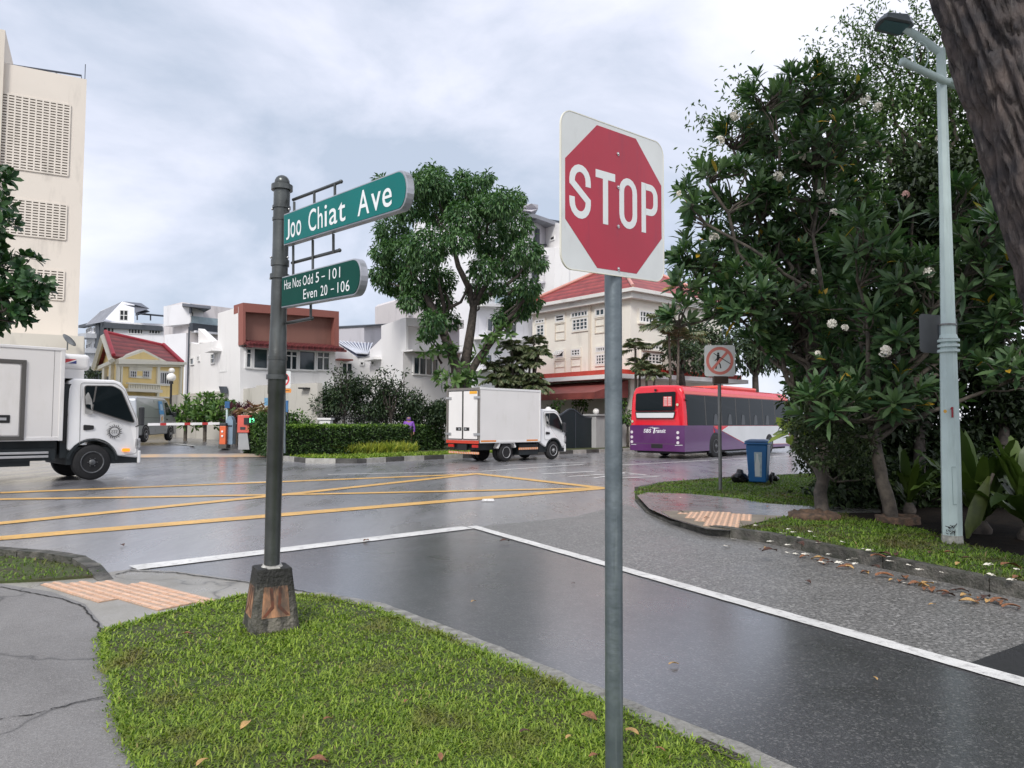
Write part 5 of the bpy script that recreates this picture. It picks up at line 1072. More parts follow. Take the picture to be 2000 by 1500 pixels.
for t in (.33, .66): u = u0+(wL.L-.25-u0)*t; b.tube([wL.f(u, zt, -.3), wL.f(u, wL.uz(12, 121)[1]+(wL.uz(148, 141)[1]-wL.uz(12, 121)[1])*t, -.3)], .04, 6)
b.tube([wL.f(wL.L-.1, zt, -.5), wL.f(wL.L-.1, zt+1.0, -.5)], .02, 5); b.build('roof_rail', mat('rail_dark', (.05, .06, .08), .5), root)
ub = wL.uz(128, 300)[0]
for (pt, pb, k) in ((186, 344, 26), (393, 469, 13), (524, 587, 11)):
    ul, ur = wL.uz(-60, 300)[0], wL.uz(134, 300)[0]; z1, z0 = wL.uz(137, pt+20 if pt < 200 else pt+9)[1], wL.uz(134, pb)[1]
    if pt > 500: z1 = wL.uz(134, 531)[1]
    b = MB(); b.prism([(ul, z0), (ur, z0), (ur, z1), (ul, z1)], wL.f, .003, .02, 1)
    ncol = 14; cw = (ur-ul)/ncol
    for i in range(ncol+1): u = ul+cw*i; b.prism([(u-.035, z0), (u+.035, z0), (u+.035, z1), (u-.035, z1)], wL.f, .02, .06)
    for j in range(k+1): z = z0+(z1-z0)*j/k; hb = (z1-z0)/k*.29; b.prism([(ul, z-hb), (ur, z-hb), (ur, z+hb), (ul, z+hb)], wL.f, .02, .058)
    b.build('vent_grille', [W_beige, mat('vent_shadow', (.10, .085, .07), .9)], root)
b = MB(); b.prism([(wL.uz(-80, 700)[0], -.1), (wL.uz(165, 700)[0], -.1), (wL.uz(165, 700)[0], wL.uz(150, 668)[1]), (wL.uz(-80, 700)[0], wL.uz(150, 668)[1])], wL.f, .1, 3.2); b.build('annex', bmat('wall_annex', (.62, .58, .50)), root)
b = MB(); c = P(132, 667, 34.5); b.lathe([(.02, 0), (.2, .03), (.36, .10), (.37, .11), (.2, .05), (.01, .02)], c, 16, M=Matrix.Rotation(R(50), 4, 'Y')); b.tube([c, c+V((0, 0, -.4))], .03, 6); b.build('dish', mat('dish_grey', (.16, .17, .17), .5), root)

# --- grey white condominium far behind
cA = gxy(197, 88); c1 = (cA[0]-7.5, cA[1]+9.5); c2 = (cA[0]+11.5, cA[1]+4.2); w1, w2 = Wall(c1, cA), Wall(cA, c2)
root = thing('condominium', 'pale grey condominium with dark slate bands and a sloped roof, far behind the yellow house', 'building', (cA[0], cA[1], 0))
z0 = w1.uz(197, 631)[1]; body(w1, w2, z0, root, W_wht2)
b = MB(); w2.quadpx(b, [(200, 630), (318, 638), (318, 647), (200, 641)], -.1, .5); w2.slab(b, 196, 630, 203, 745, .0, .5); w1.quadpx(b, [(163, 636), (197, 628), (197, 634), (163, 641)], -.1, .6); w1.slab(b, 190, 634, 197, 745, .0, .3); b.build('slate_band', W_dark, root)
b = MB(); P1 = lambda x, y, dy: P(x, y, 90+dy)
b.add([P1(170, 631, 4), P1(197, 607, 1), P1(238, 589, 0), P1(275, 593, 2), P1(200, 628, -.5), P1(260, 622, 2)], [(0, 1, 2, 4)]); b.add([P1(170, 631, 10), P1(197, 607, 9), P1(238, 589, 9), P1(200, 628, 1.0), P1(262, 632, 4), P1(262, 592, 4)], [(0, 1, 3), (1, 2, 5, 4, 3)]); at = b.build('attic', W_wht2, root, fixn=False)
b = MB(); b.add([P1(166, 635, 0), P1(196, 608, 0), P1(239, 588.5, -1.5), P1(200, 629, -2.6)], [(0, 1, 2, 3)]); b.build('roof', mat('roof_grey_sheet', (.24, .25, .28), .5, var=.2, vs=2), root, fixn=False)
b = MB(); b.add([P1(239, 588.5, -.5), P1(276, 592, 0), P1(292, 603, -2), P1(263, 611, -2), P1(263, 592, 0)], [(0, 1, 2, 3, 4)]); b.add([p+V((0, .2, -.35)) for p in (P1(239, 588.5, -.5), P1(276, 592, 0), P1(292, 603, -2), P1(263, 611, -2), P1(263, 592, 0))], [(4, 3, 2, 1, 0)]); b.build('roof_canopy', mat('canopy_slate', (.13, .14, .17), .6), root, fixn=False)
window(w2, root, (233, 605, 251, 627), 2, 2, .12, gm=M_wgd)
for r_, c_ in (((202, 637, 224, 660), 3), ((250, 641, 280, 653), 5), ((290, 643, 314, 653), 4)): window(w2, root, r_, c_, 2 if c_ == 3 else 1, .12, gm=M_wgd)
for y in (640, 670): 
    window(w1, root, (169, y, 179, y+11), 2, 1, .15, gm=M_wgd); window(w1, root, (184, y-2, 191, y+10), 1, 1, .15, gm=M_wgd)
for y in (655, 684, 712):
    b = MB(); w1.quadpx(b, [(158, y), (194, y-3), (194, y+6), (158, y+9)], .0, 1.4); b.build('balcony', bmat('balcony_grey', (.46, .48, .52)), root)
b = MB(); p0, p1_ = P(265, 612, 88), P(330, 618, 90); b.tube([p0, p1_], .12, 6); b.tube([P(294, 614, 89), P(294, 626, 89)], .08, 6); b.tube([P(268, 612, 88), P(268, 625, 88)], .08, 6); b.build('terrace_rail', mat('rail_dark', (0, 0, 0)), root)

# --- pale tower with canopy
cA = gxy(370, 70); w1, w2 = Wall((cA[0]-2.8, cA[1]+5.5), cA), Wall(cA, (cA[0]+6, cA[1]+3.5))
root = thing('apartment_block', 'narrow pale pink block with a flat canopy and glass roof terrace, behind the yellow house', 'building', (cA[0], cA[1], 0))
wa = Wall(gxy(320, 74), gxy(371, 70)); b = MB(); wa.quadpx(b, [(320, 599), (355, 590), (371, 592), (371, 800), (320, 800)], -7, 0); b.build('wall', bmat('wall_pinkish', (.60, .565, .57)), root)
wb = Wall(gxy(371, 70), gxy(470, 75)); b = MB(); wb.quadpx(b, [(371, 592), (397, 597), (397, 634), (371, 632)], -4, 0); b.build('stair_room', W_wht2, root)
b = MB(); b.add([P(356, 592, 69), P(412, 598, 68), P(397, 606, 72), P(357, 597, 72)]+[q+V((0, 0, -.25)) for q in (P(356, 592, 69), P(412, 598, 68), P(397, 606, 72), P(357, 597, 72))], [(0, 1, 2, 3), (7, 6, 5, 4), (0, 1, 5, 4), (1, 2, 6, 5), (3, 0, 4, 7)]); wb.slab(b, 369.5, 594, 371.5, 612, 0, .3); b.build('canopy', mat('canopy_slate', (0, 0, 0)), root)
b = MB(); wb.quadpx(b, [(371, 631), (442, 640), (436, 652), (371, 646)], -.1, .4); wb.slab(b, 386, 648, 440, 668, -2, -.6); b.build('dark_band', W_dark, root)
b = MB(); wb.quadpx(b, [(374, 646), (430, 651), (430, 655), (374, 650)], .0, .6); wb.slab(b, 371, 655, 470, 800, -4, -.7); b.build('white_band', W_wht2, root)
b = MB(); wb.quadpx(b, [(372, 617), (446, 625), (446, 638), (372, 631)], .02, .08); b.build('glass_balustrade', mat('balustrade_glass', (.35, .44, .48), .1), root)
window(wb, root, (372, 608, 378, 630), 1, 1, .1, gm=M_wgd)

# --- yellow house
cA = gxy(227, 50); cl = gxy(196, 54.5); cr = gxy(356, 54.5); w1, w2 = Wall(cl, cA), Wall(cA, cr)
root = thing('bungalow', 'yellow house with a bright red gabled roof, white pediment and balustrade', 'house', (cA[0], cA[1], 0))
ze = w2.uz(227, 701)[1]; body(w1, w2, ze, root, W_yel)
b = MB(); g0, g1, g2 = w1.f(0, w1.uz(196, 718)[1], 0), w1.f(w1.L, ze, 0), w1.f(w1.L*.50, w1.uz(213, 655)[1], 0)
dirr = w2.U*w2.L; b.add([g0, g1, g2, g0+dirr, g1+dirr, g2+dirr*.8+V((0, 0, -.8))], [(0, 1, 2), (5, 4, 3), (0, 3, 4, 1)]); b.build('gable_wall', W_yel, root)
rt = w1.f(w1.L*.52, w1.uz(213.5, 651)[1], .35); re = w1.f(w1.L+.35, w1.uz(227, 699)[1]+.05, .35); rl = w1.f(-.5, w1.uz(196, 716)[1], .35)
dv = w2.U*(w2.L+.2); rt2, re2 = rt+dv*.86+V((0, 0, -.5)), re+dv+V((0, 0, -.1)); b = MB()
b.add([re, re2, rt2, rt], [(0, 1, 2, 3)]); b.add([rl, rt, rt2, rl+dv], [(0, 1, 2, 3)]); o_ = b.build('roof', T_red, root, fixn=False); md = o_.modifiers.new('solid', 'SOLIDIFY'); md.thickness = .18
b = MB(); b.tube([rt+V((0, 0, .06)), re+V((0, 0, .06))], .14, 6); b.tube([rt2+V((0, 0, .05)), re2+V((0, 0, .05))], .16, 6); b.tube([rt, rt2], .13, 6); b.build('roof_ridge', mat('ridge_red', (.55, .05, .07), .5), root)
b = MB(); b.tube([rt+w1.N*.12-V((0, 0, .3)), re+w1.N*.1-V((0, 0, .35))], .2, 4, sm=False); b.tube([rt+w1.N*.12-V((0, 0, .3)), rl+w1.N*.1-V((0, 0, .2))], .2, 4, sm=False); b.build('bargeboard', W_ylt, root)
b = MB(); w2.quadpx(b, [(224, 702), (275, 682.5), (320, 706)], -.3, .30, 0); pd = b.build('pediment', W_ylt, root); b = MB(); w2.quadpx(b, [(238, 700.5), (275, 687.5), (306, 703)], .30, .33, 0); b.build('tympanum', W_yel, pd)
b = MB(); w2.quadpx(b, [(224, 702), (320, 706.5), (357, 708), (357, 713), (224, 711)], 0, .45); w2.quadpx(b, [(226, 711), (357, 713), (357, 717), (226, 716)], 0, .2); w1.quadpx(b, [(196, 717), (227, 703), (227, 710), (196, 724)], 0, .3)
b.build('cornice', W_ylt, root)
b = MB()
for (l_, r_) in ((226, 231), (233, 236), (304, 309), (349, 353)): b.mark(); w2.slab(b, l_, 714, r_, 778, 0, .18)
for l_ in (205, 218): b.mark(); w1.slab(b, l_, 712, l_+4, 778, 0, .2)
b.each('pilaster', W_ylt, root)
b = MB(); w2.slab(b, 251, 716, 296, 722, .0, .1); w2.slab(b, 251, 722, 295, 739, .0, .06); b.build('window_frame_panel', W_ylt, root)
b = MB(); w2.slab(b, 266, 725, 278, 734, .06, .08); b.build('window_frame_infill', W_yel, root)
class _W2: pass
def shiftw(w_, d): n_ = Wall((w_.a.x, w_.a.y), (w_.b.x, w_.b.y)); n_.a = n_.a+n_.N*d; n_.b = n_.b+n_.N*d; return n_
wp = shiftw(w2, .06)
for l_ in (253, 278): window(wp, root, (l_, 724, l_+13, 737), 3, 2, .05, gm=M_wgd)
window(w2, root, (311, 727, 333, 751), 5, 1, .07, gm=M_wgd, sur=.1, sm=W_ylt)
b = MB(); w2.slab(b, 240, 749, 306, 751.5, .3, .6); w2.slab(b, 240, 760, 306, 766, .0, .65)
for i in range(19): w2.slab(b, 243+i*3.3, 751, 244.8+i*3.3, 760.5, .38, .52)
b.build('balustrade', W_ylt, root)
b = MB(); w2.slab(b, 226, 774, 357, 777, 0, .4); w1.slab(b, 196, 774, 227, 777, 0, .3); b.build('string_course', W_ylt, root)
b = MB(); w1.slab(b, 208, 735, 217, 775, .005, .03); b.build('porch_opening', M_wgd, root)

# --- white house with brown panel
cA = gxy(469, 38); w2 = Wall(cA, gxy(656, 42.0)); w1 = Wall(gxy(369, 44.5), cA); meet(w1, w2)
root = thing('terrace_house', 'white house with a big brown panel and maroon tile ledge, behind the street name post', 'house', (cA[0], cA[1], 0))
b = MB(); w1.quadpx(b, [(369, 668), (384, 672), (425, 665), (434, 645), (466, 594), (469, 593), (469, 860), (369, 860)], -3.5, 0); w2.quadpx(b, [(469.2, 598), (655, 614), (655, 860), (469.2, 860)], -3.4, -.25); w2.quadpx(b, [(469, 678), (655, 685), (655, 860), (469, 860)], -.25, -.001)
b.build('wall', W_white, root)
b = MB(); w2.quadpx(b, [(468.6, 592.5), (655.5, 609.5), (655.5, 622), (468.6, 610)], -.9, .35); w2.quadpx(b, [(468.6, 610), (473.5, 610.3), (473.5, 674), (468.6, 674)], -.24, .35); w2.quadpx(b, [(647, 621.5), (655.5, 622), (655.5, 683), (647, 683)], -.24, .35); b.build('brown_frame', W_brown2, root)
b = MB(); w2.quadpx(b, [(473.5, 610), (647, 621.5), (647, 680), (473.5, 672)], -.24, -.05); b.build('brown_panel', W_brown, root)
b = MB(); A_, B_ = w2.uz(469, 666), w2.uz(657, 676); a2, b2 = w2.uz(467, 675), w2.uz(658, 685)
b.add([w2.f(-.05, A_[1], .0), w2.f(w2.L+.05, B_[1], .0), w2.f(w2.L+.15, b2[1], .75), w2.f(-.1, a2[1], .75)], [(0, 1, 2, 3)]); b.add([w2.f(-.05, A_[1]-.25, .0), w2.f(w2.L+.05, B_[1]-.25, .0), w2.f(w2.L+.15, b2[1]-.12, .75), w2.f(-.1, a2[1]-.12, .75)], [(3, 2, 1, 0)]); b.add([w2.f(w2.L+.15, b2[1], .75), w2.f(-.1, a2[1], .75), w2.f(-.1, a2[1]-.12, .75), w2.f(w2.L+.15, b2[1]-.12, .75)], [(0, 1, 2, 3)])
b.build('tile_ledge', T_dk, root, fixn=False)
b = MB(); n_ = 34
for i in range(n_): u = w2.L*(i+.5)/n_; t = (i+.5)/n_; za, zb_ = A_[1]+(B_[1]-A_[1])*t, a2[1]+(b2[1]-a2[1])*t; b.tube([w2.f(u, za+.02, .0), w2.f(u, zb_+.03, .78)], .07, 6)
b.build('roof_tile_roll', T_dk, root)
window(w2, root, (478, 679, 492, 720), 1, 1, .09); window(w2, root, (492.5, 679, 524, 722), 1, 1, .09); window(w2, root, (525, 681, 555, 724), 1, 1, .09)
window(w2, root, (555.5, 684, 581, 724), 2, 1, .09); window(w2, root, (581.5, 684, 616, 725), 1, 1, .09); window(w2, root, (616.5, 686, 644, 725), 2, 1, .09)
b = MB(); w2.quadpx(b, [(477, 689), (492, 689.8), (492, 691.5), (477, 691)], .05, .085); w2.quadpx(b, [(556, 693.5), (581, 695), (581, 697), (556, 695.5)], .05, .085); w2.quadpx(b, [(617, 696.5), (644, 698), (644, 700), (617, 698.5)], .05, .085); b.build('window_transom', M_frame, root)
window(w1, root, (431, 695, 446, 727), 2, 1, .07); window(w1, root, (413, 690, 421, 711), 1, 2, .07); window(w1, root, (387, 695, 391, 706), 1, 1, .06, gm=M_wgd); window(w1, root, (373, 699, 380, 713), 1, 1, .06)
b = MB(); w1.quadpx(b, [(421, 683), (436, 680), (436, 686), (421, 690)], 0, .6); b.build('window_hood', W_white, root)
b = MB(); w1.quadpx(b, [(446, 638), (456, 632), (456, 634), (446, 640)], .0, .03); w1.quadpx(b, [(446, 643), (456, 637), (456, 639), (446, 645)], .0, .03); b.build('vent_slots', W_conc, root)
b = MB(); b.tube([w1.f(-.1, w1.uz(368, 640)[1], .1), w1.f(-.1, 0, .1)], .05, 6); b.build('drain_pipe', mat('rail_dark', (0, 0, 0)), root)
b = MB(); w1.quadpx(b, [(371, 640), (400, 668), (371, 668)], -.9, -.5); b.build('roof_wing', W_white, root)

# --- low house with striped metal roof between the two white houses
root = thing('low_house', 'low white house with a blue grey ribbed roof, between the two white houses', 'house', (gxy(690, 46)[0], 46, 0))
wk = Wall(gxy(640, 44), gxy(735, 46)); b = MB(); wk.quadpx(b, [(640, 690), (662, 672), (700, 700), (735, 690), (735, 860), (640, 860)], -5, 0); b.build('wall', W_white, root)
b = MB(); b.add([P(655, 667, 50), P(728, 671, 50), P(718, 692, 45.5), P(696, 691, 45)], [(0, 1, 2, 3)]); b.add([P(655, 667, 50)+V((0, 0, -.15)), P(728, 671, 50)+V((0, 0, -.15)), P(718, 692, 45.5)+V((0, 0, -.15)), P(696, 691, 45)+V((0, 0, -.15))], [(3, 2, 1, 0)]); b.build('ribbed_roof', T_blue, root, fixn=False)
b = MB()
for i in range(11): t = i/10; b.tube([P(657+70*t, 667+4*t, 50).lerp(P(728, 671, 50), 0)+V((0, 0, .04)), P(697+21*t, 691+t, 45.2)+V((0, 0, .04))], .05, 5)
b.build('roof_rib', mat('rib_white', (.6, .62, .68), .4), root)
window(wk, root, (666, 708, 688, 732), 2, 1, .07); b = MB(); wk.slab(b, 654, 702, 681, 705, 0, .6); b.build('awning', W_brown2, root); window(wk, root, (702, 706, 710, 714), 1, 1, .06, gm=M_wgd)

# --- second white house
cA = gxy(787, 40); w2 = Wall(cA, gxy(900, 43.5)); w1 = Wall(gxy(720, 45), cA); meet(w1, w2)
root = thing('terrace_house', 'white house with a recessed lilac grey panel, left of the large tree', 'house', (cA[0], cA[1], 0))
b = MB(); w1.quadpx(b, [(722, 683), (730, 676), (779, 627), (787, 621), (787, 860), (722, 860)], -3.6, 0); w2.quadpx(b, [(787.2, 622), (900, 628), (900, 860), (787.2, 860)], -3.5, -.5); w2.quadpx(b, [(787.1, 684.5), (900, 690), (900, 860), (787.1, 860)], -.5, -.002); b.build('wall', W_white, root)
b = MB(); w2.quadpx(b, [(787, 621), (900, 626), (900, 642), (787, 636)], -.49, .25); w2.quadpx(b, [(787, 636), (791, 636.3), (791, 684), (787, 684)], -.49, .25); b.build('parapet_frame', W_white, root)
b = MB(); w2.quadpx(b, [(791, 636), (900, 642), (900, 690), (791, 684)], -.48, -.2); b.build('recessed_panel', W_grey, root)
b = MB(); w2.quadpx(b, [(786, 684), (900, 689), (900, 692), (786, 687)], -.3, .8); b.build('ledge', W_white, root)
window(w2, root, (805.5, 698, 855, 734), 4, 1, .08); window(w2, root, (877, 700, 897, 736), 2, 1, .08)
b = MB(); w1.quadpx(b, [(725, 702), (747, 697), (747, 702), (725, 706)], 0, .5); b.build('window_hood', W_white, root); window(w1, root, (727, 704, 733, 714), 1, 1, .06, gm=M_wgd)
root = thing('rear_house', 'plain lilac grey gable rising behind the second white house', 'house', (gxy(740, 56)[0], 56, 0))
wk = Wall(gxy(711, 54), gxy(772, 58)); b = MB(); wk.quadpx(b, [(711, 638), (770, 633), (772, 700), (712, 700)], -6, 0); b.build('wall', W_grey, root); b = MB(); wk.quadpx(b, [(710, 635.5), (771, 631), (771, 634), (710, 638.5)], -6, .3); b.build('roof_edge', W_dark, root)

# --- tall apartment block behind the tree
cA = gxy(1020, 64); w2 = Wall(gxy(925, 60), gxy(1062, 70)); w1 = Wall(gxy(860, 63), gxy(925, 60)); meet(w1, w2)
root = thing('apartment_block', 'tall white and grey apartment block rising behind the large tree', 'building', (gxy(960, 62)[0], 62, 0))
b = MB(); w2.quadpx(b, [(925, 400), (1030, 412), (1062, 430), (1062, 860), (925, 860)], -8, 0); w1.quadpx(b, [(862, 540), (925, 470), (925, 860), (862, 860)], -8, -.01); b.build('wall', W_wht2, root)
w3 = Wall(gxy(1062, 70), gxy(1110, 66)); b = MB(); w3.quadpx(b, [(1062, 431), (1110, 440), (1110, 860), (1062, 860)], -5, 0); w3.quadpx(b, [(1080, 487), (1112, 487), (1112, 860), (1080, 860)], 0, 1.5); b.build('side_wing', W_white, root)
w4 = Wall(gxy(793, 60), gxy(866, 62)); b = MB(); w4.quadpx(b, [(794, 582), (800, 577), (866, 580), (866, 860), (794, 860)], -6, 0); b.build('lower_wing', bmat('wall_pinkish', (0, 0, 0)), root)
b = MB(); w4.slab(b, 790, 574, 820, 578, -2, .8); w4.slab(b, 797, 612, 803, 617, 0, .2); b.build('ledge', W_grey, root); b = MB(); w4.slab(b, 794, 580, 800, 612, .0, .1); b.build('dark_opening', W_dark, root)
b = MB(); b.add([P(1015, 400, 66), P(1038, 397.5, 66), P(1051, 400, 67), P(1051, 408, 67), P(1038, 413, 66), P(1015, 409, 66)]+[q+V((-.5, 4, 0)) for q in (P(1015, 400, 66), P(1038, 397.5, 66), P(1051, 400, 67), P(1051, 408, 67), P(1038, 413, 66), P(1015, 409, 66))], [(0, 1, 2, 3, 4, 5), (11, 10, 9, 8, 7, 6)]+[(i, (i+1) % 6, 6+(i+1) % 6, 6+i) for i in range(6)]); b.build('roof_tank', W_grey, root)
b = MB(); pa = [(1026, 415), (1045, 418), (1068, 426), (1094, 436)]; 
for i in range(3):
    a, c = P(*pa[i], 65.5+i), P(*pa[i+1], 66.5+i); b.hexa([a-V((0, 0, .35)), c-V((0, 0, .35)), c+V((0, 5, -.35)), a+V((0, 5, -.35)), a, c, c+V((0, 5, 0)), a+V((0, 5, 0))])
b.build('curved_roof', mat('roof_grey_sheet', (0, 0, 0)), root)
b = MB(); w2.quadpx(b, [(1028, 434), (1072, 441), (1072, 488), (1028, 480)], -.3, .25); b.build('grey_panel', W_grey, root)
b = MB(); w2.slab(b, 1040, 448, 1045, 485, .25, .5); w2.quadpx(b, [(1028, 476), (1070, 479), (1070, 481), (1028, 478)], .25, .4); w2.quadpx(b, [(1026, 425), (1095, 436), (1095, 441), (1026, 431)], -.3, .8); w2.slab(b, 1039, 534, 1043, 560, 0, .5); b.build('dark_trim', W_dark, root)
for y in (515, 553, 590):
    b = MB(); w2.quadpx(b, [(1030, y), (1078, y+4), (1078, y+7), (1030, y+3)], 0, 1.7); w2.quadpx(b, [(1030, y-13), (1078, y-9), (1078, y-8), (1030, y-12)], 1.5, 1.6); b.build('balcony', W_grey, root)
    window(w2, root, (1046, y-25, 1062, y-2), 2, 1, .1, gm=M_wgd if y == 590 else M_wg)
b = MB(); w2.slab(b, 1060, 544, 1068, 552, .1, .6); ac = b.build('air_conditioner', M_frame, root, bevel=.03); c = w2.f(*w2.uz(1065, 548), .61); b = MB(); b.tube([c, c+w2.N*.02], .22, 12); b.build('fan_cover', W_grey, ac)
window(w3, root, (1075, 461, 1084, 470), 1, 1, .1, gm=M_wgd); window(w3, root, (1093, 508, 1099, 518), 1, 1, .1, gm=M_wgd)
b = MB(); w3.quadpx(b, [(1080, 502), (1100, 502), (1100, 505), (1080, 505)], 1.5, 2.2); b.build('ledge', W_grey, root)
for r_, c_ in (((950, 622, 972, 650), 2), ((985, 630, 1008, 662), 2), ((960, 560, 985, 588), 2), ((940, 690, 960, 715), 2), ((880, 640, 900, 665), 2), ((905, 560, 925, 590), 2)): window(w2 if r_[0] > 925 else w1, root, r_, c_, 1, .12)
for y in (596, 660, 722):
    b = MB(); w2.quadpx(b, [(925, y-2), (1028, y+2), (1028, y+7), (925, y+3)], 0, .9); b.build('floor_slab', W_white, root)
b = MB(); w2.quadpx(b, [(950, 578), (1008, 581), (1008, 596), (950, 594)], .85, .95); b.build('balcony_glass', mat('balustrade_glass', (0, 0, 0)), root)

# --- cream house with hipped red roof
C_ = V((gxy(1232, 42)[0], 42, 0)); dl_ = V((-.628, .778, 0)); dr_ = V((.79, .613, 0)); Lft = C_+dl_*8.6; Rgt = C_+dr_*8.5
w1, w2 = Wall((Lft.x, Lft.y), (C_.x, C_.y)), Wall((C_.x, C_.y), (Rgt.x, Rgt.y)); ZE = w1.uz(1232, 583)[1]
root = thing('corner_house', 'three-storey cream house with a hipped red tile roof, behind the stop sign post', 'house', (C_.x, C_.y, 0))
body(w1, w2, ZE, root, W_cream)
zc0, zc1 = w1.uz(1231, 584)[1], w1.uz(1231, 566)[1]
def ringbox(mb, z0, z1, o):   # eave slab around the block
    pts = [Lft+(-dr_-V((-dl_.x, -dl_.y, 0)))*o, C_-dr_*0+(V((0, -1, 0)))*o*1.25, Rgt+(dr_-dl_)*o*.6, Lft+dr_*8.5+(dl_+dr_)*o*.6]
    mb.hexa([V((p.x, p.y, z0)) for p in pts]+[V((p.x, p.y, z1)) for p in pts]); return pts
b = MB(); ringbox(b, zc0, zc0+.35, .45); ringbox(b, zc0+.33, zc1, .75); b.build('eave', bmat('eave_white', (.72, .71, .68)), root)
b = MB(); e4 = [V((p.x, p.y, zc1)) for p in ringbox(MB(), 0, 1, .72)]
ctr = sum(e4, V((0, 0, 0)))/4; zr = w1.uz(1165, 528)[1]+.75; rA = V((ctr.x-.6, ctr.y-1.5, zr+.2)); rB = V((ctr.x+2.2, ctr.y+.8, zr))
b.add(e4+[rA, rB], [(0, 1, 4), (1, 2, 5, 4), (2, 3, 5), (3, 0, 4, 5)]); b.build('roof', T_red, root)
b = MB()
for a, c in ((e4[0], rA), (e4[1], rA), (rA, rB), (e4[2], rB)): b.tube([a+V((0, 0, .06)), c+V((0, 0, .06))], .11, 6)
b.build('hip_ridge', mat('ridge_pale', (.62, .30, .25), .5), root)
for r_, c_, rw_ in (((1117, 608, 1149, 619), 5, 1), ((1119, 622, 1149, 645), 4, 3), ((1047, 624, 1064, 631), 3, 1), ((1049, 634, 1064, 656), 2, 3), ((1164, 603, 1182, 617), 2, 1), ((1117, 682, 1134, 695), 3, 2), ((1165, 677, 1186, 687), 5, 1), ((1165, 692, 1186, 712), 4, 3)): window(w1, root, r_, c_, rw_, .07, sur=.09, sm=W_cream)
window(w1, root, (1086, 615, 1103, 628), 1, 2, .07, gm=M_wgd, sur=.09, sm=W_cream)
o_ = window(w1, root, (1087, 685, 1102, 698), 1, 1, .07, gm=M_wgd, sur=.09, sm=W_cream)
b = MB(); u0, u1, z0, z1 = w1.rect(1087, 685, 1102, 698)
for i in range(5): u = u0+(u1-u0)*i/4; b.tube([w1.f(u, z1, .06), w1.f(u, z0+.12, .45)], .03, 4)
for t in (0, .5, 1): b.tube([w1.f(u0, z1+(z0+.12-z1)*t, .06+.39*t), w1.f(u1, z1+(z0+.12-z1)*t, .06+.39*t)], .03, 4)
b.build('awning_sash', M_frame, o_)
for r_, c_, rw_ in (((1248, 609, 1290, 632), 7, 2), ((1254, 673, 1291, 683), 6, 1), ((1252, 690, 1292, 711), 6, 3)): window(w2, root, r_, c_, rw_, .08, sur=.1, sm=W_cream, sill=True)
b = MB()
for l_, t_, r_, bb_ in ((1085, 632, 1104, 664), (1151, 596, 1155, 735), (1084, 704, 1104, 730), (1116, 700, 1135, 730), (1163, 622, 1181, 650)):
    if r_-l_ < 8: w1.slab(b, l_, t_, r_, bb_, 0, .10)
    else:
        u0, u1, z0, z1 = w1.rect(l_, t_, r_, bb_); b.stroke([(u0, z0), (u1, z0), (u1, z1), (u0, z1)], .06, w1.f, 0, .05, closed=True); b.stroke([(u0, (z0+z1)/2), (u1, (z0+z1)/2)], .05, w1.f, 0, .045)
b.build('moulding', bmat('moulding_cream', (.66, .60, .51)), root)
zl1, zl0 = w1.uz(1232, 722)[1], w1.uz(1232, 732)[1]
b = MB(); b.prism([(-.4, zl0), (w1.L+.0, zl0), (w1.L+.0, zl1), (-.4, zl1)], w1.f, 0, 1.1); b.prism([(0, zl0), (w2.L+.4, zl0), (w2.L+.4, zl1), (0, zl1)], w2.f, .002, 1.1); b.build('red_ledge', mat('ledge_red', (.50, .055, .035), .5, var=.2), root)
b = MB(); b.prism([(-.6, zl0-.26), (w1.L+.6, zl0-.26), (w1.L+.6, zl0-.02), (-.6, zl0-.02)], w1.f, 0, 1.6); b.prism([(-.2, zl0-.26), (w2.L+.4, zl0-.26), (w2.L+.4, zl0-.02), (-.2, zl0-.02)], w2.f, .002, 1.6); b.build('white_gutter', M_frame, root)
b = MB(); a0, a1 = w1.f(-.3, zl0-.3, .2), w1.f(w1.L, zl0-.3, .2); c0_, c1_ = w1.f(-.6, zl0-1.1, 3.4), w1.f(w1.L+.5, zl0-1.1, 3.4)
b.add([a0, a1, c1_, c0_], [(0, 1, 2, 3)]); b.add([c0_, c1_, c1_+V((0, 0, -.35)), c0_+V((0, 0, -.35))], [(0, 1, 2, 3)]); b.add([a0+V((0, 0, -.1)), a1+V((0, 0, -.1)), c1_+V((0, 0, -.1)), c0_+V((0, 0, -.1))], [(3, 2, 1, 0)]); b.add([a1, c1_, c1_+V((0, 0, -.35)), a1+V((0, 0, -1.0))], [(0, 1, 2, 3)])
b.build('awning', mat('awning_maroon', (.24, .055, .045), .7, var=.3, vs=1.5), root, fixn=False)

# --- boundary walls, gate, pillars, globes
root = thing('boundary_wall', 'stained pale boundary wall running behind the ticket machine to the dark shrubs', 'wall', (gxy(480, 37)[0], 37, 0))
wb = Wall(gxy(335, 45), gxy(620, 32.8)); b = MB(); wb.quadpx(b, [(335, 772), (430, 764), (500, 757), (500, 753), (620, 747.5), (620, 880), (335, 880)], -.25, 0); b.build('wall_face', W_conc, root)
b = MB(); wb.quadpx(b, [(592, 757), (606, 757), (606, 760), (592, 760)], 0, .25); b.build('pipe_stub', M_blk, root)
b = MB(); wb.quadpx(b, [(438, 755), (447, 755), (449, 768), (442, 769)], .1, .3); b.build('flood_lamp', W_dark, root)
kw = kerbA-N48*1.6
root = thing('gate_wall', 'grey wall with square pillars beside the dark arched gate', 'wall', (kw.x+D48.x*16, kw.y+D48.y*16, 0))
wg = Wall(((kerbA-N48*2.2)+D48*6)[:2], ((kerbA-N48*2.2)+D48*44)[:2])
def ug(px): return wg.uz(px, 830)[0]
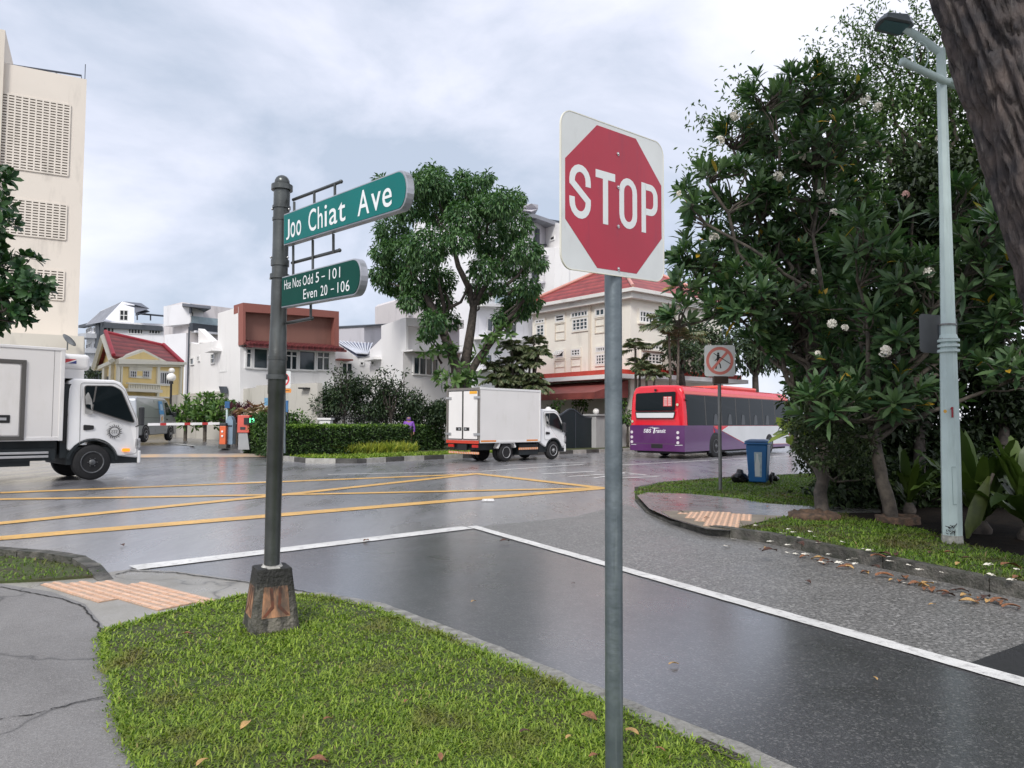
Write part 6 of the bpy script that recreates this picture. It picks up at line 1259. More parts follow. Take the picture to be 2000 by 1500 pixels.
b = MB(); b.prism([(ug(1055), 0), (ug(1092), 0), (ug(1092), wg.uz(1075, 812)[1]), (ug(1055), wg.uz(1075, 812)[1])], wg.f, -.2, 0); zg_ = wg.uz(1180, 820)[1]; b.prism([(ug(1176), 0), (ug(1560), 0), (ug(1560), zg_), (ug(1176), zg_)], wg.f, -.2, 0); b.build('wall_face', bmat('gate_wall_grey', (.42, .42, .42)), root)
b = MB(); b.prism([(ug(1157), 0), (ug(1178), 0), (ug(1178), wg.uz(1168, 812)[1]), (ug(1157), wg.uz(1168, 812)[1])], wg.f, -.5, .25); b.prism([(ug(1155.5), wg.uz(1168, 812)[1]), (ug(1179.5), wg.uz(1168, 812)[1]), (ug(1179.5), wg.uz(1168, 809)[1]), (ug(1155.5), wg.uz(1168, 809)[1])], wg.f, -.6, .35); b.build('pillar', bmat('gate_wall_grey', (0, 0, 0)), root)
b = MB(); b.prism([(ug(1176), zg_), (ug(1560), zg_), (ug(1560), zg_+.12), (ug(1176), zg_+.12)], wg.f, -.26, .06); b.build('coping', W_dark, root)
root = thing('arched_gate', 'dark solid double gate with an arched top, right of the box truck', 'gate', (wg.f(ug(1125), 0, 0)))
ga, gb = ug(1092), ug(1157); b = MB(); pts = [(ga, .05), (gb, .05)]
for i in range(17): t = i/16; y = {0: 814}.get(i, None); yy = 816-17*math.exp(-((t-.62)/.28)**2)-0; pts.append((gb+(ga-gb)*t, wg.uz(1125, yy)[1]))
b.prism(pts, wg.f, -.12, -.05); b.build('gate_leaf', mat('gate_dark', (.008, .016, .02), .5), root)
b = MB(); b.stroke(pts[2:], .07, wg.f, -.13, -.02); b.prism([((ga+gb)/2-.02, .05), ((ga+gb)/2+.02, .05), ((ga+gb)/2+.02, pts[10][1]), ((ga+gb)/2-.02, pts[10][1])], wg.f, -.05, -.03); b.build('gate_rim', W_dark, root)
M_globe = mat('globe_white', (.80, .79, .76), .3, var=.05)
def globe(px, py, r_, Y, lbl, post=None, gmz=None):
    c = P(px, py, Y); rt_ = thing('globe_lamp', lbl, 'lamp', (c.x, c.y, c.z-r_-.1 if post is None else post), group='globe lamps'); b = MB(); b.sphere(c, r_, 20); b.build('globe', M_globe, rt_)
    b = MB(); b.tube([c-V((0, 0, r_*.9)), c-V((0, 0, r_+.12))], [r_*.45, r_*.5], 12)
    if post is not None: b.tube([c-V((0, 0, r_+.1)), V((c.x, c.y, post))], .055, 8)
    b.build('lamp_post', M_blk, rt_)
pY = wg.f(ug(1165), 0, 0).y
globe(1164, 803.5, .17, pY, 'white globe lamp on the pillar right of the arched gate')
globe(1071, 801, .17, wg.f(ug(1071), 0, 0).y, 'white globe lamp just above the cab of the box truck'); b = MB()
globe(334.5, 737, .24, 41, 'larger white globe lamp on a black post left of the boundary wall', .3)
globe(335.5, 724, .17, 44, 'small white globe lamp right above the larger one on the black post', .3)
for px, lbl in ((634, 'short white gate pillar at the end of the iron fence, left'),):
    c = P(px, 860, 31.5); rt_ = thing('gate_pillar', lbl, 'pillar', (c.x, c.y, .1)); b = MB(); zt_ = P(px, 820, 31.5).z; b.box(c.x-.24, c.x+.24, 31.4, 31.9, .05, zt_); b.build('shaft', W_white, rt_); b = MB(); b.box(c.x-.29, c.x+.29, 31.35, 31.95, zt_, zt_+.08); b.build('cap', W_white, rt_)
# iron fence behind the hedge
fA, fB = V((gxy(646, 32)[0], 32, 0)), V((gxy(1050, 44)[0], 44, 0)); rt_ = thing('iron_fence', 'black iron railing between the clipped hedge and the dark shrubs', 'fence', (fA.x, fA.y, .1)); b = MB()
n_ = 120
for i in range(n_): p = fA.lerp(fB, i/n_); b.tube([p+V((0, 0, .1)), p+V((0, 0, 1.75))], .014, 4)
for z in (.35, 1.6): b.tube([fA+V((0, 0, z)), fB+V((0, 0, z))], .022, 4)
b.build('railing', M_blk, rt_)
# ------------------------------------------------------------------ vegetation
M_bark = mat('bark_grey', (.16, .135, .11), .85, col2=(.07, .06, .05), vs=8, bump=.8, bs=22); M_barkd = mat('bark_dark', (.075, .06, .05), .85, col2=(.03, .026, .022), vs=9, bump=.8, bs=26)
L_big = leafmat('leaves_deep_green', (.028, .078, .032), (.11, .20, .075), .40, .2); L_dark = leafmat('leaves_dark', (.018, .038, .020), (.065, .10, .045), .5, .1); L_fra = leafmat('leaves_frangipani', (.035, .080, .036), (.11, .18, .075), .36, .2, (.55, .34, .04))
L_frad = leafmat('leaves_frangipani_old', (.03, .062, .028), (.085, .14, .06), .4, .12); L_fine = leafmat('leaves_fine', (.035, .07, .03), (.13, .20, .08), .45, .25); L_hedge = leafmat('leaves_hedge', (.03, .075, .02), (.12, .21, .045), .45, .15)
L_lime = leafmat('leaves_lime', (.14, .20, .03), (.42, .42, .07), .45, .3); L_purp = leafmat('leaves_purple', (.05, .015, .03), (.13, .04, .06), .45, .2); L_palm = leafmat('leaves_palm', (.06, .10, .05), (.25, .26, .16), .45, .15); L_fern = leafmat('leaves_fern', (.032, .06, .011), (.08, .125, .022), .42, .12)
L_left = leafmat('leaves_almond', (.015, .045, .02), (.05, .11, .035), .35, .12)
M_petal = mat('petal_white', (.80, .76, .66), .5, var=.15, vs=30); M_pink = mat('petal_pink', (.75, .45, .38), .5, var=.2, vs=30)
def crown_pts(blobs, dens, shell=.5, squash=.85, jit=0):
    """blobs: (px, py, radius px, depth) -> points and outward directions"""
    ps, ds = [], []
    for px, py, rp, Y in blobs:
        c = P(px, py, Y); r = rp*Y/F; n = max(4, int(dens*r*r)); p, d = blobpts(c, (r, r, r*squash), n, shell); ps.append(p); ds.append(d)
    return np.concatenate(ps), np.concatenate(ds)
def scatter(name, blobs, dens, ln, wd, m, root, droop=.5, out=.6, down=.5, shell=.5, squash=.85, kind='quad', fold=.15, jitter=.8):
    p, d = crown_pts(blobs, dens, shell, squash); n = len(p)
    dr = d*out+rnd_dirs(n)*jitter; dr[:, 2] -= down
    up = rnd_dirs(n)*.6; up[:, 2] += 1
    return leaves(name, p, dr, up, ln*RNG.uniform(.6, 1.25, n), wd*RNG.uniform(.7, 1.2, n), m, root, kind=kind, droop=droop*.4, fold=fold)
def rosettes(name, tips, axes, n, L_, W_, m, root, spread=(15, 80), kind='long', droop=.22):
    ps, ds, us, ls = [], [], [], []
    for t, a in zip(tips, axes):
        a = V(a).normalized(); e1 = a.cross(V((.31, .72, .13))).normalized(); e2 = a.cross(e1); k = random.randint(int(n*.75), int(n*1.25)); o = random.uniform(0, 6)
        for i in range(k):
            q = o+i*2.399; el = R(spread[0]+(spread[1]-spread[0])*((i+.5)/k)**.8+random.uniform(-7, 7)); r_ = e1*math.cos(q)+e2*math.sin(q)
            dd = r_*math.cos(el)+a*math.sin(el); ps.append(V(t)+a*(.02+.12*(i/k))*L_*1.5+r_*.015); ds.append(dd); us.append(a*math.cos(el)-r_*math.sin(el)+V((0, 0, .2))); ls.append(random.uniform(.65, 1.15)*(1-.35*(i/k)**3))
    ls = np.array(ls); return leaves(name, np.array(ps), np.array(ds), np.array(us), L_*ls, W_*(.75+.25*ls), m, root, kind=kind, droop=droop, fold=.12)
def fronds(name, bases, m, root, n=12, L_=1.8, lw=.05, ll=.42, nl=24, elev=(10, 75), arch=.9, feather=1):
    ps, ds, us, ln = [], [], [], []; rb = MB()
    for B0 in bases:
        o = random.uniform(0, 6)
        for i in range(n):
            q = o+i*2.399+random.uniform(-.2, .2); el = R(random.uniform(*elev)); ln_ = L_*random.uniform(.7, 1.1); h = V((math.cos(q), math.sin(q), 0)); pts = []
            for k in range(nl+1):
                t = k/nl; pts.append(V(B0)+h*(ln_*t*math.cos(el))+V((0, 0, ln_*(t*math.sin(el)-arch*.45*t*t))))
            rb.tube(pts[::4], .015, 4, cap=False)
            for k in range(3, nl+1):
                tg = (pts[k]-pts[k-1]).normalized(); sd_ = tg.cross(V((0, 0, 1))).normalized(); t = k/nl
                for s in (-1, 1):
                    ps.append(pts[k]); ds.append(sd_*s+tg*.75+V((0, 0, -.18*feather+random.uniform(-.25, .15)))); us.append(V((0, 0, 1))); ln.append(ll*(.35+math.sin(PI*min(1, t*.95))*.8)*random.uniform(.8, 1.1))
    leaves(name, np.array(ps), np.array(ds), np.array(us), np.array(ln), lw, m, root, droop=.25, fold=.1); rb.build('rib', M_bark, root)
def tree(name, label, cat, base, blobs, lm, dens, ln, wd, trunk_r, fork, bark=None, group=None, limbs=None, **k):
    root = thing(name, label, cat, base, group=group); b = MB(); bk = bark or M_bark; fk = V(fork)
    limb(b, V(base)-V((0, 0, .1)), fk, trunk_r, trunk_r*.72, 6, .06, 10)
    for px, py, rp, Y in (limbs or blobs): limb(b, fk, P(px, py, Y), trunk_r*.5, trunk_r*.12, 6, .16, 6)
    b.build('trunk', bk, root); scatter('crown', blobs, dens, ln, wd, lm, root, **k); return root
RS = lambda s: (random.seed(s))
# --- the large tree behind the hedge
RS(3); Yt = 37
bl = [(742, 352, 14), (842, 345, 30), (850, 360, 38), (890, 385, 40), (930, 368, 30), (950, 348, 16), (985, 395, 34), (1008, 388, 20), (958, 405, 36), (905, 425, 40), (852, 405, 42), (802, 400, 40), (765, 450, 36), (745, 492, 24), (785, 500, 42), (835, 480, 46), (742, 535, 22), (772, 545, 38), (822, 545, 42), (1004, 440, 38), (960, 470, 42), (1030, 490, 30), (1052, 515, 18), (1000, 515, 36), (945, 525, 32), (895, 470, 30), (852, 590, 34), (800, 588, 24), (862, 545, 30), (1012, 585, 32), (1040, 590, 20), (995, 612, 24), (1030, 560, 26), (1020, 608, 18), (975, 620, 14), (880, 625, 18), (935, 570, 26), (846, 625, 26), (838, 650, 18), (815, 360, 26), (905, 345, 18), (975, 560, 18)]
bl = [(x, y, r*.93, Yt+random.uniform(-2.6, 2.6)*(1 if r > 22 else .5)) for x, y, r in bl]
rb = P(902, 860, 36.5); rb.z = .12
root = thing('large_tree', 'large tree with a dense clumped dark green crown and forked trunk, behind the clipped hedge', 'tree', rb); b = MB()
def pl_(pts, r0, r1, Y=37, n=9):
    q = [P(x, y, Y+random.uniform(-.3, .3)) for x, y in pts]; k = len(q); b.tube(q, [r0+(r1-r0)*i/(k-1) for i in range(k)], n)
b.tube([rb, P(902, 765, 36.8), P(900, 725, 37)], [.55, .42, .38], 10)
pl_([(898, 740), (882, 690), (862, 640), (843, 600), (822, 560), (795, 520)], .30, .10); pl_([(903, 735), (912, 690), (920, 640), (925, 600), (915, 560), (895, 520), (885, 480), (880, 440)], .28, .08); pl_([(908, 745), (935, 700), (962, 665), (985, 630), (1012, 600), (1035, 570)], .22, .07)
pl_([(925, 600), (940, 570), (960, 540), (985, 500)], .16, .06); pl_([(862, 640), (868, 600), (858, 560), (850, 510)], .14, .05); pl_([(955, 575), (985, 560), (1010, 540), (1030, 510)], .12, .05); pl_([(885, 480), (872, 450), (850, 420)], .1, .04); pl_([(880, 600), (900, 590), (915, 560)], .1, .05)
for x, y, r, Y in bl[::2]: limb(b, P(x+(900-x)*.4, y+60, Yt), P(x, y, Y), .07, .02, 4, .2, 5)
b.build('trunk', M_barkd, root); scatter('crown', bl, 1350, .27, .105, L_big, root, down=.75, out=.7, shell=.62, jitter=.7)
RS(4); bl2 = [(862, 690, 22, 36.5), (835, 680, 16, 36), (985, 650, 14, 36.5), (945, 690, 18, 37.5), (895, 745, 30, 35.5), (925, 740, 20, 36), (870, 735, 14, 36), (960, 650, 12, 36.5), (880, 660, 16, 36.5)]
tips, ax_ = crown_pts(bl2, 26, .4); rosettes('climber_leaves', tips, ax_, 8, .5, .16, leafmat('leaves_climber', (.035, .085, .025), (.12, .2, .06), .45, .2), root, droop=.35)

# --- dark shrubs, hedge and planting of the far island
RS(9)
for i, (x, yt, w_, Y, lbl) in enumerate(((652, 742, 34, 33.5, 'dark shrub right behind the end of the boundary wall'), (700, 722, 42, 34.5, 'tallest dark shrub behind the iron fence'), (752, 728, 38, 35, 'dark shrub with thin sprigs, behind the middle of the iron fence'), (800, 758, 38, 35.5, 'low dark shrub behind the iron fence, above the person in purple'), (850, 762, 36, 36, 'dark shrub just left of the box truck'))):
    h = 826-yt; bs_ = P(x, 835, Y); bs_.z = .1; bb = []
    for k in range(9): bb.append((x+random.uniform(-.55, .55)*w_, yt+22+random.random()*(h-32), 20+random.random()*8, Y+random.uniform(-.6, .6)))
    tree('dark_shrub', lbl, 'shrub', bs_, bb, L_dark, 900, .17, .08, .08, V((bs_.x, bs_.y, 1.0)), bark=M_barkd, group='dark shrubs behind the iron fence', out=.5, down=0, shell=.4)
RS(10)
for (x, yt, n_, Y, lbl) in ((672, 718, 9, 33.2, 'thin leggy shrub with open sprigs rising above the boundary wall'), (764, 716, 8, 34.5, 'open sprigs of a thin shrub in front of the second white house')):
    bs_ = P(x, 835, Y); bs_.z = .1; root = thing('sprig_shrub', lbl, 'shrub', bs_); b = MB(); pp = []
    for k in range(n_):
        t = P(x+random.uniform(-34, 34), yt+random.uniform(0, 24), Y); q = limb(b, bs_+V((0, 0, 1.4)), t, .03, .01, 5, .1, 4); pp += q[3:]
    b.tube([bs_, bs_+V((0, 0, 1.4))], .05, 6); b.build('stem', M_barkd, root); pp = np.array([list(p) for p in pp for _ in range(12)])+RNG.normal(size=(len(pp)*12, 3))*.12
    leaves('foliage', pp, rnd_dirs(len(pp)), rnd_dirs(len(pp))*.5+np.array([0, 0, 1]), .16, .07, L_dark, root)
def hedge(name, label, pts, h, wd, z0, dens, lm, ln=.09, cat='hedge'):
    root = thing(name, label, cat, (pts[0].x, pts[0].y, z0)); b = MB(); ps = []; ns = []
    for a, c in zip(pts[:-1], pts[1:]):
        t = (c-a).normalized(); n_ = V((t.y, -t.x, 0)); L_ = (c-a).length
        if n_.dot(CP-a) < 0: n_ = -n_
        lo, hi = .06, h-.08; q = [a+n_*(wd/2-.08), c+n_*(wd/2-.08), c-n_*(wd/2-.08), a-n_*(wd/2-.08)]
        b.hexa([V((p.x, p.y, z0)) for p in q]+[V((p.x, p.y, z0+hi)) for p in q])
        for (area, fn, nn) in ((L_*h, lambda u, v: a+t*(u*L_)+n_*(wd/2)+V((0, 0, v*h)), n_), (L_*wd, lambda u, v: a+t*(u*L_)+n_*((v-.5)*wd)+V((0, 0, h)), V((0, 0, 1))), (wd*h, lambda u, v: a+n_*((u-.5)*wd)+V((0, 0, v*h)), -t), (wd*h, lambda u, v: c+n_*((u-.5)*wd)+V((0, 0, v*h)), t), (L_*h*.4, lambda u, v: a+t*(u*L_)-n_*(wd/2)+V((0, 0, v*h)), -n_)):
            k = int(area*dens)
            for _ in range(k):
                p = fn(random.random(), random.random()); p = p+V((0, 0, z0)); p += nn*(random.gauss(0, .035)+.05*noise.noise(p*2.2)); ps.append(p); ns.append(nn)
    b.build('hedge_core', mat('hedge_core', (.012, .02, .008), .9), root); n = len(ps); ds = np.array(ns)*.7+rnd_dirs(n)*.9; leaves('foliage', np.array(ps), ds, rnd_dirs(n)+np.array([0, 0, .8]), ln*RNG.uniform(.7, 1.3, n), ln*.5, lm, root); return root
hz = [G(553, 893, .12), G(690, 889, .12), G(875, 878, .12)]; hz = [V((p.x, p.y, 0))-N48*.9 for p in hz]
RS(12); hedge('clipped_hedge', 'long clipped green hedge with a flat top, along the striped kerb', hz, 1.10, .9, .12, 420, leafmat('leaves_hedge_face', (.02, .05, .016), (.07, .13, .03), .45, .12), .12)
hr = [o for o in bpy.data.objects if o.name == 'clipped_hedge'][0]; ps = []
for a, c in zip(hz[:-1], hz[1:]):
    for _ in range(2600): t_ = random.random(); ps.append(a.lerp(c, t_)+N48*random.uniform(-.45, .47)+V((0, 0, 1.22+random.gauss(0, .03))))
leaves('lit_top_leaves', np.array(ps), rnd_dirs(len(ps))*.8+np.array([0, 0, .7]), rnd_dirs(len(ps))+np.array([0, 0, 1]), .12, .06, leafmat('leaves_lit_top', (.10, .19, .03), (.24, .36, .07), .45, .25), hr)  # light on the hedge top put into a paler leaf colour than its face
bs = hz[0]-N48*.2+V((-.2, 0, 0))
RS(13); hedge('clipped_hedge', 'tall block of dense dark hedge right of the ticket machine', [P(507, 860, 31.2)*1.0-V((0, 0, P(507, 860, 31.2).z)), P(552, 860, 29.6)-V((0, 0, P(552, 860, 29.6).z))], 1.5, 1.3, .15, 330, leafmat('leaves_box', (.02, .045, .015), (.06, .11, .03), .45, .12), .13)
RS(14)
for i, (x, y, r, Y, lbl) in enumerate(((520, 826, 26, 29.8, 'rounded bush right of the ticket machine, topped by dry leaves'), (585, 824, 24, 29.6, 'round green bush in front of the right end of the boundary wall'))):
    bs_ = P(x, 850, Y); bs_.z = .12; tree('round_bush', lbl, 'bush', bs_, [(x, y, r, Y), (x-14, y+10, r*.8, Y+.2), (x+14, y+10, r*.8, Y+.2), (x, y+22, r, Y)], L_hedge, 1300, .13, .06, .06, V((bs_.x, bs_.y, .6)), out=.6, down=0)
# dry leaves heap, purple plants
b = MB(); c = P(508, 803, 31); ps = blobpts(c, (.9, .4, .16), 90, .1)[0]; rt_ = thing('purple_plant', 'purple leaved cordyline plants behind the ticket machine', 'plant', V((P(462, 850, 32.5).x, 32.5, .3)))
RS(15); tips = [P(random.uniform(448, 490), random.uniform(796, 835), 32.5+random.uniform(-.4, .4)) for _ in range(26)]; rosettes('foliage', tips, [V((random.gauss(0, .3), random.gauss(0, .3), 1)) for _ in tips], 12, .38, .07, L_purp, rt_, spread=(35, 85)); b = MB()
for t in tips: b.tube([V((t.x, t.y, .3)), t], .02, 4)
b.build('stem', M_bark, rt_)
rt_ = thing('dry_palm_leaves', 'heap of pale dry cut leaves on top of the bushes by the boundary wall', 'leaf heap', V((c.x, c.y, c.z-.2))); n = len(ps); leaves('leaf', ps, rnd_dirs(n)*np.array([1, 1, .3]), np.tile([0, 0, 1.], (n, 1)), .6, .12, leafmat('leaves_dry', (.22, .12, .07), (.62, .5, .42), .7, .1), rt_)
# garden behind the barrier
RS(16)
for i, (x, y, r, Y, lbl) in enumerate(((362, 806, 26, 38, 'leafy garden tree left of the barrier cabinet, nearest the van'), (400, 800, 30, 37, 'leafy garden tree behind the end of the barrier arm'), (432, 806, 26, 36.4, 'leafy garden tree behind the orange cabinet'))):
    bs_ = P(x, 850, Y); bs_.z = .42; rt_ = thing('garden_frangipani', lbl, 'small tree', bs_, group='small garden trees behind the barrier'); b = MB(); bb = [(x, y, r, Y), (x-16, y+14, r*.7, Y), (x+14, y+16, r*.7, Y), (x, y-14, r*.6, Y)]
    tips, ax_ = crown_pts(bb, 34, .5); 
    for t in tips[::2]: limb(b, bs_+V((0, 0, .9)), V(t), .04, .02, 4, .1, 4)
    b.tube([bs_, bs_+V((0, 0, 1))], .09, 7); b.build('trunk', M_bark, rt_); rosettes('crown', tips, ax_*.6+np.array([0, 0, .6]), 10, .42, .12, L_hedge, rt_)
# lime strip
RS(17); kp = [G(600, 889, .12), G(700, 887, .12), G(806, 884, .12)]; ps = []
for _ in range(3400):
    a = random.random()*2; p = kp[int(a)].lerp(kp[int(a)+1], a % 1); ps.append(p-N48*random.uniform(-.35, .55)+V((0, 0, random.random()*.12)))
n = len(ps); o_ = leaves('border_plants', np.array(ps), rnd_dirs(n)*.55+np.array([0, 0, .9]), rnd_dirs(n), RNG.uniform(.2, .5, n), .05, L_lime, kind='blade'); tag(o_, 'strip of yellow green border plants in front of the hedge', 'border plants', kind='stuff')
# --- palms
RS(20)
def palm(label, base, crowns, m=L_palm, **k):
    rt_ = thing('palm', label, 'palm', base); b = MB()
    for c in crowns: b.tube([V((base[0]+(c[0]-base[0])*.4, base[1], 0)), V(c)], [.09, .06], 7)
    b.build('trunk', M_bark, rt_); fronds('fronds', crowns, m, rt_, **k); return rt_
pc = [P(x, y, 38+random.uniform(-.8, .8)) for x, y in ((1010, 700), (990, 715), (1035, 715), (1008, 735), (975, 740), (1040, 740), (1024, 690))]
palm('dense clump of dark feathery palms between the large tree and the cream house', (P(1010, 850, 38).x, 38, .1), pc+[P(x, y, 38.3) for x, y in ((985, 752), (1012, 758), (1045, 756), (965, 722), (1050, 690), (1000, 680))], n=14, L_=.98, ll=.42, lw=.12, nl=14, arch=1.2)
palm('slender palm with upright fronds above the clump, against the cream house', (P(1044, 850, 39.5).x, 39.5, .1), [P(1042, 676, 39.5)], n=9, L_=1.35, ll=.42, lw=.08, nl=16)
palm('small pale palm right of the stop sign post, above the bus', (P(1243, 850, 39).x, 39, .1), [P(1241, 684, 39), P(1250, 716, 39)], n=11, L_=1.2, ll=.42, lw=.08, nl=16)
palm('small bushy palm just above the rear of the bus', (P(1268, 850, 38).x, 38, .1), [P(1262, 728, 38), P(1278, 735, 38)], n=12, L_=1.0, ll=.4, lw=.08, nl=14)
palm('tall palm at the right corner of the cream house', (P(1318, 850, 38.5).x, 38.5, .1), [P(1306, 640, 38.5), P(1325, 665, 38.5)], n=13, L_=1.9, ll=.5, lw=.09, nl=18)
RS(21)
for i, (x, y, r, Y, lbl) in enumerate(((1330, 690, 40, 42, 'dark tree behind the bus, right of the tall palm'), (1400, 660, 55, 44, 'dark tree behind the no walking sign'), (1475, 680, 55, 45, 'dark tree rising behind the middle of the bus'), (1550, 660, 60, 46, 'dark tree behind the front of the bus'), (1640, 650, 70, 48, 'dark tree far behind the frangipanis'))):
    bs_ = P(x, 850, Y); bs_.z = 0; bb = [(x+random.uniform(-.7, .7)*r, y+random.uniform(-.5, .9)*r, r*.55, Y+random.uniform(-1, 1)) for _ in range(9)]
    tree('background_tree', lbl, 'tree', bs_, bb, L_dark, 150, .38, .17, .25, P(x, y+r, Y), bark=M_barkd, group='dark trees behind the bus')
for i, (x, y, r, Y, lbl) in enumerate(((178, 730, 20, 58, 'dark tree beside the beige tower, left of the yellow house'), (1226, 810, 16, 41, 'flowering shrub above the wall between the stop sign post and the bus'), (1085, 790, 14, 41, 'small shrub above the wall right of the box truck'), (1130, 783, 14, 42, 'leafy shrub under the maroon awning'), (1205, 785, 15, 42, 'leafy shrub right of the stop sign post, below the awning'))):
    bs_ = P(x, 850, Y); bs_.z = .05; bb = [(x+random.uniform(-.8, .8)*r, y+random.uniform(-.4, .8)*r, r*.6, Y) for _ in range(7)]
    tree('garden_shrub', lbl, 'shrub', bs_, bb, L_dark if i == 0 else L_hedge, 260, .26, .12, .08, V((bs_.x, bs_.y, 1.2)), bark=M_barkd)

# --- right-hand frangipanis
M_barkf = mat('bark_frangipani', (.12, .10, .08), .8, col2=(.05, .042, .035), vs=8, bump=.7, bs=26)
def flower(c, ax, r_, mb, mi=0):
    ax = V(ax).normalized(); e1 = ax.cross(V((.3, .7, .2))).normalized(); e2 = ax.cross(e1)
    for i in range(5):
        q = 2*PI*i/5+random.random()*.2; d = e1*math.cos(q)+e2*math.sin(q); s = e1*-math.sin(q)+e2*math.cos(q)
        mb.add([c, c+d*r_*.55+s*r_*.38+ax*r_*.12, c+d*r_+ax*r_*.10, c+d*r_*.6-s*r_*.25+ax*r_*.22], [(0, 1, 2, 3)], mi)
def frangipani(label, base, fork, blobs, dens, seed, fl, L_=.275, group=None, lm=L_fra, extra=()):
    RS(seed); rt_ = thing('frangipani', label, 'tree', base, group=group); b = MB(); bl_ = blobs
    limb(b, base-V((0, 0, .1)), fork, .10, .075, 8, .05, 10); hubs = []
    for (px, py, rp, Y) in bl_:
        c = P(px, py, Y); c = c+V((0, .25, -rp*Y/F*.5)); st_ = P(1575, 560, Y) if (px < 1480 and 1000 < px and base.y > 10.5 and py > 380) else None; q = limb(b, st_, c, .03, .018, 6, .1, 6) if st_ else limb(b, fork+V((0, 0, random.uniform(-.15, .2))), c, .042, .022, 7, .16, 7); hubs += q[4:]
    tips, ax_ = crown_pts(bl_, dens, .45)
    k = 0
    for t, a in zip(tips, ax_):
        h = min(hubs, key=lambda h_: (h_-V(t)).length_squared+(.6 if h_.z > t[2] else 0)); k += 1
        if (h-V(t)).length < 1.8: limb(b, h, V(t), .018, .010, 4, .2, 5)
    b.build('trunk', M_barkf, rt_); axs = ax_*.75+np.array([0, -.1, .75])
    n = len(tips); sel = RNG.random(n) < .62
    rosettes('crown', tips[sel], axs[sel], 13, L_, .072, lm, rt_); rosettes('crown_old_leaves', tips[~sel], axs[~sel], 11, L_*.95, .07, L_frad, rt_)
    for (x, y, Y, s) in fl:
        c = P(x, y, Y); fb = MB()
        for _ in range(9): d = V((random.gauss(0, 1), random.gauss(0, 1)-.6, random.gauss(0, 1)+.3)).normalized(); flower(c+d*s*.6, d, s*.55, fb)
        fb.build('flower_cluster', M_pink if (x, y) in ((1810, 532), (1768, 380)) else M_petal, rt_, fixn=False)
    return rt_
A0 = G(1604, 1008, .1); A0.z = .1; A1 = P(1600, 800, 11.8)
Ab = [(1502, 185, 45), (1575, 175, 52), (1640, 195, 48), (1440, 262, 40), (1520, 270, 66), (1605, 290, 72), (1660, 300, 50), (1390, 335, 26), (1452, 370, 62), (1545, 385, 80), (1640, 400, 74), (1378, 425, 34), (1445, 480, 66), (1535, 500, 82), (1630, 510, 78), (1350, 400, 8), (1350, 500, 34), (1385, 540, 44), (1460, 590, 70), (1550, 610, 80), (1335, 560, 26), (1335, 620, 30), (1430, 600, 44), (1500, 660, 44), (1590, 700, 58), (1345, 375, 12)]
Ab = [(x, y, r, 12.2+random.uniform(-1.1, 1.1)) for x, y, r in Ab]
frangipani('tallest frangipani tree with white blossom clusters, trunk nearest the footway end', A0, A1, Ab, 150, 31, [(1572, 300, 11.2, .13), (1672, 240, 11.5, .12), (1690, 195, 11.6, .10), (1435, 225, 11.8, .11), (1600, 380, 11.3, .10), (1683, 285, 11.4, .10), (1406, 275, 11.6, .10), (1520, 345, 11.3, .10), (1628, 415, 11.2, .08), (1590, 530, 11.2, .06), (1395, 465, 11.5, .10), (1327, 378, 11.5, .06), (1715, 210, 11.5, .1)])
B0 = G(1745, 1018, .1); B0.z = .1; B1 = P(1706, 850, 10.6)
Bb = [(1700, 470, 60), (1770, 540, 66), (1700, 610, 66), (1650, 700, 56), (1770, 660, 66), (1880, 400, 50), (1930, 455, 50), (1900, 540, 60), (1960, 620, 60), (1740, 770, 60), (1890, 690, 50), (1650, 800, 40), (1600, 790, 34), (1970, 520, 50), (1830, 760, 40), (1990, 720, 50)]
Bb = [(x, y, r, 10.4+random.uniform(-.9, .9)) for x, y, r in Bb]
frangipani('lower frangipani tree with a crooked leaning trunk, between the lamp post and the taller one', B0, B1, Bb, 112, 33, [(1728, 686, 9.5, .10), (1625, 632, 10, .08), (1814, 532, 9.6, .09), (1768, 380, 10.2, .07), (1650, 640, 9.9, .06), (1597, 690, 10, .05), (1835, 270, 10.2, .07)], L_=.32)
# second trunks and rootstocks at the foot
for (x, y, w_, lbl) in ((1590, 1012, .34, 'rotten wooden tree ring at the foot of the tallest frangipani'), (1755, 1022, .26, 'broken brown wooden stump beside the crooked frangipani trunk')):
    c = G(x, y, .1); bm_ = MB(); n_ = 26; prof = [(w_, 0), (w_*1.02, .06+.04*(w_ < .3)), (w_*.82, .10), (w_*.72, .05)]; M_st = mat('rotten_wood', (.14, .085, .055), .9, col2=(.05, .035, .025), vs=14, bump=.8, bs=50)
    bm_.lathe(prof, c, n_)
    bm_.v = [p+V((noise.noise(p*9)*.05, noise.noise(p*9+V((3, 0, 0)))*.05, noise.noise(p*14)*.03)) for p in bm_.v]
    tag(bm_.build('tree_ring', M_st), lbl, 'tree ring')
